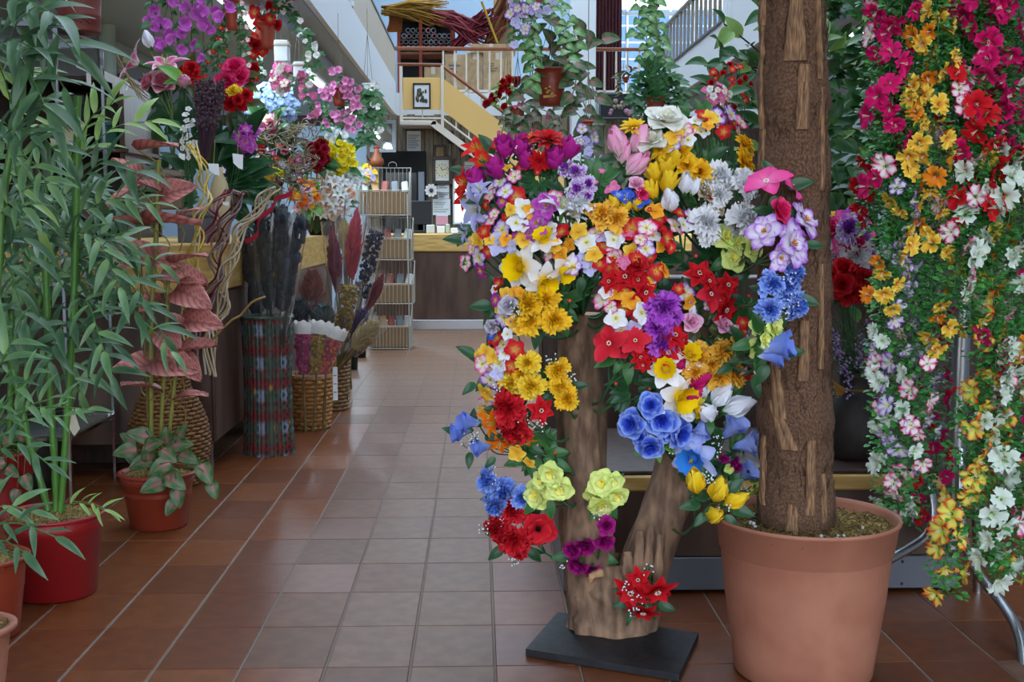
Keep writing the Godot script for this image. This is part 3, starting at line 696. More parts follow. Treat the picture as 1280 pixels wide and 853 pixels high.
	for k in 15:
		st = mesh_tool(); var p := P(556 + k * 14, 163.5 + k * 10.45, D); abox(st, p + Vector3(-0.12, -0.02, -0.62), p + Vector3(0.12, 0.02, -0.02), 0.006); part(o, "tread", st, M("dark_wood"))
	st = mesh_tool(); abox(st, P(504, 137, D) + Vector3(0, 0, -0.02), P(551, 97, D), 0.004); part(o, "panel", st, M("yellow_panel"))
	var poly := PackedVector2Array()
	for q in [[554.5, 98.5], [705, 212], [705, 254], [554.5, 139]]: var p := P(q[0], q[1], D); poly.append(Vector2(p.x, p.y))
	st = mesh_tool(); prism(st, poly, Transform3D(Basis(), Vector3(0, 0, -D - 0.01)), 0.02); part(o, "panel", st, M("yellow_panel"))
	for q in [[501.5, 83, 153], [553, 82, 164]]:
		st = mesh_tool(); abox(st, P(q[0] - 1.6, q[2], D) + Vector3(0, 0, -0.02), P(q[0] + 1.6, q[1], D) + Vector3(0, 0, 0.03), 0.004); part(o, "post", st, M("cream_paint"))
	for q in [[570, 93, 163], [586, 106, 174], [602, 118, 186], [528, 137, 148]]:
		st = mesh_tool(); abox(st, P(q[0] - 0.8, q[2], D) + Vector3(0, 0, -0.04), P(q[0] + 0.8, q[1], D) + Vector3(0, 0, -0.021), 0.003); part(o, "baluster", st, M("cream_paint"))
	st = mesh_tool(); tube(st, [P(497, 80.5, D), P(551, 81, D), P(700, 194, D)], 0.024, 8); part(o, "handrail", st, M("handrail"))
	st = mesh_tool(); tube(st, [P(501, 147.5, D), P(553, 148, D), P(700, 258, D)], 0.014, 6); part(o, "lower_rail", st, M("cream_paint"))
	o = sheet_card("framed_picture", "framed dark picture hanging on the yellow staircase panel", "picture", 516, 134, 538.5, 106, D - 0.03, "paper", "black_matt", 0.022)
	st = mesh_tool()
	for k in 26:
		var p := P(rr(521.5, 533), rr(112, 128), D - 0.045); ball(st, p, rr(0.01, 0.03), C("3e4038").lerp(C("6a665c"), rr(0, 1)), 3, 1.4)
	part(o.get_node("sheet"), "print", st, M("dull"))
	# the cash desk
	D = 14.8
	o = thing("cash_desk", "dark brown cash desk with a beech top band across the back of the aisle", "desk", G(600, 412))
	st = mesh_tool(); abox(st, Vector3(-1.3, 0.12, -15.4), Vector3(2.6, 0.96, -D), 0.004); part(o, "front", st, M("brown_laminate"))
	st = mesh_tool(); abox(st, Vector3(-1.34, 0.96, -15.45), Vector3(2.64, 1.18, -D + 0.03), 0.012); part(o, "top_band", st, M("beech"))
	st = mesh_tool(); abox(st, Vector3(-1.3, 0, -15.4), Vector3(2.6, 0.12, -D + 0.01), 0.004); part(o, "kick_plate", st, M("steel"))
	# things on and behind the desk
	o = thing("monitor", "black computer monitor standing on the cash desk beside the wire rack", "monitor", P(526, 292, 15.1))
	st = mesh_tool(); abox(st, P(512, 281, 15.1), P(539.5, 251, 15.1) + Vector3(0, 0, 0.03), 0.008); part(o, "screen", st, M("black_matt"))
	st = mesh_tool(); abox(st, P(523, 289, 15.12), P(529, 278, 15.12)); abox(st, P(517, 289.6, 15.12) + Vector3(0, -0.01, -0.08), P(535, 289.2, 15.12) + Vector3(0, 0.008, 0.1), 0.005); part(o, "stand", st, M("black_matt"))
	o = thing("dark_cabinet", "black open cabinet with a grey glazed lower half behind the wire rack", "cabinet", Vector3(P(506, 190, 17.4).x, 0, -17.4))
	a = P(478, 290, 17.4); b = P(532, 189, 17.4)
	st = mesh_tool(); abox(st, Vector3(a.x, 0, -17.57), Vector3(b.x, b.y, -17.42), 0.006); part(o, "case", st, M("black_gloss"))
	st = mesh_tool(); abox(st, Vector3(a.x + 0.05, 1.2, -17.42), Vector3(b.x - 0.13, P(0, 215, 17.4).y, -17.405), 0.003); part(o.get_node("case"), "door", st, mk("smoked_glass", "1c2224", 0.12))
	st = mesh_tool(); abox(st, Vector3(b.x - 0.11, 1.2, -17.42), Vector3(b.x - 0.02, P(0, 214, 17.4).y, -17.4), 0.003); part(o.get_node("case"), "side_panel", st, M("dark_steel"))
	o = sheet_card("clock", "square wooden wall clock with a cream face above the cash desk", "clock", 540, 226, 565.5, 200, 17.5, "paper", "dark_wood", 0.05)
	st = mesh_tool(); var cc := P(552.7, 213, 17.48); var face := mesh_tool(); abox(face, cc + Vector3(-0.105, -0.105, -0.01), cc + Vector3(0.105, 0.105, 0.004), 0.003, C("e9e2c4")); part(o, "face", face, M("paint"))
	for k in 12:
		var g := TAU * k / 12; box(st, Transform3D(Basis(Vector3(0, 0, 1), -g), cc + Vector3(sin(g), cos(g), 0) * 0.085 + Vector3(0, 0, 0.006)), Vector3(0.009, 0.022, 0.004), 0.0, C("4a4436"))
	part(o.get_node("face"), "hour_mark", st, M("paint"))
	for h in [[0.4, 0.05, 0.010], [-1.25, 0.075, 0.007]]:
		st = mesh_tool(); box(st, Transform3D(Basis(Vector3(0, 0, 1), h[0]), cc + Vector3(-sin(h[0]), cos(h[0]), 0) * h[1] * 0.5 + Vector3(0, 0, 0.009)), Vector3(h[2], h[1], 0.003), 0.0, C("2c2820")); part(o.get_node("face"), "hand", st, M("paint"))
	o = sheet_card("notice", "white paper notice on the panelled wall under the staircase landing", "notice", 507.5, 188, 527, 165, 17.55, "paper")
	marks(o, 510, 168, 525, 186, 17.53, 8, "9aa0a6")
	o = sheet_card("wall_plaque", "small framed reddish picture above the square clock", "plaque", 542.5, 199, 557, 184, 17.55, "card", "dark_wood", 0.03)
	o = sheet_card("certificate", "pale certificate on the wall to the right of the square clock", "certificate", 580, 226, 594, 203, 17.55, "paper", "tan_panel", 0.015)
	marks(o, 582, 206, 592, 222, 17.53, 6, "8a8a80")
	o = sheet_card("notice", "upper small paper notice pinned below the square clock", "notice", 546, 237, 562.5, 228, 17.55, "paper"); marks(o, 548, 229, 561, 236, 17.53, 3, "7a848a")
	o = sheet_card("notice", "lower small paper notice pinned below the square clock", "notice", 546, 247.5, 562.5, 239, 17.55, "paper"); marks(o, 548, 240, 561, 247, 17.53, 3, "7a848a")
	o = sheet_card("notice", "wide pale notice behind the monitor on the panelled wall", "notice", 540, 268, 564, 250, 17.55, "paper"); marks(o, 542, 252, 562, 266, 17.53, 5, "b0b8ae")
	o = sheet_card("notice", "pink paper notice standing above the desk top", "notice", 544, 282, 561, 269, 17.5, "paper")
	st = mesh_tool(); abox(st, P(545, 281, 17.47), P(560, 270, 17.47) + Vector3(0, 0, 0.003), 0.0, C("e8a8b0")); part(o.get_node("sheet"), "pink_sheet", st, M("dull"))
	o = sheet_card("mirror", "white framed mirror reflecting daylight behind the red lilies", "mirror", 566, 278, 596, 226.5, 17.5, "mirror", "white_wall", 0.03)
	o = thing("wall_fan", "round white fan hanging between the black cabinet and the clock", "fan", P(538, 246, 17.3))
	st = mesh_tool()
	cc = P(539, 238, 17.3)
	for k in 10: petal(st, TAU * k / 10, 0.075, 0.03, 0.1, 0.0, "r", [C("d8d4cc"), C("e8e6e0"), C("f0eee8")], {"r0": 0.02})
	var fan := part(o, "blades", st, M("cloth")); fan.transform = Transform3D(Basis(Vector3.RIGHT, PI / 2), fan.position + cc)
	st = mesh_tool(); ball(st, cc + Vector3(0, 0, 0.02), 0.03, C("4a3a50"), 6); part(fan, "hub", st, M("paint"))
	for q in [["small_box", "small white carton on the desk top under the pink notice", 546, 291, 556, 283, "e8e8e2"], ["small_box", "clear plastic tub on the desk top right of the monitor", 533, 291, 543, 281, "c8ccc8"], ["small_box", "low white dish on the desk top in front of the mirror", 563, 291, 573, 285, "f0f0ee"], ["small_box", "pale green carton on the desk top beside the white carton", 557, 291, 562, 280, "b8c4b0"]]:
		a = P(q[2], q[3], 14.95); b = P(q[4], q[5], 14.95); a.y = 1.18
		st = mesh_tool(); abox(st, a + Vector3(0, 0, -0.12), b, 0.01, C(q[6])); tag(part(self, q[0], st, M("paint")), q[1], "box")
	# upper right of the hall: curtain, picture on the ledge
	o = thing("curtain", "dark red curtain hanging beside the far window", "curtain", Vector3(P(760, 60, 20.4).x, 3.18, -20.4))
	st = mesh_tool(); var r0 := []
	for s in [3.18, 7.0]:
		var row := PackedVector3Array()
		for j in 41: row.append(Vector3(lerpf(P(744, 60, 20.4).x, P(777, 60, 20.4).x, j / 40.0), s, -20.4 + 0.05 * sin(j * 1.25)))
		r0.append(row)
	rows(st, r0, []); part(o, "cloth", st, M("curtain"))
	o = sheet_card("framed_picture", "dark blue painting leaning on the white ledge beneath the curtain", "picture", 749, 147, 795, 118.5, 17.45, "slate", "dark_steel", 0.02)
	st = mesh_tool()
	for k in 18: ball(st, P(rr(765, 785), rr(124, 136), 17.43), rr(0.015, 0.04), C("8aa8a0").lerp(C("c07a50"), rr(0, 1)), 3)
	for k in 5: ball(st, P(rr(760, 790), rr(137, 143), 17.43), rr(0.03, 0.05), C("b08a9a"), 4)
	part(o.get_node("sheet"), "print", st, M("dull"))
	# framed glass in the wall under the left gallery
	o = sheet_card("wall_mirror", "grey framed mirror under the end of the left gallery reflecting a lamp", "mirror", 462, 186, 495, 155, 16.6, "mirror", "grey_wall", 0.05)

# ---------------------------------------------------------------- left: counter, wire rack, baskets, dried flowers
func weave(st: SurfaceTool, at: Vector3, prof: Callable, h: float, nrows: int, seg: int, cols: Array, amp := 0.006, pick = null):   # woven strands round and round
	for i in nrows:
		var s := (i + 0.5) / nrows
		var rsz := h / nrows * 0.56
		var path := []
		for j in seg + 1:
			var g := -TAU * j / seg
			var r: float = prof.call(s) + amp * (1.0 if (i + j) % 2 == 0 else -1.0)
			path.append(at + Vector3(cos(g) * r, s * h, sin(g) * r))
		var out := []; var cc := []
		for j in seg + 1:
			var g := -TAU * j / seg
			var rd := Vector3(cos(g), 0, sin(g))
			var rg := PackedVector3Array()
			for k in 5:
				var t := TAU * k / 5
				rg.append(path[j] + rd * cos(t) * rsz * 0.7 + Vector3.UP * sin(t) * rsz)
			out.append(rg)
			cc.append(pick.call(i, j) if pick != null else cols[(i * 7 + j * 3 + (i * j) % 3) % cols.size()])
		rows(st, out, cc, true)
func basket(called: String, label: String, at: Vector3, prof: Callable, h: float, nrows: int, seg: int, cols: Array, pick = null, amp := 0.006) -> Node3D:
	var o := thing(called, label, "basket", at)
	var st := mesh_tool()
	if pick == null: weave(st, at, prof, h, nrows, seg, cols, amp, pick)
	else:                                  # flat strips standing side by side, each going over and under the rounds
		for j in seg:
			var rs := []; var cs := []
			for i in nrows + 1:
				var s := float(i) / nrows; var r: float = prof.call(s) + amp * (1.0 if (i + j) % 2 == 0 else -0.6); var row := PackedVector3Array()
				for q in [-0.47, -0.2, 0.2, 0.47]: var g: float = -TAU * (j + q) / seg; row.append(at + Vector3(cos(g), 0, sin(g)) * (r - (0.004 if absf(q) > 0.3 else 0.0)) + Vector3(0, h * s, 0))
				rs.append(row); cs.append(pick.call(i, j))
			rows(st, rs, cs)
		for i in nrows:
			var rg := []; var s := (i + 0.5) / nrows
			for j in 33: var g := TAU * j / 32; rg.append(at + Vector3(cos(g), 0, sin(g)) * (prof.call(s) - 0.007) + Vector3(0, h * s, 0))
			tube(st, rg, h / nrows * 0.25, 4, cols[i % cols.size()], false)
	part(o, "woven_body", st, M("paint"))
	st = mesh_tool(); var stakes := seg / 2
	for j in stakes:
		var g := TAU * j / stakes; var path := []
		for i in 7: path.append(at + Vector3(cos(g) * prof.call(i / 6.0), h * i / 6.0, sin(g) * prof.call(i / 6.0)))
		tube(st, path, 0.004, 4, cols[0].darkened(0.3), false)
	part(o, "stakes", st, M("paint"))
	st = mesh_tool(); var rim := []
	for k in 3:
		rim = []
		for j in 41:
			var g := TAU * j / 40; var r: float = prof.call(1.0) + 0.006 * sin(j * 1.6 + k * 2.1)
			rim.append(at + Vector3(cos(g) * r, h + 0.006 * cos(j * 1.6 + k * 2.1), sin(g) * r))
		tube(st, rim, 0.006, 5, cols[k % cols.size()], false)
	part(o, "rim", st, M("paint"))
	st = mesh_tool(); lathe(st, at, [[0.001, 0.01], [prof.call(0.0) * 0.98, 0.01]], 24, [cols[0]]); part(o, "base", st, M("paint"))
	return o

func left_counter():
	var st := mesh_tool()
	var o := thing("display_counter", "long brown counter with a thick beech top along the left of the aisle", "counter", Vector3(-1.9, 0, -8.7))
	st = mesh_tool(); abox(st, Vector3(-2.35, 0.165, -11.2), Vector3(-1.37, 0.95, -6.15), 0.004); part(o, "cabinet", st, M("brown_laminate"))
	for k in 4:
		st = mesh_tool(); abox(st, Vector3(-1.37, 0.18, -11.18 + k * 1.255), Vector3(-1.352, 0.94, -11.18 + k * 1.255 + 1.245), 0.003); part(o, "front_panel", st, M("brown_laminate"))
	st = mesh_tool(); abox(st, Vector3(-2.4, 0.95, -11.25), Vector3(-1.345, 1.2, -6.1), 0.008); part(o, "top_band", st, M("beech"))
	for z in [-6.2, -8.6, -11.1]:
		st = mesh_tool(); abox(st, Vector3(-1.42, 0, z - 0.02), Vector3(-1.38, 0.165, z + 0.02), 0.003); part(o, "leg", st, M("steel"))
		st = mesh_tool(); abox(st, Vector3(-2.3, 0, z - 0.02), Vector3(-2.26, 0.165, z + 0.02), 0.003); part(o, "leg", st, M("steel"))
	# back shelving against the left wall, with shelf edge, price tags and odds and ends
	o = thing("wall_shelving", "dark wooden shelving with a white price rail behind the chrome stand", "shelving", Vector3(-3.3, 0, -8.6))
	for k in 5:
		st = mesh_tool(); abox(st, Vector3(-4.6, 0.3 + k * 0.5, -9.4), Vector3(-2.45, 0.33 + k * 0.5, -8.6), 0.004); part(o, "board", st, M("dark_wood"))
	for x in [-4.55, -3.75, -3.1, -2.5]:
		st = mesh_tool(); abox(st, Vector3(x - 0.02, 0, -9.4), Vector3(x + 0.02, 2.35, -8.62), 0.004); part(o, "upright", st, M("dark_wood"))
	st = mesh_tool(); abox(st, Vector3(-4.6, 0, -9.45), Vector3(-2.45, 2.4, -9.4)); part(o, "back_panel", st, M("dark_wood"))
	st = mesh_tool(); bar(st, P(97, 79, 7.6), P(160, 108, 7.6), 0.01, 0.05); part(o, "price_rail", st, M("paper"))
	var n := 0
	for q in [[111, 99, 5, 16], [129.5, 98, 5, 18], [143, 106, 4, 16], [152, 109, 4, 17], [23.5, 69, 8, 10], [46, 92, 10, 16]]:
		st = mesh_tool(); abox(st, P(q[0] - q[2] / 2.0, q[1] + q[3] / 2.0, 7.55), P(q[0] + q[2] / 2.0, q[1] - q[3] / 2.0, 7.55) + Vector3(0, 0, 0.004)); part(o, "price_tag", st, M("paper"))
	# boxes and bags standing on the shelves
	for q in [["storage_box", "grey lidded storage box between the begonia and the yellow willow", 222, 306, 262, 262, 6.45, "55585c"], ["storage_box", "brown cardboard box open at the front behind the begonia leaves", 188, 262, 228, 212, 6.7, "7a6650"], ["storage_box", "dark grey box leaning behind the chrome poles", 52, 188, 104, 118, 9.0, "3a3d42"], ["storage_box", "teal fabric box low behind the bamboo", 124, 188, 146, 150, 8.75, "1f6a5a"], ["storage_box", "magenta packet stack behind the bamboo leaves", 104, 275, 130, 230, 8.75, "8a1a4a"], ["storage_box", "violet packet stack behind the bamboo leaves", 76, 275, 98, 236, 8.75, "4a3a6a"]]:
		var a := P(q[2], q[3], q[6]); var b := P(q[4], q[5], q[6])
		var bx := thing(q[0], q[1], "box", Vector3((a.x + b.x) / 2, a.y, -q[6]))
		st = mesh_tool(); abox(st, a + Vector3(0, 0, -0.2), Vector3(b.x, lerpf(a.y, b.y, 0.8), b.z), 0.01, C(q[7])); part(bx, "carton", st, M("paint"))
		st = mesh_tool(); abox(st, Vector3(a.x - 0.006, lerpf(a.y, b.y, 0.8), a.z - 0.206), Vector3(b.x + 0.006, b.y, b.z + 0.006), 0.01, C(q[7]).lightened(0.06)); part(bx, "lid", st, M("paint"))
	o = thing("gift_bag", "cream heart-shaped bag tied with crimson cord behind the chrome pole", "bag", P(83, 188, 8.7))
	st = mesh_tool()
	var hp := PackedVector2Array()
	for q in [[84, 187], [66, 180], [61, 165], [65, 152], [75, 148], [84, 153], [93, 148], [103, 152], [106, 163], [101, 179]]: var p := P(q[0], q[1], 8.7); hp.append(Vector2(p.x, p.y))
	prism(st, hp, Transform3D(Basis(), Vector3(0, 0, -8.7)), 0.06, C("cfc9a8")); part(o, "bag", st, M("dull"))
	for k in 3:
		st = mesh_tool(); tube(st, curve([P(80 + k * 3, 150, 8.64), P(88 + k * 3, 160, 8.63), P(97 - k, 170, 8.63), P(90 + k * 2, 187, 8.64)], 10), 0.007, 5, C("7a1438")); part(o, "cord", st, M("paint"))
	# tall bottle-shaped wooden vase on the counter
	var vz := P(276, 306, 6.6); vz.y = 1.2
	o = thing("wooden_vase", "pale wooden bottle vase standing on the counter among twisted willow", "vase", vz)
	st = mesh_tool(); var k1 := S(1, 6.6)
	lathe(st, vz, [[0.001, 0.0], [11 * k1, 0.0], [12 * k1, 30 * k1], [13 * k1, 55 * k1], [10 * k1, 72 * k1], [5 * k1, 84 * k1], [4.5 * k1, 92 * k1], [0.001, 92 * k1]], 20, [C("a8946c"), C("a8946c"), C("c0ad86")]); part(o, "body", st, M("dull"))
	wire_rack()
	# wicker vase at the corner of the counter
	var at := G(213, 604)
	var t := at.z / -F
	basket("wicker_vase", "tall bulbous brown wicker vase behind the pink begonia", at, func(s): return (40.0 + 16.0 * sin(PI * clampf(s * 1.15, 0, 1)) - 16.0 * s * s) * t * 0.9, 140 * t, 30, 36, [C("7a5228"), C("8a6032"), C("6a4420")], null, 0.010)
	at = G(389, 535)
	t = at.z / -F
	o = basket("wicker_basket", "light brown wicker basket with a loop handle beside the plaid cylinder", at, func(s): return (22.0 + 6.5 * s) * t, 68 * t, 13, 30, [C("a8743c"), C("b8854a"), C("96642f")])
	var st2 := mesh_tool(); tube(st2, curve([at + Vector3(20 * t, 66 * t, 18 * t), at + Vector3(28 * t, 82 * t, 16 * t), at + Vector3(31 * t, 88 * t, 4 * t), at + Vector3(29 * t, 68 * t, -4 * t)], 12), 0.013, 6, C("b8854a")); part(o, "handle", st2, M("paint"))
	st2 = mesh_tool(); lathe(st2, at, [[22.5 * t, 0], [23.5 * t, 0.03]], 24, [C("3a281c")]); part(o, "foot_band", st2, M("paint"))
	tagged_card(o, P(419, 480, -at.z - 0.25), 6, 42, -at.z - 0.25)
	at = G(414, 512)
	t = at.z / -F
	basket("wicker_basket", "second wicker basket half hidden behind the one with a loop handle", at, func(s): return (20.0 + 3.0 * s) * t, 62 * t, 13, 28, [C("7a5a34"), C("8a683e"), C("6a4a28")])
	for q in [[428, 478, 13, 55, "a03028", "red plastic bucket holding dried flowers behind the wicker baskets"], [439, 462, 10, 42, "16352a", "dark green plastic bucket behind the red bucket"], [451, 447, 8, 30, "3a2c20", "small brown bucket beside the wire rack"]]:
		at = G(q[0], q[1]); t = at.z / -F
		o = thing("flower_bucket", q[5], "bucket", at)
		var sb := mesh_tool(); lathe(sb, at, [[0.001, 0], [q[2] * 0.8 * t, 0], [q[2] * t, q[3] * t], [q[2] * 1.06 * t, q[3] * t], [q[2] * 1.06 * t, (q[3] + 2) * t], [q[2] * 0.9 * t, (q[3] + 2) * t], [q[2] * 0.72 * t, 4 * t]], 20, [C(q[4])]); part(o, "bucket", sb, M("paint"))
		if q[0] == 428: tagged_card(o, P(429, 447, -at.z - 0.2), 10, 16, -at.z - 0.2)

func tagged_card(o: Node3D, at: Vector3, w: float, h: float, d: float):
	var st := mesh_tool(); box(st, Transform3D(Basis(Vector3.UP, 0.2), at), Vector3(S(w, d), S(h, d), 0.004)); part(o, "price_tag", st, M("paper"))
	st = mesh_tool()
	for i in 3: box(st, Transform3D(Basis(Vector3.UP, 0.2), at + Vector3(0, S(h * (0.25 - i * 0.25), d), 0.003)), Vector3(S(w * 0.6, d), S(1.0, d), 0.002), 0.0, C("50545a"))
	part(o.get_node("price_tag"), "print", st, M("dull"))

func wire_rack():
	var o := thing("wire_rack", "four-tier white wire display rack at the end of the left counter", "rack", G(490, 437))
	var D := 12.4; var r := 0.003
	# each tier: [front y bottom, front y top, back top y, x left, x right of front, x right at back]
	var tiers := [[269.0, 238.0, 207.0, 448.0, 511.0, 501.0], [325.0, 298.0, 272.0, 452.0, 514.0, 508.0], [380.0, 355.0, 328.0, 457.0, 516.0, 512.0], [436.0, 408.0, 384.0, 462.0, 513.0, 510.0]]
	for t in tiers:
		var st := mesh_tool()
		var a := P(t[3], t[0], D); var b := P(t[4], t[0], D); var c := P(t[4], t[1], D); var e := P(t[3], t[1], D)
		var back := Vector3(0, 0, -0.42)
		var ab := a + back; var bb := b + back
		var tb := Vector3(c.x, P(0, t[2], D).y, c.z) + back; var tl := Vector3(e.x, tb.y, e.z) + back
		for q in [[a, b], [b, c], [c, e], [e, a], [a, ab], [b, bb], [ab, bb], [ab, tl], [bb, tb], [tl, tb], [c, tb], [e, tl]]: tube(st, [q[0], q[1]], r * 1.5, 5)
		part(o, "tier_frame", st, M("wire"))
		for k in range(1, 12):
			st = mesh_tool(); var s := k / 12.0
			tube(st, [tl.lerp(tb, s), ab.lerp(bb, s)], r, 4); tube(st, [a.lerp(b, s), e.lerp(c, s)], r, 4)
			tube(st, [a.lerp(b, s), ab.lerp(bb, s)], r, 4, Color.WHITE, false)
			part(o, "wire", st, M("wire"))
		for k in range(1, 6):
			st = mesh_tool(); var s := k / 6.0
			tube(st, [b.lerp(bb, s), c.lerp(tb, s)], r, 4); tube(st, [a.lerp(ab, s), e.lerp(tl, s)], r, 4); part(o, "side_wire", st, M("wire"))
		var cd := thing("carton", ["cardboard carton of packets in the top tier of the wire rack", "cardboard carton of packets in the second tier of the wire rack", "cardboard carton of packets in the third tier of the wire rack", "cardboard carton of packets in the bottom tier of the wire rack"][tiers.find(t)], "carton", (a + bb) / 2, "cartons in the wire rack")
		st = mesh_tool(); abox(st, a + Vector3(0.02, 0.01, -0.36), c + Vector3(-0.02, -0.012, -0.02), 0.004); part(cd, "carton", st, M("card_dim"))
		for k in 5:
			st = mesh_tool(); var p := e.lerp(c, (k + 0.5) / 5.0) + Vector3(0, 0.04, -0.18)
			box(st, Transform3D(Basis.from_euler(Vector3(rr(-0.5, -0.2), rr(-0.3, 0.3), rr(-0.2, 0.2))), p), Vector3(0.07, 0.12, 0.03), 0.01, [C("b8bcb8"), C("c8a070"), C("a85a50"), C("8a8f94"), C("d0d4d0")][k]); part(cd, "packet", st, M("paint"))
	for x in [450.0, 512.0]:
		for z in [0.0, -0.42]:
			var st := mesh_tool(); var p := P(x, 437, D) + Vector3(0, 0, z); tube(st, [Vector3(p.x, 0, p.z), Vector3(P(lerpf(x, 485.0, 0.12), 210, D).x, P(0, 212, D).y if z < 0 else P(0, 242, D).y, p.z)], 0.008, 6); part(o, "upright", st, M("wire"))
	var st3 := mesh_tool(); var p := P(487, 206, D) + Vector3(0, 0, -0.42)
	tube(st3, curve([p + Vector3(-0.04, 0, 0), p + Vector3(-0.04, 0.03, 0), p + Vector3(0, 0.05, 0), p + Vector3(0.04, 0.03, 0), p + Vector3(0.04, 0, 0)], 10), r, 5); part(o, "top_loop", st3, M("wire"))

# a bundle of dried flowers in a clear sleeve: from the foot (pixel) to the tip (pixel)
func sleeve(label: String, x0: float, y0: float, x1: float, y1: float, wid: float, d: float, col: String, kind: String, col2 := ""):
	var a := P(x0, y0, d); var b := P(x1, y1, d - 0.05)
	var o := thing("dried_bouquet", label, "dried flowers", a, "")
	var L := (b - a).length(); var up := (b - a).normalized(); var bs := aim(up); var w := S(wid, d) / 2
	var st := mesh_tool(); var c0 := C(col); var c1 := C(col2 if col2 else col)
	match kind:
		"spike":       # long soft plume
			var n := 420
			for k in n:
				var s := pow(rr(0.0, 1.0), 0.8); var g := rr(0, TAU); var rad := w * 0.95 * sin(PI * clampf(0.1 + s * 0.88, 0, 1)) * rr(0.5, 1.0)
				var p := a + up * (L * (0.3 + 0.7 * s)) + bs * Vector3(cos(g), 0, sin(g)) * rad
				tube(st, [p - bs * Vector3(cos(g), 0, sin(g)) * rad * 0.4 - up * 0.03, p + up * 0.02], [0.013, 0.002], 3, c0.lerp(c1, rr(0, 1)).darkened(rr(0, 0.2)), false)
		"cone":        # fluffy cone
			for k in 520:
				var s := rr(0, 1); var g := rr(0, TAU); var rad := w * (0.25 + 0.75 * sin(PI * clampf(0.22 + s * 0.72, 0, 1)))
				var p := a + up * (L * (0.2 + 0.8 * s)) + bs * Vector3(cos(g), 0, sin(g)) * rad * rr(0.7, 1.0)
				tube(st, [p - bs * Vector3(cos(g), 0, sin(g)) * 0.02 - up * 0.02, p + up * 0.012 + bs * Vector3(cos(g), 0, sin(g)) * 0.006], [0.014, 0.0015], 3, c0.lerp(c1, rr(0, 1)).darkened(rr(0, 0.25)), false)
		"knobs":       # knobbly heads
			for k in 240:
				var s := rr(0, 1); var g := rr(0, TAU)
				ball(st, a + up * (L * (0.15 + 0.85 * s)) + bs * Vector3(cos(g), 0, sin(g)) * w * 0.8 * rr(0.5, 1.0), rr(0.008, 0.016), c0.lerp(c1, rr(0, 1)).darkened(rr(0, 0.2)), 3)
	part(o, "plume", st, M("dull"))
	st = mesh_tool()
	for k in 7: tube(st, [a - up * maxf(0.0, (a.y - 0.07) / up.y) + bs * Vector3(rr(-1, 1), 0, rr(-1, 1)) * w * 0.2, a + up * L * 0.5 + bs * Vector3(rr(-1, 1), 0, rr(-1, 1)) * w * 0.4], 0.004, 4, C("6a5a34"), false)
	part(o, "stalks", st, M("dull"))
	st = mesh_tool(); var out := []
	for i in 8:
		var s := i / 7.0; var rg := PackedVector3Array()
		for j in 16:
			var g := -TAU * j / 16; rg.append(a + up * (L * (-0.05 + 1.13 * s)) + bs * Vector3(cos(g), 0, sin(g)) * w * (0.55 + 0.62 * sqrt(s)) * (1.0 + 0.10 * sin(j * 2.6 + i * 1.3)))
		out.append(rg)
	rows(st, out, [], true); part(o, "clear_sleeve", st, M("film"))

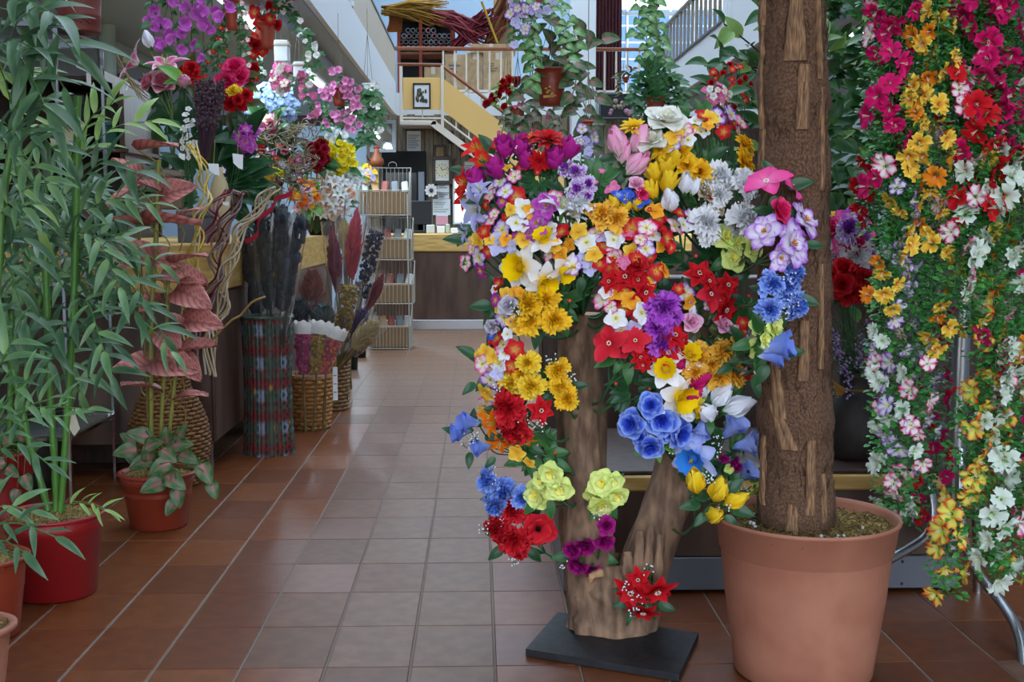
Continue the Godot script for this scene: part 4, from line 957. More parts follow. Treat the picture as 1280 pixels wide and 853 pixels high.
func dried_flowers():
	var st := mesh_tool()
	# tall plaid woven cylinder with black wrapped bouquets
	var at := G(337, 566); var t := at.z / -F
	var cols := [C("37453a"), C("415044"), C("4a584a")]
	var pick := func(i, j):
		var band: int = (i * 3) / 7
		if i % 8 in [1, 2, 3, 5] and (j % 3 != 0 or i % 8 == 2): return C("7c2024").darkened(0.15 * ((i * 5 + j * 3) % 3))
		if i % 8 in [6, 7, 0] and j % 6 in [0, 1]: return C("7c8698")
		if (i * 13 + j * 7) % 41 == 0: return C("a8803a")
		return cols[(i + j * 2 + band) % 3]
	basket("woven_cylinder", "tall woven cylinder in dark red, green and grey plaid on the floor", at, func(s): return (31.5 - 2.5 * sin(PI * s)) * t, 172 * t, 34, 34, cols, pick, 0.004)
	var k1 := t
	for q in [["black wrapped bouquet in crinkled film in the plaid cylinder, with a red ribbon", 340, 398, 338, 262, 46, "16181c", 0.0], ["dark grey wrapped bouquet in the plaid cylinder nearest the begonia", 322, 398, 318, 292, 40, "2a2024", 0.15], ["navy and black wrapped bouquet in the plaid cylinder beside the dried flowers", 352, 398, 366, 272, 40, "1b2430", -0.1]]:
		var d: float = -at.z + q[7]
		var a := P(q[1], q[2], d); var b := P(q[3], q[4], d); var up := (b - a).normalized(); var L := (b - a).length()
		var o := thing("wrapped_bouquet", q[0], "bouquet", a, "wrapped bouquets in the plaid cylinder")
		st = mesh_tool(); var c0 := C(q[6])
		for k in 260:
			var s := rr(0.12, 1.0); var g := rr(0, TAU); var w: float = S(q[5], d) * 0.5 * (0.25 + 0.6 * s) * sqrt(rr(0, 1))
			var p := a + up * L * s + aim(up) * Vector3(cos(g), 0, sin(g)) * w
			ball(st, p, rr(0.012, 0.03), c0.lerp(C("14161c"), rr(0, 1)), 3, 1.6)
		part(o, "flowers", st, M("dull"))
		st = mesh_tool(); var out := []; var bs := aim(up)
		for i in 12:
			var s := i / 11.0; var rg := PackedVector3Array()
			for j in 22:
				var g := -TAU * j / 22; rg.append(a + up * (L * (-0.12 + 1.2 * s)) + bs * Vector3(cos(g), 0, sin(g)) * S(q[5], d) * 0.5 * (0.42 + 0.62 * pow(s, 0.7) - 0.25 * smoothstep(0.8, 1.0, s)) * (1.0 + 0.09 * sin(j * 2.9 + i * 0.7) + rr(-0.04, 0.04)))
			out.append(rg)
		rows(st, out, [], true); part(o, "clear_wrap", st, M("film"))
		st = mesh_tool()
		for k in 5: tube(st, [a + Vector3(rr(-0.02, 0.02), -0.15, rr(-0.02, 0.02)), a + up * L * 0.4 + Vector3(rr(-0.04, 0.04), 0, 0)], 0.004, 4, C("3a3a30"), false)
		part(o, "stalks", st, M("dull"))
		if q[7] == 0.0:
			st = mesh_tool(); var rp := []
			for p in [[362, 226], [364, 240], [354, 246], [344, 248], [341, 258], [334, 266], [326, 270], [322, 280], [322, 292], [314, 299], [306, 302]]: rp.append(P(p[0], p[1], d - 0.22))
			var cur := curve(rp, 40); var rs := []
			for p in cur: rs.append(PackedVector3Array([p + Vector3(0, 0.012, 0.004), p + Vector3(0.004, -0.012, -0.004)]))
			rows(st, rs, [C("b01838")]); 
			for i in 41: st.set_color(C("b01838"))
			var rcol := mk("ribbon_red", "b01838", 0.4); rcol.cull_mode = BaseMaterial3D.CULL_DISABLED
			part(o, "ribbon", st, rcol)
	# sleeves of dried flowers standing in buckets and baskets behind
	sleeve("rust red fluffy dried cone in film behind the wicker basket", 392, 402, 390, 338, 30, 7.6, "8a3c28", "cone", "74301f")
	sleeve("tall dull red dried plume in film beside the counter edge", 424, 392, 415, 285, 22, 8.3, "6a1c2c", "spike", "843040")
	sleeve("yellow dried plume in film behind the tall pink one", 432, 330, 430, 275, 20, 8.8, "b89420", "spike", "c8a838")
	sleeve("tall coral pink dried plume in film with bright red tips", 436, 380, 446, 262, 26, 8.5, "b04454", "spike", "c8303c")
	sleeve("tall navy dried larkspur in film leaning to the right", 448, 385, 470, 290, 24, 8.4, "10142e", "knobs", "1c2244")
	sleeve("mustard knobbly dried head in film in front of the pink plume", 425, 435, 437, 356, 27, 7.9, "7e6420", "knobs", "94762a")
	sleeve("small crimson dried plume in film leaning over the wire rack", 452, 400, 478, 345, 18, 9.0, "6a1020", "spike", "841a2a")
	sleeve("purple dried statice in film low in front of the wire rack", 432, 434, 456, 388, 24, 8.0, "3c1a4e", "cone", "4c2460")
	sleeve("cream dried flower head in film low beside the purple statice", 440, 440, 470, 402, 26, 7.8, "b09a6a", "cone", "c4ae80")
	sleeve("dark teal dried bundle in film behind the scalloped packets", 374, 410, 373, 376, 24, 7.5, "1c2e34", "cone", "2a4048")
	sleeve("grey green dried bundle in film behind the scalloped packets", 404, 412, 404, 382, 30, 7.5, "3c4846", "cone", "4c5a56")
	# scalloped wrapped posies standing in the front basket
	for q in [["magenta posy in a white scalloped wrap in the wicker basket", 378, 474, 380, 404, 30, "8a1450", "b02a6a"], ["mustard posy in a white scalloped wrap in the wicker basket", 393, 474, 402, 404, 30, "8a6a18", "a8842c"], ["pink and orange posy in a white scalloped wrap leaning out of the wicker basket", 402, 472, 422, 412, 26, "a02a5a", "c0602a"]]:
		var d := 7.15
		var a := P(q[1], q[2], d); var b := P(q[3], q[4], d); var up := (b - a).normalized(); var L := (b - a).length(); var bs := aim(up, 0.3)
		var o := thing("wrapped_posy", q[0], "posy", a, "scalloped posies in the wicker basket")
		st = mesh_tool(); var w: float = S(q[5], d) * 0.5
		for k in 170:
			var s := rr(0.1, 0.95); var g := rr(0, TAU); ball(st, a + up * L * s + bs * Vector3(cos(g), 0, sin(g)) * w * (0.35 + 0.5 * s) * sqrt(rr(0.2, 1)), rr(0.008, 0.016), C(q[6]).lerp(C(q[7]), rr(0, 1)), 3)
		part(o, "flowers", st, M("dull"))
		st = mesh_tool()
		for k in 4: tube(st, [Vector3(a.x, 0.06, a.z) + Vector3(rr(-0.02, 0.02), 0, rr(-0.02, 0.02)), a + up * L * 0.3], 0.003, 4, C("6a5a34"), false)
		part(o, "stalks", st, M("dull"))
		st = mesh_tool(); var out := []
		for i in 4:
			var rg := PackedVector3Array(); var s := i / 3.0
			for j in 33:
				var g := TAU * j / 32; rg.append(a + up * (L * (0.82 + 0.16 * s) + (0.02 * absf(sin(j * 0.9)) if i == 3 else 0.0)) + bs * Vector3(cos(g), 0, sin(g)) * w * (0.95 + 0.1 * s))
			out.append(rg)
		var wcol := [C("dcdcd8"), C("dcdcd8"), C("dcdcd8"), C("e8e8e4")]
		rows(st, out, wcol); part(o, "scalloped_edge", st, M("dull"))
		st = mesh_tool(); out = []
		for i in 5:
			var s := i / 4.0; var rg := PackedVector3Array()
			for j in 18:
				var g := -TAU * j / 18; rg.append(a + up * (L * s * 0.95) + bs * Vector3(cos(g), 0, sin(g)) * w * (0.5 + 0.55 * s) * (1.0 + 0.05 * sin(j * 2.4 + i)))
			out.append(rg)
		rows(st, out, [], true); part(o, "clear_wrap", st, M("film"))
	# twisted willow, coiled in colour
	for q in [["yellow coiled willow sticks rising from the wicker vase", "c8a83c", [[232, 455], [228, 420], [236, 392], [232, 370], [242, 345], [240, 318], [252, 292], [248, 270], [258, 250], [250, 230], [258, 210], [240, 180]], 5, 6.0], ["dark red coiled willow sticks rising from the wicker vase", "5a1018", [[240, 455], [244, 420], [256, 395], [262, 365], [272, 345], [268, 320], [282, 300], [280, 280], [292, 262], [298, 240], [305, 245]], 6, 6.0], ["crimson and green coiled willow sticks behind the yellow ones", "7a1430", [[246, 400], [250, 360], [262, 325], [258, 300], [270, 278], [264, 262], [278, 250], [290, 238]], 5, 6.15], ["cream coiled willow sticks arching over the wrapped bouquets", "b8a078", [[262, 470], [262, 430], [270, 405], [280, 385], [276, 360], [284, 335], [296, 315], [300, 285], [318, 268], [330, 245], [345, 235]], 6, 5.95]]:
		var o := thing("twisted_willow", q[0], "willow sticks", P(q[2][0][0], q[2][0][1], q[4]))
		for k in q[3]:
			st = mesh_tool(); var pts := []
			var i := 0
			for p in q[2]:
				pts.append(P(p[0] + 8.0 * sin(i * 1.5 + k * 0.75), p[1] + rr(-2, 2), q[4] + 0.04 * cos(i * 1.9 + k))); i += 1
			tube(st, curve(pts, 36), 0.0055, 4, C(q[1]).lightened(0.1 * (k % 3)), false); part(o, "stick", st, M("paint"))
	st = mesh_tool(); tube(st, curve([P(262, 428, 5.9), P(290, 400, 5.85), P(300, 395, 5.85), P(315, 378, 5.8), P(332, 371, 5.8)], 16), 0.006, 5, C("a88a50"))
	var tw := part(self, "willow_twig", st, M("paint")); tag(tw, "single tan twig curving in front of the plaid cylinder", "twig")
	# flat straw bundle and thin canes behind the lilies
	var cb := thing("cane_bundle", "tan dried canes leaning diagonally behind the striped lilies", "canes", P(182, 128, 7.0))
	for k in 9:
		st = mesh_tool(); tube(st, [P(143 + k * 1.2, 62 + k * 5, 7.05), P(172 + k * 2.5, 124 + rr(-8, 8), 7.0)], 0.003, 4, C("a08a60"), false); part(cb, "cane", st, M("dull"))

# ---------------------------------------------------------------- left: flowers on the counter, hanging plants, potted plants
func pot(o: Node3D, at: Vector3, r0: float, r1: float, h: float, m: String, fill := "moss", lip := 0.012, band := 0.0):
	var st := mesh_tool()
	var pr := [[0.001, 0.0], [r0 - 0.006, 0.0], [r0, 0.006]]
	if band > 0.0: pr += [[lerpf(r0, r1, 0.78), h * 0.78], [lerpf(r0, r1, 0.80) + band, h * 0.80], [r1 + band * 0.4, h - lip * 1.6]]
	else:
		for i in range(1, 6): pr.append([lerpf(r0, r1, i / 6.0), h * i / 6.0])
	pr += [[r1, h - lip * 1.4], [r1 + lip, h - lip], [r1 + lip, h - lip * 0.3], [r1 + lip * 0.5, h], [r1 - lip * 0.3, h - lip * 0.2], [r1 - lip * 0.6, h - lip * 1.5], [r1 * 0.92, h * 0.6]]
	lathe(st, at, pr, 48); part(o, "pot", st, M(m))
	if fill:
		st = mesh_tool(); var rr0 := []; var cc := []
		for i in 9:
			var rg := PackedVector3Array(); var s := i / 8.0
			for j in 28:
				var g := -TAU * j / 28; rg.append(at + Vector3(cos(g) * (r1 - lip * 0.6) * maxf(s, 0.01), h - 0.02 + 0.02 * (1.0 - s) + (rr(-0.008, 0.012) if s < 1.0 else 0.0), sin(g) * (r1 - lip * 0.6) * maxf(s, 0.01)))
			rr0.append(rg); cc.append(Color.WHITE)
		rr0.reverse(); rows(st, rr0, cc, true); part(o, fill, st, M("moss"))
		st = mesh_tool()
		for k in 110:
			var g := rr(0, TAU); var q := at + Vector3(cos(g), 0, sin(g)) * r1 * sqrt(rr(0.02, 0.95)) + Vector3(0, h - 0.015, 0); var dd := Vector3(rr(-1, 1), rr(0.1, 0.6), rr(-1, 1)) * 0.025
			tube(st, [q - dd, q + Vector3(0, 0.012, 0), q + dd], [0.0012, 0.0016, 0.0006], 3, C("8a7440").lerp(C("4a3c1c"), rr(0, 1)), false)
		part(o.get_node(fill), "moss_fibres", st, M("dull"), "", "stuff")
func clump(called: String, label: String, codes: Array, cx: float, cy: float, rx: float, ry: float, n: int, size: float, d: float, foot: Vector2, lc := "deep", nl := 8, ls := 24.0, cat := "flowers"):
	var f := P(foot.x, foot.y, d)
	if f.x < -0.8 and d < 11.5: f.y = 1.2; f.x = minf(f.x, -1.42)
	var o := thing(called, label, cat, f)
	var st := mesh_tool()
	var c := P(cx, cy, d)
	for i in n:
		var g := i * 2.39996 + rr(-0.3, 0.3); var q := sqrt((i + 0.5) / n)
		var px := cx + cos(g) * rx * q; var py := cy + sin(g) * ry * q
		var p := P(px, py, d - S(minf(rx, ry), d) * 0.7 * sqrt(maxf(0.0, 1.0 - q * q)) + rr(-0.02, 0.02))
		var sz := S(size, d) * rr(0.85, 1.15)
		flower(o, codes[i % codes.size()], p, sz, (p - c).normalized() * 0.8 + Vector3(rr(-0.4, 0.4), rr(0.0, 0.5), 0.9), rr(0, 6))
		if i % 2 == 0: tube(st, [f + (p - f) * 0.05, f.lerp(p, 0.55) + Vector3(rr(-0.02, 0.02), 0, -0.03), p - Vector3(0, 0, sz * 0.2)], 0.0022, 4, C("3a6034"), false)
	part(o, "stems", st, M("leaf"))
	for i in nl:
		var g := rr(0, TAU); var p := P(cx + cos(g) * rx * rr(0.3, 1.0), cy + ry * 0.3 + sin(g) * ry * rr(0.3, 1.0), d + 0.02)
		leaf_at(o, lc, p, S(ls, d) * rr(0.8, 1.3), Vector3(cos(g), -sin(g) * 0.8 + 0.1, rr(0.1, 0.6)), Vector3(0, 0.6, 0.8))
	return o

func left_shelf_flowers():
	var st := mesh_tool()
	var o: Node3D
	# striped lilies
	o = thing("striped_lilies", "striped pink and white lilies with a closed green bud beside the chrome pole", "flowers", P(215, 200, 6.8))
	for q in [[174, 80, 46, "lp", -1.0, 0.4], [207, 88, 44, "lp", 0.1, 1.0], [203, 107, 36, "oi", 0.1, 0.4], [190, 105, 30, "oi", -0.6, 0.4]]:
		flower(o, q[3], P(q[0], q[1], 6.75), S(q[2], 6.75), Vector3(q[4], q[5], 0.5), rr(0, 6))
	flower(o, "wt", P(186, 52, 6.8), S(24, 6.8), Vector3(-0.3, 1, 0.1), 0, "flower_bud")
	for q in [[186, 60, 200, 110], [178, 92, 215, 150], [207, 95, 216, 160], [203, 108, 218, 170]]: tube(st, curve([P(q[0], q[1], 6.8), P((q[0] + q[2]) / 2.0 + 3, (q[1] + q[3]) / 2.0, 6.8), P(q[2], q[3], 6.82), P(217, 205, 6.85)], 8), 0.006, 5, C("5a7a3a"), false)
	part(o, "stems", st, M("leaf"))
	for k in 12: leaf_at(o, "deep", P(200 + rr(0, 40), 125 + rr(0, 60), 6.85), S(rr(30, 44), 6.8), Vector3(rr(-1, 1), rr(-0.4, 1), rr(0.2, 0.6)), Vector3(0, 0.4, 1))
	clump("single_tulip", "pink tipped white tulip standing in front of red flowers", ["pt"], 229, 102, 2, 2, 1, 26, 6.6, Vector2(232, 180), "light", 2, 30)
	clump("red_flowers", "bright red flowers between the pink tulip and the dark dried bundle", ["rr", "lr"], 238, 92, 9, 9, 5, 18, 6.8, Vector2(238, 190), "olive", 5, 24)
	clump("magenta_roses", "three large magenta roses above the purple dried bundle", ["rp"], 292, 96, 17, 10, 3, 28, 6.9, Vector2(275, 190), "olive", 6, 26)
	clump("red_roses", "red roses and a yellow one right of the purple dried bundle", ["rr", "rr", "ry", "rr"], 293, 124, 16, 14, 6, 18, 6.7, Vector2(285, 200), "olive", 6, 24)
	o = thing("dried_lavender", "dense dark purple dried bundle wrapped in film below the magenta roses", "dried flowers", P(256, 200, 6.4))
	st = mesh_tool()
	for k in 110:
		var x := rr(-1, 1); var a := P(256 + x * 5, 200, 6.4 + rr(-0.02, 0.02)); var b := P(262 + x * 19, 96 + rr(0, 26), 6.4 + rr(-0.08, 0.08))
		var c := C("2c1a2c").lerp(C("4a3050"), rr(0, 1)).lerp(C("6a4a34"), rr(0, 0.5))
		tube(st, [a, b], 0.003, 3, c, false)
		for i in 8: ball(st, a.lerp(b, 0.5 + i * 0.065) + Vector3(rr(-1, 1), rr(-1, 1), rr(-1, 1)) * 0.008, 0.008, c.lightened(rr(0, 0.06)), 3)
	part(o, "stalks", st, M("dull"), "", "stuff")
	clump("blue_sprays", "pale blue small flower sprays under the white planters", ["lb"], 338, 134, 34, 30, 90, 9, 8.6, Vector2(335, 210), "light", 8, 18)
	clump("pink_alstroemeria", "pale pink speckled flowers left of the curly dried twigs", ["oi", "pk", "p"], 334, 156, 14, 10, 6, 17, 8.1, Vector2(330, 230), "green", 8, 26)
	clump("purple_orchid", "deep purple orchid spray behind the white tags", ["lm", "om"], 308, 172, 9, 16, 7, 17, 6.7, Vector2(300, 230), "deep", 8, 36)
	clump("foliage_bunch", "dark green leafy stems behind the twisted willow", ["v"], 262, 215, 52, 46, 5, 8, 6.75, Vector2(262, 290), "deep", 60, 40, "foliage")
	clump("foliage_bunch", "olive brown leaves around a single red flower in the middle of the counter", ["rr"], 345, 183, 22, 14, 2, 16, 8.4, Vector2(335, 260), "olive", 16, 34, "foliage")
	clump("red_dried_heads", "dark red dried flower heads left of the yellow freesias", ["br", "rd"], 396, 193, 15, 17, 12, 15, 10.3, Vector2(390, 260), "green", 7, 22)
	clump("yellow_freesias", "bright yellow freesias in the middle of the counter flowers", ["yk"], 424, 197, 19, 19, 22, 15, 10.7, Vector2(415, 270), "green", 6, 22)
	clump("white_speckled_orchid", "white speckled orchid above the yellow freesias", ["wk"], 420, 172, 13, 9, 8, 13, 10.9, Vector2(420, 250), "deep", 4, 18)
	clump("peach_bouquet", "peach and white flower bouquet in a dark bowl on the counter", ["pe", "ws", "pe", "lw"], 411, 246, 32, 24, 40, 15, 10.6, Vector2(410, 282), "green", 10, 20)
	clump("white_star_flowers", "white star flowers above the peach bouquet", ["ws"], 428, 222, 24, 11, 14, 15, 10.8, Vector2(420, 280), "light", 4, 20)
	clump("orange_daisies", "small orange daisies left of the peach bouquet", ["os", "o", "da"], 377, 244, 19, 20, 22, 11, 9.6, Vector2(385, 290), "light", 10, 18)
	clump("yellow_sprig", "small golden flowers beneath the curly dried twigs", ["gy", "dy", "yk"], 330, 217, 22, 9, 10, 13, 8.0, Vector2(325, 270), "green", 8, 22)
	clump("meadow_sprays", "yellow orange and lilac small flowers standing in the top tier of the wire rack", ["o", "y", "l"], 458, 219, 13, 12, 18, 8, 12.6, Vector2(462, 245), "light", 4, 12)
	clump("white_statice", "white statice spray beside the dark purple bundle", ["W" if false else "w"], 235, 168, 9, 32, 24, 7, 6.5, Vector2(238, 225), "deep", 5, 24)
	clump("violet_sprays", "violet and red small sprays under the yellow golden flowers", ["v", "m", "r"], 345, 205, 40, 24, 26, 8, 8.4, Vector2(345, 285), "deep", 30, 22)
	# curly dried twigs
	o = thing("curly_twigs", "grey brown curly dried twigs in the middle of the counter flowers", "dried twigs", P(345, 300, 8.1))
	st = mesh_tool()
	for k in 130:
		var c := P(358 + rr(-34, 36), 205 + rr(-52, 42), 8.0 + rr(-0.12, 0.12)); var r := rr(0.03, 0.07); var pts := []
		var bs := Basis.from_euler(Vector3(rr(0, 6), rr(0, 6), rr(0, 6))); var m := rr(2.5, 5.0)
		for i in 9: var g := m * i / 8.0; pts.append(c + bs * Vector3(cos(g) * r, sin(g) * r, i * 0.006 - 0.02))
		tube(st, pts, 0.0035, 4, C("6c5c4c").lerp(C("a09484"), rr(0, 1)), false)
	part(o, "twigs", st, M("dull"), "", "stuff")
	# dark bowl, hen figure, white tags
	var d := 10.8; var at := P(404, 298, d); at.y = 1.2
	o = thing("flower_bowl", "dark reddish brown glazed bowl holding the peach bouquet", "bowl", at)
	st = mesh_tool(); var k1 := S(1, d)
	lathe(st, at, [[0.001, 0], [16 * k1, 0], [22 * k1, 12 * k1], [24 * k1, 22 * k1], [22 * k1, 27 * k1], [20 * k1, 24 * k1], [15 * k1, 4 * k1]], 28, [C("3a1614"), C("3a1614"), C("4a1e1a")]); part(o, "bowl", st, M("paint"))
	d = 12.62; at = P(471, 208, d); k1 = S(1, d)
	o = thing("hen_figure", "terracotta hen figure sitting on top of the wire rack", "figurine", at)
	st = mesh_tool(); lathe(st, at, [[0.001, 0], [7 * k1, 0], [9 * k1, 4 * k1], [8.5 * k1, 8 * k1], [5 * k1, 13 * k1], [3 * k1, 18 * k1], [2.6 * k1, 21 * k1], [0.001, 23 * k1]], 18, [C("8a4a28")]); part(o, "body", st, M("paint"))
	st = mesh_tool()
	for i in 4: petal(st, PI + 0.25 * (i - 1.5), 0.1, 0.03, 0.6, 1.2, "r", [C("6a3018"), C("7a3a1e"), C("5a2814")], {"r0": 0.05})
	var tl := part(o, "tail", st, M("paint")); tl.position += at + Vector3(0, 4 * k1, 0)
	st = mesh_tool(); for i in 3: ball(st, at + Vector3((i - 1) * 2 * k1, 23 * k1, 0), 1.8 * k1, C("8a1c20"), 4)
	part(o.get_node("body"), "comb", st, M("paint"))
	st = mesh_tool(); tube(st, [at + Vector3(2 * k1, 20 * k1, 0), at + Vector3(6 * k1, 19 * k1, 0)], [0.012, 0.001], 5, C("c89a40")); part(o.get_node("body"), "beak", st, M("paint"))
	var n := 0
	for q in [[267, 212, 13, 15], [297, 202, 13, 19], [227, 196, 8, 8], [282, 255, 8, 5]]:
		st = mesh_tool(); var p := P(q[0], q[1], 6.0); var w := S(q[2], 6.0); var h := S(q[3], 6.0)
		prism(st, PackedVector2Array([Vector2(-w / 2, h / 2), Vector2(w / 2, h * 0.45), Vector2(w / 2, -h / 2), Vector2(w * 0.1, -h * 0.42), Vector2(-w * 0.4, -h * 0.1)]), Transform3D(Basis.from_euler(Vector3(0, 0.3, rr(-0.15, 0.15))), p), 0.003, C("e4e8ea"))
		o = thing("price_tag", ["white torn price tag hanging on a willow twig left of the other tag", "white angled price tag hanging from a thin cord right of the dried bundle", "small white tag below the white statice", "tiny white tag among the coiled willow"][n], "tag", p); part(o, "card", st, M("dull"))
		st = mesh_tool(); tube(st, [p + Vector3(0, h * 0.4, 0), p + Vector3(0.01, h * 0.4 + S(30, 6), 0)], 0.0015, 3, C("a8946c")); part(o, "cord", st, M("paint")); n += 1

# a hanging pot: the pot in pixels, its depth, trailing strands of leaves and flowers, wires up to the ceiling
func hanging(label: String, px: float, py: float, w: float, h: float, d: float, m: String, strands: Array, lc: String, ls: float, fc: Array, fs: float, dens := 1.0, every := 2, square := false):
	var at := P(px, py + h / 2.0, d); var k := S(1, d)
	var o := thing("hanging_plant", label, "hanging plant", at)
	var st := mesh_tool()
	if w > 0.0:
		if square:
			abox(st, at + Vector3(-w * k / 2, 0, -w * k / 2), at + Vector3(w * k / 2, h * k, w * k / 2), 0.006); part(o, "planter", st, M(m))
			st = mesh_tool(); abox(st, at + Vector3(-w * k / 2 - 0.006, h * k * 0.72, -w * k / 2 - 0.006), at + Vector3(w * k / 2 + 0.006, h * k * 0.86, w * k / 2 + 0.006), 0.004); part(o.get_node("planter"), "band", st, M("tan_panel"))
		else: pot(o, at, w * k * 0.38, w * k * 0.5, h * k, m, "", 0.008)
		for s in [-1, 0, 1]:
			st = mesh_tool(); tube(st, [at + Vector3(s * w * k * 0.48, h * k, -0.03 * absf(s) + 0.03), at + Vector3(0, h * k + S(60, d), 0)], 0.0018, 3, C("8a7a60")); part(o, "hanger", st, M("paint"))
		st = mesh_tool(); tube(st, [at + Vector3(0, h * k + S(60, d), 0), at + Vector3(0, maxf(h * k + S(90, d), 2.72 - at.y), 0)], 0.002, 3, C("8a7a60")); part(o, "hook_wire", st, M("paint"))
	st = mesh_tool()
	var i := 0
	for s in strands:
		var pts := []; var zz := d + rr(-0.05, 0.05)
		for j in range(0, s.size(), 2): pts.append(P(s[j] + rr(-1.5, 1.5), s[j + 1], zz - 0.04 * j / s.size()))
		var len := 0.0
		for j in pts.size() - 1: len += pts[j].distance_to(pts[j + 1])
		var nn := maxi(3, int(len / S(ls, d) * 2.4 * dens))
		var c := curve(pts, nn)
		tube(st, c, 0.0025, 4, C("3c5a30"), false)
		for j in range(0 if w > 0.0 else 1, c.size()):
			var t: Vector3 = (c[mini(j + 1, nn)] - c[maxi(j - 1, 0)]).normalized()
			var sd := 1.0 if j % 2 == 0 else -1.0
			var dir := t * 0.5 + Vector3(sd * rr(0.4, 1.0), rr(-0.2, 0.2), rr(0.0, 0.8))
			var bloom: bool = fc.size() > 0 and (j % every == 0 or every == 1) if every != 2 else fc.size() > 0 and rr(0, 1) < 0.5
			if bloom:
				flower(o, fc[(i + j) % fc.size()], c[j] + Vector3(sd * 0.015 + rr(-0.3, 0.3) * S(fs, d), rr(-0.4, 0.4) * S(fs, d), 0.02), S(fs, d) * rr(0.8, 1.2), Vector3(sd * rr(0.1, 0.8), rr(-0.3, 0.4), 1.0), rr(0, 6))
			if not bloom or every == 1:
				leaf_at(o, lc, c[j], S(ls, d) * rr(0.75, 1.2), dir, Vector3(rr(-0.3, 0.3), 0.45, 0.9))
		i += 1
	part(o, "vines", st, M("leaf"))
	return o

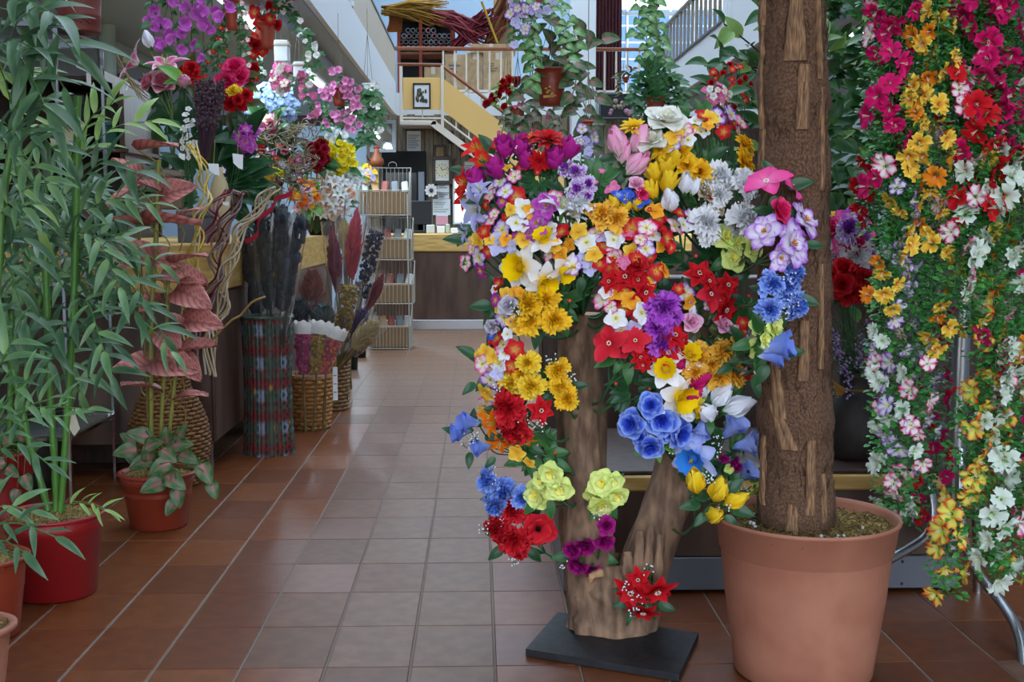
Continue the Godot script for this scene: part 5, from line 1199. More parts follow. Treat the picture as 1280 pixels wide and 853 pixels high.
func hanging_plants():
	hanging("purple bougainvillea hanging at the top left above the lilies", 236, -30, 40, 30, 6.9, "clay_pot", [[200, -10, 192, 30, 195, 60], [190, -8, 188, 14, 190, 28], [214, -10, 205, 28, 204, 62], [225, -12, 224, 28, 220, 70], [240, -12, 240, 30, 238, 62], [252, -12, 254, 40, 256, 78], [263, -12, 268, 36, 272, 64], [275, -12, 282, 24, 280, 52], [245, -12, 232, 20, 226, 48], [208, -10, 214, 20, 212, 40]], "green", 17, ["bg"], 20, 0.62, 2)
	hanging("small leaved ivy with tiny red buds trailing from a pot right of the bougainvillea", 290, 20, 17, 36, 7.0, "clay_pot", [[290, 4, 282, 60, 285, 100], [296, 4, 302, 50, 300, 110], [288, 4, 276, 40, 270, 86], [298, 4, 308, 60, 310, 128], [284, 4, 262, 70, 250, 100], [280, 40, 240, 92, 228, 112]], "ivy", 9, ["r", "p"], 6, 1.0, 4)
	hanging("red geraniums in an orange pot hanging above the blue sprays", 332, 46, 24, 32, 7.5, "clay_pot", [[332, 30, 322, 10, 318, -8], [336, 30, 340, 12, 346, -5], [330, 30, 315, 50, 312, 90], [326, 30, 318, 66, 330, 94], [340, 30, 352, 10, 362, -2], [322, 60, 314, 100, 308, 120]], "ivy", 12, ["rr", "r"], 15, 0.9, 3)
	hanging("white trailing roses on a long ivy vine beside the white planters", 352, -18, 20, 16, 7.8, "white_wall", [[352, 0, 375, 30, 386, 58, 394, 80], [348, 4, 362, 22, 380, 40], [380, 38, 384, 70, 388, 96, 384, 112], [388, 60, 400, 66, 394, 78], [330, 60, 322, 78, 330, 90]], "ivy", 13, ["wk"], 11, 1.0, 3)
	hanging("upper white wooden planter hanging with pink sweet peas below it", 353, 65, 17, 26, 7.9, "white_wall", [[350, 82, 342, 96, 348, 112], [356, 82, 362, 96, 360, 108], [352, 82, 352, 100, 356, 112]], "ivy", 10, ["p", "P", "w"], 12, 1.1, 2, true)
	hanging("lower lilac white planter hanging with long pink blossoms below it", 375, 88, 14, 19, 8.1, "white_wall", [[376, 96, 384, 112, 388, 130, 392, 146], [380, 96, 382, 112, 382, 126], [372, 96, 366, 106, 362, 110]], "ivy", 10, ["P", "pk"], 10, 1.2, 2, true)
	hanging("pink flowers around a rust brown pot hanging under the gallery lamp", 424, 122, 17, 22, 8.6, "brown_plastic", [[424, 112, 412, 92, 420, 90], [418, 112, 406, 118, 402, 140, 408, 162], [430, 112, 440, 100, 444, 118, 440, 138], [434, 112, 436, 134, 432, 150, 430, 158], [428, 112, 432, 98, 428, 92], [416, 112, 408, 130, 412, 150, 408, 160], [436, 120, 446, 132, 442, 162], [428, 132, 428, 148, 430, 158], [424, 110, 412, 106, 404, 116]], "green", 9, ["pk"], 12, 1.1, 2)
	hanging("dark ivy and white edged leaves hanging right of the pink flowers", 460, 112, 12, 14, 9.0, "white_wall", [[460, 108, 450, 122, 448, 150], [462, 108, 470, 124, 468, 150, 462, 178], [458, 108, 456, 140, 452, 176], [466, 108, 476, 140, 474, 160], [460, 110, 462, 150, 456, 172]], "ivy", 14, ["wk"], 9, 1.2, 5)
	# centre: pots of variegated vine hanging between the aisle and the stump
	hanging("variegated vine in a shiny rust brown pot with a gold emblem hanging above the stump", 689, 110, 38, 45, 5.6, "brown_plastic", [[680, 88, 668, 60, 670, 20], [676, 88, 664, 70, 662, 108], [700, 88, 716, 76, 720, 96, 716, 118], [704, 88, 728, 84, 738, 100, 745, 122], [708, 90, 722, 110, 730, 130, 736, 160], [684, 88, 690, 60, 700, 30], [690, 88, 712, 60, 728, 40], [670, 90, 655, 110, 650, 140, 648, 168], [696, 88, 740, 52, 752, 50], [712, 130, 728, 150, 736, 176, 724, 215], [735, 150, 742, 170, 738, 200]], "fittonia", 21, [], 0, 0.8)
	var o := get_child(get_child_count() - 1)
	var st := mesh_tool()
	for k in 7: ball(st, P(684 + k * 1.6 - 3 * (k % 2), 116 - 5 * sin(k * 0.9) - k % 3, 5.6 - 0.072), 0.008, C("c8963c"), 4, 0.8)
	bar(st, P(679, 121, 5.6 - 0.07), P(695, 120, 5.6 - 0.07), 0.006, 0.012, Vector3.UP, 0.002, C("c8963c")); part(o.get_node("pot"), "gold_emblem", st, M("paint"))
	hanging("pale green variegated leaves trailing from a pot at the top edge", 668, -6, 26, 22, 5.4, "clay_pot", [[660, 0, 664, 30, 668, 60, 664, 106], [672, 0, 668, 40, 670, 80], [664, 0, 658, 40, 660, 70], [680, 0, 700, 30, 708, 62, 712, 86], [690, 0, 712, 20, 720, 60]], "fittonia_green", 15, [], 0, 0.85)
	hanging("lilac bellflowers trailing along the left of the pale green vine", 640, -16, 18, 18, 5.3, "clay_pot", [[640, -4, 642, 20, 640, 54], [644, -4, 650, 20, 646, 40], [648, -4, 656, 14, 690, 6]], "green", 12, ["l", "v"], 13, 1.1, 2)
	hanging("variegated leaves in a small clay pot hanging lowest beside the red geranium", 647, 142, 18, 18, 5.9, "clay_pot", [[640, 134, 632, 150, 626, 178], [644, 134, 640, 160, 636, 186], [650, 134, 662, 140, 668, 170], [654, 134, 680, 138, 690, 150, 700, 172], [648, 134, 650, 160, 652, 180], [652, 134, 690, 128, 712, 138]], "fittonia", 16, ["P"], 6, 1.0, 5)
	hanging("red geranium clusters hanging left of the variegated vines", 634, 104, 10, 10, 6.4, "clay_pot", [[634, 100, 624, 112, 620, 132], [634, 100, 632, 116, 634, 134], [630, 100, 618, 116, 616, 128], [640, 96, 644, 110, 640, 118]], "light", 10, ["rr", "br"], 10, 1.0, 2)
	hanging("lilac and blue flowers trailing behind the pink tulips of the stump", 735, 155, 10, 8, 5.2, "clay_pot", [[732, 160, 728, 176, 726, 186], [738, 160, 740, 190, 744, 206]], "fittonia", 14, ["l", "v"], 13, 1.0, 2)
	hanging("dark green ivy ball in a rust pot hanging left of the right gallery", 819, 134, 24, 22, 7.0, "clay_pot", [[818, 122, 800, 96, 792, 110], [822, 122, 840, 96, 850, 112], [818, 122, 812, 90, 806, 80], [824, 122, 828, 88, 834, 84], [814, 122, 798, 112, 790, 126], [828, 122, 846, 116, 852, 134], [820, 122, 820, 100, 818, 78], [812, 124, 796, 130, 800, 140], [830, 124, 842, 130, 846, 144], [822, 122, 814, 108, 800, 104], [822, 122, 832, 106, 846, 102]], "ivy", 17, [], 0, 1.5)
	hanging("pale variegated vine climbing down to the dark ivy ball in front of the far window", 806, -28, 16, 14, 7.1, "clay_pot", [[800, -12, 798, 20, 796, 44], [812, -12, 820, 20, 816, 56, 818, 80], [806, -12, 812, 14, 806, 30], [818, -12, 822, 30, 828, 60, 834, 78], [812, 20, 808, 60, 800, 76]], "fittonia_green", 16, [], 0, 1.0)
	hanging("small dark leaved plant hanging in front of the curtain", 782, 100, 7, 7, 8.0, "clay_pot", [[782, 96, 776, 104, 774, 118], [784, 96, 792, 86, 796, 92], [780, 96, 774, 92, 770, 98]], "olive", 8, [], 0, 1.3)

# pinnate sprays of leaves along branches from stems
func spray(o: Node3D, st: SurfaceTool, a: Vector3, b: Vector3, droop: float, n: int, code: String, ls: float):
	var c := curve([a, a.lerp(b, 0.5) + Vector3(0, droop, 0), b], n + 1)
	tube(st, c, 0.0022, 4, C("4a7838"), false)
	for i in range(1, n + 2):
		var t: Vector3 = (c[i] - c[i - 1]).normalized()
		var sd := 1.0 if i % 2 == 0 else -1.0
		var side := t.cross(Vector3(0, 0.5, 0.9)).normalized()
		var dir := t if i == n + 1 else t * rr(0.5, 0.9) + side * sd * rr(0.5, 0.9)
		leaf_at(o, code, c[i], ls * rr(0.75, 1.2), dir + Vector3(0, rr(-0.3, 0.15), rr(-0.1, 0.3)), Vector3(rr(-0.4, 0.4), 0.75, rr(0.2, 0.9)))
func stem(o: Node3D, pts: Array, r: float, col: String):
	var st := mesh_tool(); var c := curve(pts, 24); var rad := []
	for i in 25: rad.append(r * (1.25 if i % 3 == 0 else 1.0))
	tube(st, c, rad, 8, C(col)); part(o, "stem", st, M("leaf"))

func left_plants():
	var st := mesh_tool()
	# chrome display stand with glass shelves
	var o := thing("chrome_stand", "square chrome display stand with glass shelves behind the bamboo", "display stand", Vector3(-2.2, 0, -5.75))
	var X := -1.85
	for q in [[X, 5.42], [X, 6.08], [X - 0.75, 5.42], [X - 0.75, 6.08]]:
		st = mesh_tool(); abox(st, Vector3(q[0] - 0.008, 0, -q[1] - 0.008), Vector3(q[0] + 0.008, 2.18, -q[1] + 0.008), 0.002); part(o, "pole", st, M("chrome"))
	for y in [0.32, 1.02, 2.16]:
		st = mesh_tool()
		abox(st, Vector3(X - 0.01, y, -6.08), Vector3(X + 0.01, y + 0.022, -5.42), 0.003); abox(st, Vector3(X - 0.76, y, -6.08), Vector3(X - 0.74, y + 0.022, -5.42), 0.003)
		abox(st, Vector3(X - 0.75, y, -6.09), Vector3(X, y + 0.022, -6.07), 0.003); abox(st, Vector3(X - 0.75, y, -5.43), Vector3(X, y + 0.022, -5.41), 0.003)
		part(o, "rail", st, M("chrome"))
		st = mesh_tool(); abox(st, Vector3(X - 0.74, y + 0.022, -6.07), Vector3(X - 0.01, y + 0.03, -5.43)); part(o, "glass_shelf", st, M("glass"))
	st = mesh_tool(); abox(st, Vector3(X - 0.78, 0, -6.75), Vector3(X + 0.3, 0.95, -6.5), 0.005); tag(part(self, "dark_cabinet", st, M("dark_wood")), "low dark wooden cabinet behind the chrome stand", "cabinet")
	# terracotta pot with an ivy relief on the stand
	var at := Vector3(P(100, 48, 5.8).x, 2.19, -5.8); var k := S(1, 5.8)
	o = thing("relief_pot", "large terracotta pot with a painted ivy relief standing on the chrome stand", "pot", at)
	st = mesh_tool(); lathe(st, at, [[0.001, 0], [24 * k, 0], [25 * k, 2 * k], [24 * k, 6 * k], [25 * k, 8 * k], [25 * k, 18 * k], [26 * k, 20 * k], [25 * k, 22 * k], [26 * k, 40 * k], [29 * k, 62 * k], [30 * k, 64 * k], [27 * k, 64 * k], [24 * k, 30 * k]], 40, [C("6a2c24")]); part(o, "pot", st, M("paint"))
	st = mesh_tool()
	for q in [[0.35, 42.0], [-0.1, 50.0], [0.75, 50.0]]:
		for j in 3:
			var g: float = q[0] + 0.06 * (j - 1); ball(st, at + Vector3(sin(g) * 26.5 * k, (q[1] + (3 if j == 1 else 0)) * k, cos(g) * 26.5 * k), 3.2 * k, C("c8ccb0") if j != 1 else C("6a8a4a"), 4)
	for j in 14: var g := -0.9 + j * 0.14; ball(st, at + Vector3(sin(g) * 25.2 * k, (12 + 2 * sin(j * 2.0)) * k, cos(g) * 25.2 * k), 1.6 * k, C("5a241c"), 4)
	part(o.get_node("pot"), "ivy_relief", st, M("paint"))
	at = Vector3(P(134, 88, 8.9).x, 2.33, -8.9); k = S(1, 8.9)
	o = thing("glass_vase", "greenish glass vase beside the terracotta relief pot", "vase", at)
	st = mesh_tool()
	var rg := []
	for i in 7:
		var row := PackedVector3Array()
		for j in 28: var g := -TAU * j / 28; var r := (10.0 + 0.6 * i / 6.0 + 0.5 * (j % 2)) * k; row.append(at + Vector3(cos(g) * r, 68 * k * i / 6.0, sin(g) * r))
		rg.append(row)
	rows(st, rg, [C("7a8a7c"), C("8a9a8c"), C("8a9a8c"), C("90a092"), C("90a092"), C("9aaa9c"), C("a8b8a8")], true); part(o, "vase", st, M("paint"))
	# the pink begonia with variegated trailing leaves
	at = G(199, 657); var d := -at.z; k = S(1, d)
	o = thing("potted_begonia", "tall pink leaved begonia over small variegated leaves in a rust brown pot on the floor", "potted plant", at)
	pot(o, at, 35 * k, 45 * k, 71 * k, "brown_plastic", "moss", 0.014, 0.006)
	stem(o, [P(190, 590, d), P(189, 540, d), P(189, 400, d), P(195, 300, d), P(198, 200, d)], 0.009, "8a8a3a")
	stem(o, [P(200, 590, d), P(202, 520, d), P(208, 420, d), P(210, 350, d)], 0.008, "8a8a3a")
	stem(o, [P(207, 590, d), P(214, 520, d), P(222, 440, d), P(226, 400, d)], 0.008, "8a8a3a")
	stem(o, [P(186, 590, d + 0.03), P(184, 500, d), P(178, 380, d), P(172, 260, d)], 0.006, "6a5a2a")
	var stq := mesh_tool()
	var n := 0
	for q in [[157, 245, 62, -150, 0.1], [222, 240, 50, 15, 1.3], [216, 280, 74, -2, -0.5], [236, 268, 44, 25, 0.0], [155, 279, 56, 172, -0.4], [162, 318, 56, 165, 0.7], [203, 327, 50, -10, 0.9], [238, 324, 52, 12, -0.2], [228, 352, 72, -8, 0.4], [242, 373, 56, -25, 1.2], [252, 406, 62, -5, 0.9], [181, 385, 46, -160, 0.8], [172, 330, 44, 190, 0.6], [217, 400, 36, 140, 0.3], [165, 461, 52, 190, 0.8], [177, 485, 52, 165, -0.3], [221, 458, 62, -12, 1.1], [246, 436, 56, 8, 0.2], [240, 496, 44, 10, 0.0], [198, 185, 56, 5, -0.4], [158, 210, 40, 150, 0.3], [213, 432, 46, -60, 0.9], [236, 462, 46, -40, 0.8], [180, 172 + 60, 40, 160, 0.2]]:
		var g := deg_to_rad(q[3]); var dir := Vector3(cos(g), sin(g), rr(0.1, 0.4)); var L: float = q[2] * k
		var p := P(q[0], q[1], d - 0.05 + rr(-0.06, 0.06)) - dir.normalized() * L * 0.5
		put(o, "pink_leaf", lf("begonia", n % 3), M("leaf"), Transform3D(along(dir, Vector3(0, 1.0 - 0.35 * q[4], 0.12 + 0.6 * q[4])).scaled(Vector3.ONE * L), p))
		var sx := 190.0 if q[0] < 190 else (204.0 if q[0] < 222 else 222.0)
		tube(stq, curve([P(sx + 2, minf(q[1] + 46, 560), d), P(lerpf(sx, q[0], 0.6), q[1] + 22, d), p], 6), 0.003, 4, C("8a7a3a"), false); n += 1
	part(o, "leaf_stalks", stq, M("leaf"))
	var vn := mesh_tool()
	for q in [[173, 544, 30, 160], [155, 565, 30, 185], [193, 556, 28, 20], [198, 586, 30, 210], [227, 556, 32, 10], [228, 539, 22, 60], [190, 609, 32, 200], [220, 603, 32, -30], [223, 624, 26, -80], [213, 636, 22, 240], [258, 594, 30, -60], [267, 614, 24, -70], [175, 580, 30, 200], [235, 572, 30, -20], [166, 575, 24, 150], [208, 545, 24, 90], [245, 580, 24, -15], [212, 570, 26, -40], [160, 548, 24, 140], [184, 566, 24, 100]]:
		var g := deg_to_rad(q[3]); var dir := Vector3(cos(g), sin(g), 0.35); var L: float = q[2] * k; var fw := 0.20 if q[1] > 580 else rr(0.02, 0.18)
		var p := P(q[0], q[1], d - fw) - dir.normalized() * L * 0.5
		leaf_at(o, "fittonia", p, L, dir, Vector3(0, 0.5, 0.9), "small_leaf")
		tube(vn, curve([P(205, 585, d), P(lerpf(205, q[0], 0.7), minf(q[1], 590) - 6, d - fw), p], 6), 0.002, 4, C("5a5a34"), false)
	part(o, "vines", vn, M("leaf"))
	# tall bamboo in a bright red pot
	at = G(71, 741); d = -at.z; k = S(1, d)
	o = thing("potted_bamboo", "tall artificial bamboo with drooping leaves in a bright red pot", "potted plant", at)
	pot(o, at, 49 * k, 58 * k, 105 * k, "red_plastic", "moss", 0.012, 0.008)
	stem(o, [P(61, 640, d), P(50, 600, d), P(36, 550, d), P(18, 470, d), P(6, 420, d)], 0.011, "4a7a2c")
	stem(o, [P(70, 640, d), P(69, 590, d), P(63, 500, d), P(60, 430, d), P(56, 300, d)], 0.011, "4a7a2c")
	stem(o, [P(76, 640, d), P(80, 580, d), P(86, 480, d), P(92, 380, d), P(95, 260, d), P(97, 120, d)], 0.011, "4f8030")
	st = mesh_tool()
	# from [x, y] on a stem to the tip, arch, leaves, kind
	for q in [[94, 270, 190, 255, 14, 8, 0], [94, 300, 200, 330, 20, 9, 0], [92, 340, 205, 420, 40, 9, 1], [92, 360, 170, 390, 30, 8, 1], [93, 390, 215, 440, 34, 8, 0], [96, 200, 190, 152, 16, 8, 2], [96, 180, 140, 130, 12, 7, 2], [95, 230, 170, 215, 20, 8, 1], [95, 330, 160, 310, 20, 8, 1], [94, 300, 30, 250, 20, 8, 1], [93, 350, 20, 350, 24, 9, 0], [93, 260, 20, 200, 20, 8, 0], [60, 330, 130, 350, 20, 8, 1], [60, 350, 0, 400, 30, 8, 0], [60, 300, 10, 290, 20, 8, 1], [62, 420, 140, 430, 26, 8, 1], [62, 400, 0, 440, 30, 8, 1], [90, 420, 140, 470, 20, 7, 1], [94, 290, 150, 360, 26, 8, 0], [92, 370, 130, 440, 24, 8, 0], [58, 320, 30, 380, 20, 7, 0], [94, 240, 150, 290, 24, 8, 1], [95, 210, 60, 160, 16, 7, 2], [96, 230, 110, 180, 10, 7, 0], [62, 440, 100, 490, 16, 6, 0], [58, 310, 70, 250, 12, 7, 0], [20, 470, 50, 430, 12, 6, 1], [94, 400, 60, 460, 20, 7, 1], [93, 320, 60, 290, 16, 7, 1], [94, 310, 180, 375, 30, 8, 1]]:
		var dz := rr(-0.25, 0.2)
		spray(o, st, P(q[0], q[1], d), P(q[2], q[3], d + dz), q[4] * k, q[5], ["bamboo", "bamboo_dark", "bamboo_pale"][q[6]], 46 * k)
	for q in [[80, 632, 130, 638, 6, 4], [90, 628, 138, 640, 5, 3]]: spray(o, st, P(q[0], q[1], d - 0.03), P(q[2], q[3], d - 0.06), q[4] * k, q[5], "bamboo_pale", 26 * k)
	part(o, "branches", st, M("leaf"))
	var cd := mesh_tool(); prism(cd, PackedVector2Array([Vector2(-0.02, 0.05), Vector2(0.02, 0.055), Vector2(0.03, -0.03), Vector2(0.005, -0.055), Vector2(-0.01, -0.02)]), Transform3D(Basis.from_euler(Vector3(0, 0, 0.15)), P(88, 528, d + 0.3)), 0.003, C("d4cdb4"))
	var tg := part(self, "price_tag", cd, M("dull")); tag(tg, "cream torn price tag behind the bamboo stems", "tag")
	# darker tall plant at the left edge
	at = Vector3(P(-30, 500, 3.75).x, 0, -3.75); d = 3.75; k = S(1, d)
	o = thing("potted_palm", "dark green long leaved plant rising at the upper left edge", "potted plant", at)
	pot(o, at, 0.10, 0.13, 0.26, "brown_plastic", "moss")
	stem(o, [at + Vector3(0, 0.25, 0), P(-26, 400, d), P(-14, 200, d), P(-4, 20, d)], 0.012, "3f6a30")
	stem(o, [at + Vector3(0.03, 0.25, 0.02), P(0, 300, d), P(16, 170, d), P(22, 80, d)], 0.01, "4f7a34")
	st = mesh_tool()
	for q in [[0, 10, 90, 60, 10, 7, 1, 74], [0, 0, 70, 20, 8, 6, 1, 70], [-4, 30, 80, 110, 26, 7, 1, 74], [-4, 50, 60, 140, 20, 7, 1, 70], [-6, 60, 40, 60, 10, 6, 1, 66], [16, 110, 40, 90, 6, 6, 2, 40], [14, 130, 0, 85, 6, 6, 2, 40], [14, 150, 60, 130, 12, 7, 0, 52], [10, 170, 70, 190, 20, 7, 1, 56], [8, 200, 60, 230, 18, 7, 0, 54], [4, 230, 50, 280, 20, 7, 2, 50], [0, 250, 40, 330, 20, 7, 1, 54], [-4, 180, 40, 170, 14, 7, 1, 54], [20, 90, 30, 60, 4, 6, 0, 44], [0, 270, 30, 260, 14, 7, 0, 50], [-10, 300, 30, 400, 24, 7, 1, 54], [-4, 0, 40, -20, 8, 6, 2, 56]]:
		spray(o, st, P(q[0], q[1], d), P(q[2], q[3], d + rr(-0.2, 0.15)), q[4] * k, q[5], ["bamboo", "bamboo_dark", "bamboo_pale"][q[6]], q[7] * k)
	part(o, "branches", st, M("leaf"))
	# low pot at the bottom left corner
	at = G(-34, 868); d = -at.z; k = S(1, d)
	o = thing("potted_bamboo", "small leafy plant in a terracotta bowl cut by the lower left edge", "potted plant", at)
	pot(o, at, 38 * k, 49 * k, 92 * k, "terracotta", "moss", 0.016)
	stem(o, [at + Vector3(0, 0.2, 0), P(-30, 650, d), P(-20, 560, d), P(-6, 490, d)], 0.009, "5a8a34")
	st = mesh_tool()
	for q in [[-20, 640, 40, 640, 8, 4, 0, 50], [-24, 660, 70, 672, 12, 5, 1, 46], [-24, 680, 30, 690, 10, 4, 1, 48], [-14, 540, 60, 500, 8, 5, 0, 42], [-12, 530, 40, 470, 6, 5, 0, 40], [-16, 560, 80, 520, 14, 6, 0, 42], [-14, 570, 60, 580, 20, 7, 1, 40], [-16, 540, 110, 512, 16, 6, 0, 40], [-10, 480, 20, 420, 4, 4, 0, 66], [-12, 500, 40, 440, 8, 5, 1, 52]]:
		spray(o, st, P(q[0], q[1], d), P(q[2], q[3], d - 0.05 + rr(-0.1, 0.1)), q[4] * k, q[5], ["bamboo", "bamboo_dark", "bamboo_pale"][q[6]], q[7] * k)
	part(o, "branches", st, M("leaf"))
	# red pot with trailing variegated leaves behind
	at = G(8, 640); d = -at.z; k = S(1, d)
	o = thing("potted_vine", "red pot with trailing variegated leaves and leafy bamboo stems behind the front bamboo", "potted plant", at)
	pot(o, at, 28 * k, 36 * k, 78 * k, "red_plastic", "moss", 0.012)
	vn = mesh_tool()
	for q in [[6, 578, 24, 200], [32, 572, 24, 40], [30, 594, 24, -60], [4, 600, 20, 240], [22, 612, 20, 260], [8, 585, 22, -30], [38, 560, 22, 20], [14, 556, 22, 120], [26, 552, 22, 70], [0, 560, 22, 160]]:
		var g := deg_to_rad(q[3]); var dir := Vector3(cos(g), sin(g), 0.35); var p := P(q[0], q[1], d - 0.14); leaf_at(o, "fittonia", p, q[2] * k, dir, Vector3(0, 0.5, 0.9)); tube(vn, curve([P(10, 562, d), P(q[0], 556, d - 0.1), p], 5), 0.002, 4, C("5a5a34"), false)
	part(o, "vines", vn, M("leaf"))
	stem(o, [P(12, 565, d), P(14, 420, d), P(22, 240, d), P(26, 90, d)], 0.012, "4a7a2c")
	stem(o, [P(24, 565, d), P(36, 440, d), P(60, 330, d), P(72, 250, d)], 0.011, "4a7a2c")
	st = mesh_tool()
	for i in 30:
		var y := 470.0 - i * 10.0; var left := i % 2 == 0
		var x0 := lerpf(16, 26, i / 30.0) if left else lerpf(34, 72, clampf((440 - y) / 190.0, 0, 1)); y = maxf(y, 255.0) if not left else y
		var sx := (-1.0 if rr(0, 1) < 0.35 else 1.0) * (rr(50, 95) if y > 240.0 else rr(30, 50))
		spray(o, st, P(x0, y, d), P(x0 + sx, y + rr(-35, 45), d + rr(-0.3, 0.2)), rr(10, 24) * k, 8, ["bamboo", "bamboo_dark", "bamboo_dark"][i % 3], 44 * k)
	part(o, "branches", st, M("leaf"))
	at = G(48, 610); d = -at.z; k = S(1, d)
	o = thing("clay_pot", "empty dark clay pot behind the bamboo stems", "pot", at)
	pot(o, at, 26 * k, 34 * k, 100 * k, "dark_clay", "", 0.01)

# ---------------------------------------------------------------- right: platform, ficus, stump of flowers, palm, garlands
func limb(st: SurfaceTool, pts: Array, rad: Array, seg := 24, lump := 0.12, sd := 3, flat := 1.0):
	var n := FastNoiseLite.new(); n.seed = sd; n.frequency = 1.0; n.fractal_octaves = 3
	var N := 28; var c := curve(pts, N); var out := []; var nx := Vector3.RIGHT
	for i in N + 1:
		var t: Vector3 = (c[mini(i + 1, N)] - c[maxi(i - 1, 0)]).normalized()
		nx = (nx - t * nx.dot(t)).normalized(); var nz := nx.cross(t)
		var s := float(i) / N * (rad.size() - 1); var r := lerpf(rad[int(s)], rad[mini(int(s) + 1, rad.size() - 1)], s - int(s))
		var rg := PackedVector3Array()
		for j in seg:
			var g := -TAU * j / seg
			var dr := nx * cos(g) - nz * sin(g) * flat
			rg.append(c[i] + dr * r * (1.0 + lump * n.get_noise_3d(cos(g) * 1.6, i * 0.16, sin(g) * 1.6) * 2.0 + lump * 0.35 * sin(g * 7.0 + i * 0.12 + sd)))
		out.append(rg)
	rows(st, out, [], true)
	return out
func cap(st: SurfaceTool, rg: PackedVector3Array, inner: Vector3):
	st.set_smooth_group(-1); st.set_color(Color.WHITE)
	var m := Vector3.ZERO
	for p in rg: m += p / rg.size()
	for j in rg.size(): tri_out(st, inner, rg[j], rg[(j + 1) % rg.size()], m)

func platform_and_ficus():
	var st := mesh_tool()
	var o := thing("display_platform", "low dark brown display platform with a beech edge and steel kick plate behind the stump", "platform", Vector3(1.0, 0, -4.5))
	st = mesh_tool(); abox(st, Vector3(0.30, 0.13, -5.0), Vector3(1.70, 0.37, -4.12), 0.004); part(o, "front", st, M("brown_laminate"))
	st = mesh_tool(); abox(st, Vector3(0.28, 0.37, -5.02), Vector3(1.72, 0.425, -4.10), 0.006); part(o, "top", st, M("beech"))
	st = mesh_tool(); abox(st, Vector3(0.29, 0.425, -5.0), Vector3(1.71, 0.44, -4.115), 0.003); part(o, "dark_top", st, M("dark_wood"))  # thin dark layer covering the beech top
	st = mesh_tool(); abox(st, Vector3(0.30, 0.012, -5.0), Vector3(1.70, 0.13, -4.11), 0.003); part(o, "kick_plate", st, M("dark_steel"))
	for x in [0.62, 1.5]:
		for y in [0.03, 0.11]:
			st = mesh_tool(); ball(st, Vector3(x, y, -4.108), 0.006, C("3a3c40"), 4); part(o.get_node("kick_plate"), "screw", st, M("paint"))
	# dark cabinet wall behind the platform
	st = mesh_tool(); abox(st, Vector3(0.3, 0, -5.9), Vector3(3.0, 1.05, -5.6), 0.006); tag(part(self, "dark_cabinet", st, M("dark_wood")), "dark wooden cabinet in the shade behind the display platform", "cabinet")
	for q in [[2.4, "dark_wood"]]:  # unseen block added so the gaps between garlands stay dark
		st = mesh_tool(); abox(st, Vector3(2.2, 0, -6.0), Vector3(3.4, 2.1, -5.75), 0.006); tag(part(self, "dark_cabinet", st, M("brown_laminate")), "added dark brown cabinet darkening the gaps behind the right garlands beside the platform", "cabinet")
	# dark earthen jar with lavender
	var at := Vector3(P(1066, 612, 4.35).x, 0.425, -4.35); var k := S(1, 4.35)
	o = thing("earthen_jar", "dark brown earthen jar tied with raffia on the platform behind the palm", "jar", at)
	st = mesh_tool(); lathe(st, at, [[0.001, 0], [30 * k, 0], [36 * k, 14 * k], [38 * k, 40 * k], [35 * k, 62 * k], [26 * k, 82 * k], [20 * k, 92 * k], [20 * k, 108 * k], [23 * k, 114 * k], [20 * k, 115 * k], [17 * k, 108 * k], [16 * k, 90 * k]], 36); part(o, "jar", st, M("dark_clay"))
	st = mesh_tool(); var rp := []
	for j in 25: rp.append(at + Vector3(cos(TAU * j / 24) * 21.5 * k, 93 * k, sin(TAU * j / 24) * 21.5 * k))
	tube(st, rp, 0.004, 4, C("a87c34"), false)
	for j in 9: tube(st, curve([at + Vector3(-16 * k, 93 * k, 14 * k), at + Vector3((-24 - j) * k, (96 + j * 2 - 9) * k, 18 * k), at + Vector3((-28 - j) * k, (84 + j * 3) * k, 16 * k)], 6), 0.003, 4, C("a87c34"), false)
	part(o.get_node("jar"), "raffia", st, M("dull"))
	o = thing("lavender_bunch", "thin green grass and pale lavender spikes standing in the dark earthen jar", "flowers", at + Vector3(0, 108 * k, 0))
	st = mesh_tool()
	for j in 44: tube(st, curve([at + Vector3(rr(-10, 10) * k, 100 * k, rr(-10, 10) * k), P(1066 + rr(-24, 24), 450 + rr(-20, 20), 4.33), P(1066 + rr(-44, 40), 425 + rr(-40, 40), 4.3 + rr(-0.1, 0.1))], 6), 0.0022, 3, C("5a7a4a").lerp(C("2f5a3a"), rr(0, 1)), false)
	part(o, "grass", st, M("leaf"))
	for q in [[1047, 432], [1052, 452], [1060, 462], [1076, 432], [1080, 450], [1086, 415], [1072, 445], [1062, 482], [1090, 466], [1044, 425]]:
		st = mesh_tool(); var b := P(q[0], q[1], 4.25); tube(st, [at + Vector3(0, 105 * k, 0), b], 0.0018, 3, C("4a6a44"), false)
		for j in 16: ball(st, b + Vector3(rr(-1, 1) * 4 * k, (j - 8) * 2.0 * k, rr(-1, 1) * 4 * k), 1.7 * k, C("c8b4d8").lerp(C("8a6ab0"), rr(0, 1)), 3)
		part(o, "lavender_spike", st, M("cloth"))
	# flowers standing behind the palm
	clump("mixed_bouquet", "pink peony bouquet with violet and white blooms between the palm and the garlands", ["rp", "hp", "vc", "wc", "om", "pc"], 1062, 305, 26, 42, 15, 34, 4.3, Vector2(1066, 430), "deep", 14, 34)
	clump("red_geraniums", "red geraniums above the dark earthen jar", ["rc", "rr", "rc"], 1060, 352, 24, 15, 8, 32, 4.22, Vector2(1066, 440), "deep", 10, 34)
	clump("yellow_spray", "yellow snapdragon spray between the palm and the red garland", ["yk", "y"], 1048, 292, 8, 26, 9, 15, 4.35, Vector2(1060, 430), "deep", 5, 30)
	# ficus tree behind the palm
	at = Vector3(P(1010, 500, 4.7).x, 0.425, -4.7); k = S(1, 4.7)
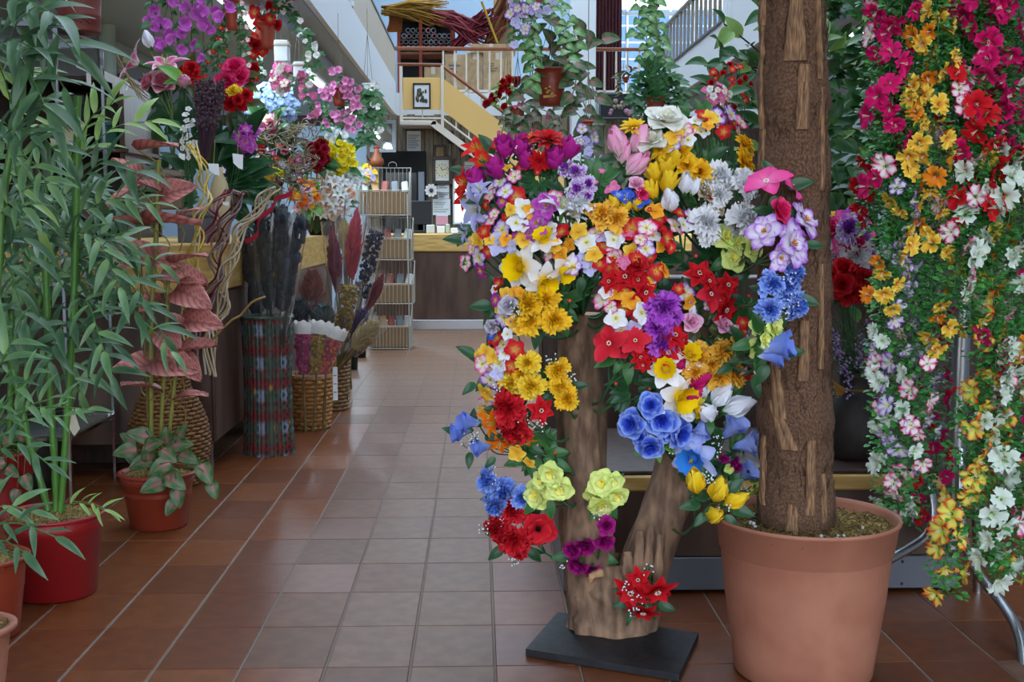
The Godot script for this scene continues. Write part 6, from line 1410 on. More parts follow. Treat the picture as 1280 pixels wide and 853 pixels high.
	o = thing("ficus_tree", "artificial ficus tree with glossy green leaves behind the palm trunk", "tree", at)
	pot(o, at, 0.10, 0.14, 0.22, "dark_clay")
	st = mesh_tool(); tube(st, curve([at + Vector3(0, 0.2, 0), P(1000, 300, 4.7), P(1010, 120, 4.7), P(1020, -40, 4.7)], 16), [0.022, 0.022, 0.02, 0.02, 0.02, 0.018, 0.018, 0.018, 0.016, 0.016, 0.016, 0.014, 0.014, 0.014, 0.012, 0.012, 0.01], 8, C("4a3a2c")); part(o, "trunk", st, M("dull"))
	st = mesh_tool()
	for q in [[1010, 150, 1090, 40], [1010, 120, 1100, 10], [1010, 180, 1095, 110], [1008, 200, 1090, 160], [1010, 230, 1090, 215], [1008, 250, 1080, 260], [1010, 100, 1060, -10], [1000, 160, 900, 60], [1000, 180, 890, 105], [1000, 140, 905, 30], [1000, 200, 905, 145], [1000, 220, 910, 190], [1005, 100, 930, -10], [1000, 130, 935, 75], [1000, 210, 940, 130], [1012, 140, 1075, 80], [1010, 210, 1070, 130], [1010, 90, 1095, 60], [1000, 240, 925, 230], [1010, 260, 1060, 225], [1000, 120, 885, 80], [1010, 60, 1045, 10], [1010, 190, 1100, 190]]:
		var a := P(q[0], q[1], 4.7); var b := P(q[2], q[3], 4.6 + rr(-0.2, 0.3)); var c := curve([a, a.lerp(b, 0.5) + Vector3(0, 0.05, 0), b], 10)
		tube(st, c, 0.004, 4, C("3c3024"), false)
		for i in range(3, 11):
			var t: Vector3 = (c[i] - c[i - 1]).normalized(); var sd := 1.0 if i % 2 == 0 else -1.0
			leaf_at(o, "ficus_pale" if rr(0, 1) < 0.16 else "ficus", c[i], rr(26, 40) * k, t * rr(0.2, 1.0) + Vector3(rr(-0.5, 0.5), sd * rr(0.1, 0.7) - 0.25, rr(0.1, 0.7)), Vector3(rr(-0.5, 0.5), 0.6, 0.8))
	part(o, "branches", st, M("dull"))
	clump("red_blossom_spray", "tiny red blossoms among the ficus leaves left of the palm trunk", ["r", "rr"], 912, 110, 26, 34, 22, 10, 4.4, Vector2(930, 590), "ficus", 4, 24)
	clump("pale_pink_spray", "pale pink small blossoms above the mixed pansies left of the palm", ["P", "w", "p"], 896, 118, 18, 13, 16, 10, 4.2, Vector2(915, 590), "ficus", 4, 24)
	# foliage closing the gap between ficus and garlands
	at = Vector3(P(1085, 500, 5.3).x, 0.0, -5.3); k = S(1, 5.3)
	o = thing("ficus_tree", "darker leafy tree behind the garlands on the right", "tree", at)
	pot(o, at, 0.13, 0.17, 0.3, "dark_clay")
	st = mesh_tool(); tube(st, [at + Vector3(0, 0.25, 0), P(1090, 300, 5.3), P(1100, 0, 5.3)], 0.02, 8, C("4a3a2c")); part(o, "trunk", st, M("dull"))
	st = mesh_tool()
	for i in 34:
		var y := -20.0 + i * 12.0; var a := P(1095, y + 60, 5.3); var b := P(1100 + (-1 if i % 2 == 0 else 1) * rr(40, 110), y + rr(-20, 20), 5.3 + rr(-0.3, 0.3)); var c := curve([a, a.lerp(b, 0.5) + Vector3(0, 0.05, 0), b], 8)
		tube(st, c, 0.004, 4, C("3c3024"), false)
		for j in range(2, 9): leaf_at(o, "ficus", c[j], rr(30, 44) * k, (c[j] - c[j - 1]).normalized() + Vector3(rr(-0.6, 0.6), rr(-0.9, 0.3), rr(0.1, 0.7)), Vector3(rr(-0.5, 0.5), 0.6, 0.8))
	part(o, "branches", st, M("dull"))

# ---- the stump and the bunches stuck into it
const LIMBS := [[740, 780, 733, 560], [733, 560, 727, 395], [805, 770, 835, 640], [835, 640, 872, 470], [872, 470, 903, 335]]
const SAY := {"r": "small red flower", "w": "small white flower", "v": "small white flower with violet edges", "y": "small yellow flower", "p": "small white flower with pink edges", "P": "small pink flower", "o": "small orange flower", "b": "small blue flower", "l": "small lilac flower", "m": "small magenta flower", "rr": "small red rose", "rp": "crimson pink rose", "rk": "pale pink rose", "pr": "red poinsettia", "f4": "red five petalled flower", "rc": "red ruffled flower", "yt": "yellow bud", "dy": "all yellow daffodil", "gy": "golden gerbera", "wt": "white bud", "lr": "red lily", "yc": "golden carnation", "ov": "white orchid with violet edges"}
func swell(px: float, py: float) -> float:             # how far the flowers stand out from the wood towards the aisle
	return 3.70 - 0.34 * smoothstep(915.0, 962.0, px) * smoothstep(480.0, 440.0, py) - 0.30 * sqrt(maxf(0.0, 1.0 - pow((px - 790) / 240.0, 2) - pow((py - 370) / 320.0, 2)))
func anchor(px: float, py: float) -> Vector2:          # the nearest point of the wood
	var best := Vector2(727, 395); var bd := 1e9
	for l in LIMBS:
		var q := Geometry2D.get_closest_point_to_segment(Vector2(px, py), Vector2(l[0], l[1]), Vector2(l[2], l[3]))
		if q.distance_to(Vector2(px, py)) < bd: bd = q.distance_to(Vector2(px, py)); best = q
	return best
func bunch(called: String, label: String, code: String, heads: Array, nl := 5, lc := "deep", o := {}):
	var mid := Vector2.ZERO
	for h in heads: mid += Vector2(h[0], h[1]) / heads.size()
	var an: Vector2 = o.get("at", anchor(mid.x, mid.y + 20))
	var base := P(an.x, an.y, 3.69)
	var t := thing(called, label, "flowers", base, "silk flower bunches stuck into the stump")
	var back: float = o.get("back", 0.0)
	var jp := mid.lerp(an, 0.45); var J := P(jp.x, jp.y + 14, swell(mid.x, mid.y) + 0.10 + back)
	var st := mesh_tool()
	tube(st, curve([base, base.lerp(J, 0.5) + Vector3(0, -0.02, 0.03), J], 8), 0.0042, 6, C("2f5e38"))
	var i := 0
	var fo: Vector3 = o.get("face", Vector3.ZERO)
	for h in heads:
		var d := swell(h[0], h[1]) + back + rr(-0.015, 0.015)
		var p := P(h[0], h[1], d); var sz := S(h[2], d)
		var cd: String = h[3] if h.size() > 3 else code
		var out := Vector3((h[0] - 790.0) / 260.0 + (h[0] - mid.x) / 60.0, (420.0 - h[1]) / 420.0 + (mid.y - h[1]) / 60.0 + 0.1, 1.0)
		var f := (fo if fo != Vector3.ZERO else out) + Vector3(rr(-0.3, 0.3), rr(-0.25, 0.25), 0)
		if h.size() > 4: f = Vector3(h[4], h[5], 0.45)
		f = (f + Vector3(rr(-0.35, 0.35), rr(-0.35, 0.35), 0)).normalized() if h[2] < 29 else f.normalized()
		var fh := flower(t, cd, p, sz, f, rr(0, 6))
		if cd != code or called == "small_mixed_bunch": fh.set_meta("label", SAY.get(cd, "small filler flower"))
		tube(st, curve([J, J.lerp(p, 0.6) - Vector3(0, 0.015, 0.02), p - f * sz * 0.3], 6), 0.0024, 5, C("356a3e"), false); i += 1
	part(t, "stems", st, M("leaf"))
	var spread := 16.0
	for h in heads: spread = maxf(spread, mid.distance_to(Vector2(h[0], h[1])) + h[2] * 0.3)
	for k in nl:
		var g := TAU * k / maxi(nl, 1) + rr(-0.4, 0.4)
		var r := spread * rr(0.15, 0.6)
		var q := P(mid.x + cos(g) * r, mid.y + 6 - sin(g) * r, swell(mid.x, mid.y) + 0.055 + back)
		leaf_at(t, lc, q, S(rr(20, 32), 3.6), Vector3(cos(g), sin(g), rr(-0.1, 0.4)), Vector3(0, 0.35, 0.9))
	if o.get("breath", 0) > 0:
		st = mesh_tool()
		for b in o.get("breath"):
			var h = heads[rng.randi() % heads.size()]; var g := rr(0, TAU)
			breath(st, P(h[0] + cos(g) * h[2] * 0.5, h[1] + sin(g) * h[2] * 0.5, swell(h[0], h[1]) - 0.01 + back), 0.018, 9)
		part(t, "babys_breath", st, M("cloth"))
	return t

func stump():
	var st := mesh_tool()
	var pc := [G(657, 821), G(849, 853), G(873, 800.5), G(697, 774)]
	var poly := PackedVector2Array()
	for p in pc: poly.append(Vector2(p.x, p.z))
	var ctr: Vector3 = (pc[0] + pc[2]) / 2.0
	st = mesh_tool()
	prism(st, poly, Transform3D(Basis(Vector3(1, 0, 0), Vector3(0, 0, 1), Vector3(0, -1, 0)), Vector3(0, 0.0125, 0)), 0.022)
	tag(part(self, "slate_slab", st, M("slate")), "black slate slab under the flower stump on the tiles", "slab")
	var o := thing("stump", "forked brown tree stump holding the silk flower bunches", "stump", Vector3(ctr.x, 0.024, ctr.z))
	var D := 3.70
	st = mesh_tool(); limb(st, [P(764, 826, 3.68), P(764, 790, D), P(765, 745, D), P(764, 700, D)], [0.144, 0.136, 0.132, 0.130, 0.10], 40, 0.10, 5, 0.8); part(o, "trunk", st, M("bark"))
	st = mesh_tool(); var r: Array = limb(st, [P(744, 780, D), P(738, 690, D), P(732, 560, D), P(727, 470, D), P(727, 392, D)], [0.085, 0.078, 0.062, 0.066, 0.066, 0.07], 28, 0.09, 8); part(o, "limb", st, M("bark"))
	st = mesh_tool(); cap(st, r[28], r[20][0]); part(o, "cut_face", st, M("heartwood"))
	st = mesh_tool(); r = limb(st, [P(790, 790, D), P(806, 710, D), P(838, 610, D + 0.02), P(872, 470, D + 0.03), P(903, 332, D + 0.03)], [0.078, 0.078, 0.07, 0.064, 0.058, 0.052], 28, 0.11, 12); part(o, "limb", st, M("bark"))
	st = mesh_tool(); cap(st, r[28], r[20][0]); part(o, "cut_face", st, M("heartwood"))
	st = mesh_tool(); r = limb(st, [P(732, 800, D + 0.1), P(712, 680, D + 0.12), P(706, 540, D + 0.12), P(704, 440, D + 0.1)], [0.03, 0.03, 0.032, 0.03, 0.028], 16, 0.15, 15); part(o, "limb", st, M("bark"))
	# split bark plates on the right limb
	for q in [[796, 742, 800, 664, 7], [806, 748, 814, 656, 6], [788, 740, 784, 690, 8], [820, 742, 826, 668, 6]]:
		st = mesh_tool(); limb(st, [P(q[0], q[1], 3.60), P((q[0] + q[2]) / 2.0, (q[1] + q[3]) / 2.0, 3.595), P(q[2], q[3], 3.605)], [S(q[4], 3.6), S(q[4] + 1, 3.6), S(q[4] * 0.6, 3.6)], 10, 0.2, 20 + q[4], 0.7); part(o, "bark_ridge", st, M("bark"))
	st = mesh_tool(); tube(st, curve([P(752, 716, 3.58), P(740, 720, 3.57), P(738, 728, 3.58)], 5), [0.016, 0.014, 0.012, 0.012, 0.01, 0.008], 8); part(o, "branch_scar", st, M("heartwood"))
	# --- bunches, upper left
	bunch("rosebud_bunch", "five magenta rosebuds at the upper left of the stump", "mb", [[631, 188, 34, "mb", -0.1, 1.0], [650, 186, 32, "mb", 0.2, 1.0], [657, 203, 32, "mb", 0.2, 0.9], [622, 213, 34, "mb", -0.5, 0.9], [598, 226, 36, "mb", -0.6, 0.8]], 6, "deep", {"breath": 3})
	bunch("rosebud_bunch", "two magenta rosebuds right of the big dark red gerbera", "mb", [[694, 201, 34, "mb", -0.1, 1.0], [709, 190, 34, "mb", 0.5, 1.0]], 4, "deep", {"breath": 2})
	bunch("lily_bunch", "red lilies at the far upper left edge of the stump flowers", "lr", [[598, 190, 34], [604, 203, 28], [585, 232, 34, "lr", -0.8, 0.3], [584, 248, 30], [622, 182, 18, "r"]], 4, "deep", {"breath": 1})
	bunch("gerbera_bunch", "big dark red gerberas at the top centre of the stump flowers", "gr", [[685, 177, 48, "gr", 0.0, 0.9], [674, 201, 30, "gr", 0.0, -0.2], [664, 174, 22, "lr", -0.3, 1.0]], 5)
	bunch("carnation_bunch", "violet and white carnations below the right magenta rosebuds", "vc", [[708, 213, 24], [721, 216, 24], [723, 236, 24], [735, 231, 22], [733, 246, 18], [718, 242, 18]], 6)
	bunch("lily_bunch", "pale lavender lily at the left edge below the red lilies", "ll", [[600, 262, 50, "ll", -0.6, 0.0], [601, 240, 30, "ll", -0.3, 0.5], [584, 290, 28, "ll", -0.9, -0.4]], 3)
	bunch("small_mixed_bunch", "small mixed pansies under the magenta rosebuds on the left", "v", [[644, 221, 20, "p"], [625, 228, 20, "v"], [632, 240, 22, "v"], [645, 246, 26, "r"], [654, 260, 26, "w"], [634, 210, 14, "y"], [622, 205, 14, "o"], [652, 210, 16, "r"], [628, 252, 16, "m"], [638, 262, 16, "y"], [666, 265, 24, "o"], [612, 246, 18, "p"], [616, 236, 16, "w"], [608, 256, 16, "r"]], 10)
	bunch("orchid_bunch", "magenta orchids behind the white speckled lily", "om", [[683, 258, 34], [672, 280, 40], [692, 248, 24, "p"], [662, 292, 26]], 6)
	bunch("lily_bunch", "large white speckled lily in the upper middle of the stump flowers", "lw", [[702, 266, 50, "lw", 0.1, 1.0], [715, 272, 30, "lw", 0.5, 0.8]], 3)
	bunch("carnation_bunch", "white carnation just right of the white speckled lily", "wc", [[726, 257, 28, "wc", 0, 0.9], [713, 238, 12, "w"]], 4, "deep", {"breath": 2})
	bunch("carnation_bunch", "large orange yellow carnation left of the yellow and blue pansies", "oc", [[755, 270, 36], [770, 274, 32], [742, 264, 22, "o"]], 4)
	bunch("leaf_bunch", "dark green rose leaves between the magenta rosebuds and the white lily", "mb", [[672, 216, 8, "r"]], 16, "deep")
	bunch("leaf_bunch", "long green leaves right of the violet carnations", "vc", [[752, 214, 8, "P"], [744, 228, 7, "P"]], 14, "green")
	# left middle
	bunch("small_mixed_bunch", "small mixed pansies at the left edge below the lavender lily", "v", [[599, 322, 28, "v"], [583, 329, 22, "p"], [598, 302, 24, "y"], [606, 290, 20, "r"], [628, 288, 28, "v"], [645, 279, 24, "w"], [623, 306, 28, "l"], [601, 338, 20, "m"], [614, 276, 18, "p"], [612, 300, 16, "y"], [610, 316, 16, "r"], [590, 312, 14, "p"], [634, 272, 16, "r"], [618, 268, 16, "p"], [632, 300, 18, "o"], [604, 274, 16, "v"], [596, 276, 14, "w"]], 12)
	bunch("pansy_bunch", "pink and yellow pansy left of the daffodils", "y", [[655, 300, 26, "y"], [647, 296, 18, "m"], [655, 284, 18, "w"], [640, 308, 18, "l"]], 4)
	bunch("daffodil_bunch", "white and yellow daffodils in the left middle of the stump flowers", "d", [[652, 334, 54, "d", -0.35, 0.0], [679, 350, 46, "d", 0.2, -0.3], [681, 302, 40, "d", -0.2, 0.5], [703, 336, 42, "d", 0.4, -0.4]], 8)
	bunch("small_mixed_bunch", "small mixed pansies right of the daffodils", "w", [[733, 303, 28, "w"], [723, 290, 26, "y"], [715, 333, 26, "v"], [728, 326, 24, "l"], [742, 318, 22, "y"], [755, 309, 26, "r"], [766, 319, 26, "p"], [767, 300, 26, "w"], [764, 332, 28, "r"], [702, 291, 24, "r"], [701, 318, 24, "o"], [686, 318, 18, "p"], [693, 308, 20, "y"], [744, 292, 20, "p"], [750, 330, 20, "r"], [737, 335, 20, "l"], [712, 306, 20, "o"], [690, 286, 18, "w"], [752, 296, 18, "l"], [772, 334, 22, "r"]], 12)
	bunch("carnation_bunch", "golden carnations below the daffodils", "yc", [[663, 381, 36], [684, 374, 34], [664, 401, 36], [694, 400, 36], [675, 392, 28]], 6, "deep", {"breath": 3})
	bunch("small_mixed_bunch", "violet coral and yellow small flowers at the left edge beside the golden carnations", "v", [[623, 355, 18, "r"], [620, 376, 18, "m"], [644, 365, 16, "o"], [630, 397, 26, "v"], [644, 402, 24, "y"], [632, 368, 18, "y"], [650, 366, 14, "o"], [626, 386, 18, "y"], [618, 362, 12, "w"]], 8)
	bunch("rose_bunch", "lilac grey rose at the left edge beside the golden carnations", "rg", [[637, 383, 30], [616, 408, 22]], 3)
	bunch("small_mixed_bunch", "small mixed pansies left of the yellow carnations in the lower left", "w", [[629, 431, 26, "p"], [621, 424, 24, "r"], [615, 419, 16, "b"], [607, 440, 20, "y"], [624, 454, 28, "w"], [603, 455, 24, "p"], [613, 475, 26, "v"], [607, 490, 26, "y"], [608, 503, 24, "p"], [605, 517, 22, "y"], [644, 437, 26, "r"], [640, 458, 26, "r"], [632, 442, 20, "w"], [616, 446, 20, "y"], [622, 468, 18, "l"], [598, 446, 14, "y"], [634, 418, 16, "w"], [648, 414, 16, "y"]], 10)
	bunch("carnation_bunch", "bright yellow carnations above the red ones in the lower left", "ry", [[661, 454, 30], [640, 477, 32], [664, 482, 36], [652, 468, 22, "yc"]], 4)
	bunch("carnation_bunch", "golden carnations in front of the left limb of the stump", "yc", [[699, 464, 32], [701, 482, 30], [709, 498, 30]], 5, "deep", {"at": Vector2(722, 515), "breath": 2})
	bunch("carnation_bunch", "big red carnations above the orange lily in the lower left", "rc", [[637, 509, 44], [676, 513, 38, "pr"], [644, 535, 44], [628, 480, 22, "r"]], 7, "deep", {"breath": 4, "at": Vector2(716, 545)})
	bunch("lily_bunch", "orange lilies under the big red carnations", "lo", [[619, 530, 30], [611, 520, 22], [626, 550, 28, "lo", -0.3, -0.8], [656, 545, 26, "lo", 0.3, -0.7], [641, 552, 24, "lo", 0, -1.0], [646, 566, 24, "y"], [662, 578, 18, "y"]], 6, "deep", {"at": Vector2(720, 560)})
	bunch("bellflower_bunch", "lavender blue bellflowers sticking out at the lower left edge", "bl", [[588, 529, 36, "bl", -1.2, 0.1], [577, 540, 32, "bl", -1.2, -0.1], [603, 559, 30, "bl", -1.1, 0.0]], 4, "deep", {"breath": 3, "at": Vector2(718, 570)})
	bunch("carnation_bunch", "cornflower blue carnations in the lower left beside the yellow green peonies", "bc", [[612, 600, 34], [631, 612, 36], [620, 630, 34], [653, 621, 30]], 4, "deep", {"breath": 2, "at": Vector2(725, 615)})
	bunch("peony_bunch", "lime yellow peonies left of the left limb", "g", [[671, 618, 40], [690, 592, 34], [699, 611, 36], [678, 600, 28], [686, 612, 30]], 5, "green", {"at": Vector2(725, 620)})
	bunch("peony_bunch", "lime yellow peonies hanging in front of the left limb", "g", [[752, 603, 36], [752, 629, 40], [771, 619, 32], [766, 602, 28], [742, 618, 26]], 5, "green", {"at": Vector2(748, 640)})
	bunch("anemone_bunch", "red anemones with a dark heart in the lower left", "an", [[642, 638, 34, "rc"], [625, 660, 40, "rc"], [644, 672, 42, "rc"], [672, 660, 46], [630, 680, 30, "pr"], [650, 690, 24, "rc"]], 6, "deep", {"breath": 4, "at": Vector2(728, 690)})
	bunch("rose_bunch", "small dark magenta roses on the trunk above the fork", "rm", [[731, 680, 32], [755, 675, 30], [757, 657, 28], [723, 703, 34], [741, 711, 28], [717, 686, 28]], 6, "green", {"breath": 3, "at": Vector2(748, 715), "back": -0.10})
	bunch("poinsettia_bunch", "red poinsettias low on the base of the stump", "pr", [[789, 740, 50], [821, 738, 54], [804, 764, 46], [797, 724, 36]], 7, "deep", {"breath": 4, "at": Vector2(770, 775), "back": -0.20})
	# upper right
	bunch("tulip_bunch", "pale pink tulips at the top centre", "pt", [[772, 180, 42, "pt", -0.3, 1.0], [778, 192, 34, "pt", 0.1, 1.0], [799, 178, 42, "pt", 0.3, 1.0], [794, 207, 42, "pt", 0.6, 0.6]], 6)
	bunch("gerbera_bunch", "large cream white dahlia at the top of the stump flowers", "gw", [[832, 153, 54, "gw", 0.1, 0.7], [815, 178, 44, "gw", -0.2, 0.6], [792, 160, 34, "gy", -0.1, 0.7]], 4)
	bunch("small_mixed_bunch", "small mixed pansies at the upper right in front of the ficus", "w", [[869, 152, 20, "w"], [878, 145, 20, "r"], [888, 148, 22, "y"], [896, 146, 24, "v"], [913, 143, 24, "v"], [917, 154, 22, "r"], [926, 154, 20, "p"], [904, 165, 20, "r"], [876, 165, 22, "w"], [866, 162, 16, "y"], [855, 163, 22, "p"], [860, 175, 22, "w"], [841, 181, 26, "v"], [843, 171, 24, "y"], [899, 158, 16, "p"], [906, 148, 16, "m"], [884, 158, 16, "o"], [922, 164, 16, "p"]], 14, "green", {"back": -0.02})
	bunch("dahlia_bunch", "yellow dahlias with red hearts in the upper right", "dr", [[847, 195, 46], [874, 216, 38], [929, 203, 38], [930, 181, 32], [858, 208, 30], [826, 188, 34, "gy"]], 8)
	bunch("rosebud_bunch", "yellow rosebuds right of the pink tulips", "yb", [[833, 209, 32, "yb", -0.2, 1.0], [835, 231, 34, "yb", 0.1, 1.0], [819, 219, 30, "yb", -0.4, 1.0], [815, 240, 32, "yb", -0.6, 0.8], [842, 200, 26, "yb", 0.3, 1.0]], 6)
	bunch("freesia_bunch", "white rosebuds beneath the yellow ones", "wt", [[857, 231, 32, "wt", 0.0, 1.0], [868, 236, 24, "wt", 0.3, 1.0], [838, 253, 38, "wt", -0.2, 0.6]], 6, "green", {"breath": 3})
	bunch("carnation_bunch", "upper white carnations in the right half", "wc", [[899, 222, 40], [931, 231, 36], [898, 244, 30], [918, 226, 26], [933, 247, 16]], 5, "deep", {"breath": 4})
	bunch("carnation_bunch", "lower white carnations above the lime peonies", "wc", [[881, 280, 44], [929, 275, 42], [884, 293, 30], [916, 282, 26]], 6)
	bunch("rose_bunch", "beige rose between the white carnations", "rt", [[881, 243, 32], [896, 262, 20], [886, 246, 12, "rr"]], 5, "olive")
	bunch("pink_bloom_bunch", "large hot pink blooms at the right in front of the palm trunk", "hp", [[958, 228, 56, "hp", -0.2, 0.5], [991, 234, 42, "hp", 0.8, 0.4]], 3)
	bunch("rose_bunch", "crimson pink rose beside the palm trunk", "rp", [[971, 265, 38]], 2)
	bunch("orchid_bunch", "large white orchids with violet edges in front of the palm trunk", "ov", [[1004, 276, 54], [988, 306, 62], [957, 290, 46, "ov", -0.4, 0.2], [975, 322, 36]], 3)
	bunch("peony_bunch", "lime yellow peonies below the white carnations", "g", [[908, 298, 42], [938, 311, 34], [916, 324, 34], [922, 306, 30]], 5, "green")
	bunch("pansy_bunch", "yellow and blue pansies in the centre top", "y", [[768, 254, 24, "yt", -0.2, 0.5], [783, 258, 24, "yt", 0, 0.4], [797, 257, 24, "yt", 0.2, 0.4], [781, 245, 24, "b"], [800, 250, 24, "b"], [773, 244, 18, "b"], [766, 236, 20, "P"], [795, 232, 24, "rk"], [802, 242, 20, "rp"]], 8)
	bunch("leaf_bunch", "slender dark green leaves under the yellow rosebuds", "yb", [[812, 262, 6, "r"], [880, 200, 6, "r"]], 12, "green")
	bunch("small_mixed_bunch", "small mixed pansies in the centre above the red poinsettias", "p", [[819, 264, 24, "o"], [822, 273, 24, "r"], [808, 285, 26, "p"], [816, 295, 24, "w"], [790, 286, 32, "r"], [769, 300, 24, "w"], [807, 311, 24, "v"], [789, 314, 22, "y"], [769, 322, 24, "p"], [783, 290, 20, "P"], [833, 299, 26, "r"], [843, 283, 26, "p"], [854, 281, 22, "w"], [861, 271, 20, "v"], [850, 267, 18, "r"], [830, 290, 20, "r"], [800, 300, 18, "p"], [838, 310, 16, "r"], [780, 328, 18, "P"], [826, 308, 18, "o"], [812, 320, 18, "r"], [796, 324, 22, "r"]], 14)
	# centre
	bunch("poinsettia_bunch", "red poinsettias right above the left limb in the centre", "f4", [[782, 347, 40, "pr"], [806, 365, 38, "pr"], [796, 334, 34, "rr"], [762, 352, 30, "pr"], [820, 340, 24, "r"], [797, 350, 30, "pr"]], 8)
	bunch("poinsettia_bunch", "red poinsettias above the pink roses on the right", "pr", [[874, 343, 42], [888, 368, 44, "f4"], [909, 357, 36], [906, 387, 42], [886, 352, 30], [898, 374, 32]], 8)
	bunch("small_mixed_bunch", "small mixed pansies left of the purple carnations", "w", [[754, 374, 28, "p"], [770, 367, 24, "o"], [788, 375, 24, "o"], [780, 386, 28, "r"], [770, 398, 28, "w"], [802, 391, 28, "w"], [792, 410, 22, "l"], [776, 413, 20, "p"], [810, 348, 20, "w"], [830, 339, 22, "o"], [764, 385, 20, "p"], [758, 366, 20, "w"], [795, 398, 18, "r"], [783, 364, 18, "r"], [812, 352, 14, "y"]], 10, "green")
	bunch("small_mixed_bunch", "violet white and orange pansies between the poinsettias", "v", [[856, 366, 28, "v"], [861, 378, 22, "o"], [848, 362, 18, "r"], [884, 382, 14, "v"], [846, 374, 14, "m"]], 4)
	bunch("carnation_bunch", "three large purple carnations in the centre", "pc", [[828, 386, 46], [822, 407, 44], [826, 426, 40], [838, 396, 30]], 4)
	bunch("poinsettia_bunch", "red four petalled flowers left of the purple carnations", "f4", [[762, 429, 48], [794, 426, 38], [780, 440, 20], [800, 446, 28, "pr"]], 12, "green", {"at": Vector2(735, 505)})
	bunch("poinsettia_bunch", "red poinsettias beneath the purple carnations", "pr", [[843, 420, 40], [834, 441, 44], [806, 440, 36], [852, 426, 30], [804, 456, 24], [846, 444, 30]], 6)
	bunch("rose_bunch", "small pale pink roses right of the purple carnations", "rk", [[863, 403, 30], [902, 408, 30, "rk", 0.2, 0.3], [866, 390, 16, "wt", 0, 1]], 9, "olive")
	bunch("carnation_bunch", "cornflower blue carnations at the right in front of the palm", "bc", [[963, 356, 34], [990, 344, 36], [979, 361, 34], [961, 386, 34], [994, 382, 36], [979, 372, 24]], 4, "deep", {"breath": 3})
	bunch("peony_bunch", "lime yellow peonies between the blue carnations and the blue trumpet", "g", [[966, 410, 38], [945, 408, 26], [946, 435, 32], [955, 425, 24]], 4, "green")
	bunch("bellflower_bunch", "long blue trumpet flower pointing right beside the palm", "bl", [[968, 433, 52, "bl", 1.3, 0.25], [962, 445, 38, "bl", 1.2, 0.0]], 3)
	bunch("carnation_bunch", "orange yellow carnations right of the daffodils in the centre", "oc", [[872, 447, 36], [902, 441, 36], [897, 469, 36], [916, 470, 32], [868, 464, 30], [890, 456, 28], [912, 452, 26]], 6, "deep")
	bunch("daffodil_bunch", "white and yellow daffodils in the centre beneath the red poinsettias", "d", [[848, 494, 56, "d", 0.25, -0.15], [832, 462, 44, "d", -0.1, 0.1], [861, 444, 38, "d", 0.1, 0.2], [870, 508, 34, "dy", 0.5, -0.5], [850, 508, 24, "dy"]], 6)
	bunch("tulip_bunch", "magenta tulips right of the central daffodil", "mt", [[872, 478, 36, "mt", 0.7, 0.5], [864, 494, 34, "mt", 0.4, 0.3], [850, 458, 22, "mt", 0, 0.8]], 3)
	bunch("small_mixed_bunch", "small mixed pansies at the right edge beside the palm", "v", [[939, 424, 24, "v"], [923, 426, 22, "o"], [953, 461, 26, "w"], [954, 476, 26, "p"], [942, 469, 22, "r"], [931, 416, 20, "r"], [930, 430, 20, "r"], [962, 462, 18, "v"], [929, 464, 14, "p"], [928, 404, 18, "r"], [921, 412, 16, "p"]], 8)
	bunch("iris_bunch", "bluish white large petalled flowers above the light blue bells", "wt", [[900, 497, 42, "wt", 0.5, 0.8], [920, 509, 46, "wt", 1.0, 0.4], [886, 517, 40, "wt", -0.4, 0.2], [878, 490, 30, "wt", -0.3, 0.6], [862, 520, 26, "wt", -0.8, -0.1]], 6, "green")
	bunch("rose_bunch", "deep blue and white roses in the lower middle", "rb", [[790, 529, 40], [813, 507, 34], [826, 526, 44], [848, 542, 42], [813, 557, 38], [836, 538, 34], [800, 546, 22]], 8, "light", {"at": Vector2(852, 570)})
	bunch("bellflower_bunch", "light blue bellflowers in the lower right", "bt", [[876, 536, 36, "bt", -0.2, -0.5], [914, 537, 42, "bt", 0.4, 0.6], [931, 556, 42, "bt", 0.9, 0.3], [930, 594, 38, "bt", 0.4, 0.5]], 6, "green", {"breath": 3, "at": Vector2(862, 560)})
	bunch("daffodil_bunch", "pale blue daffodil with a bright blue trumpet in the lower middle", "db", [[868, 572, 56, "db", -0.25, -0.1]], 4, "green", {"breath": 2})
	bunch("tulip_bunch", "yellow tulips at the bottom right of the stump flowers", "yt", [[870, 604, 42, "yt", -0.2, 1.0], [897, 615, 44, "yt", 0.1, 0.7], [917, 626, 38, "yt", 0.9, 0.5], [892, 644, 38, "yt", 0.1, 0.2]], 10, "deep", {"breath": 3, "at": Vector2(838, 660), "back": -0.30})
	bunch("leaf_bunch", "pale green hydrangea leaves beside the light blue bells", "g", [[912, 586, 14, "g"], [944, 612, 22, "g"], [932, 622, 20, "g"]], 7, "light", {"at": Vector2(850, 610)})
	bunch("leaf_bunch", "small burgundy flowers between the blue bells", "rm", [[905, 572, 16, "rm"], [916, 576, 18, "rm"], [920, 584, 16, "rm"]], 5, "deep", {"at": Vector2(856, 595)})
	# green filling deep inside, as the leaf sprays the bunches bring along
	for q in [["dense dark leaf spray behind the daffodils", 690, 370], ["dense dark leaf spray behind the central poinsettias", 800, 330], ["dense dark leaf spray behind the right white carnations", 890, 320], ["dense dark leaf spray behind the right poinsettias", 930, 400], ["dense dark leaf spray under the purple carnations", 790, 480], ["dense dark leaf spray in the upper left", 650, 250], ["dense dark leaf spray in the lower left", 672, 560], ["dense dark leaf spray under the right daffodils", 880, 560], ["dense dark leaf spray at the top right", 870, 240], ["dense dark leaf spray in the upper middle", 740, 300]]:
		bunch("leaf_spray", q[0], "r", [[q[1] - 20, q[2], 5, "r"], [q[1] + 22, q[2] + 6, 5, "r"], [q[1], q[2] + 34, 5, "r"], [q[1] + 6, q[2] - 30, 5, "r"]], 26, "deep" if q[1] % 3 else "green", {"back": 0.07})

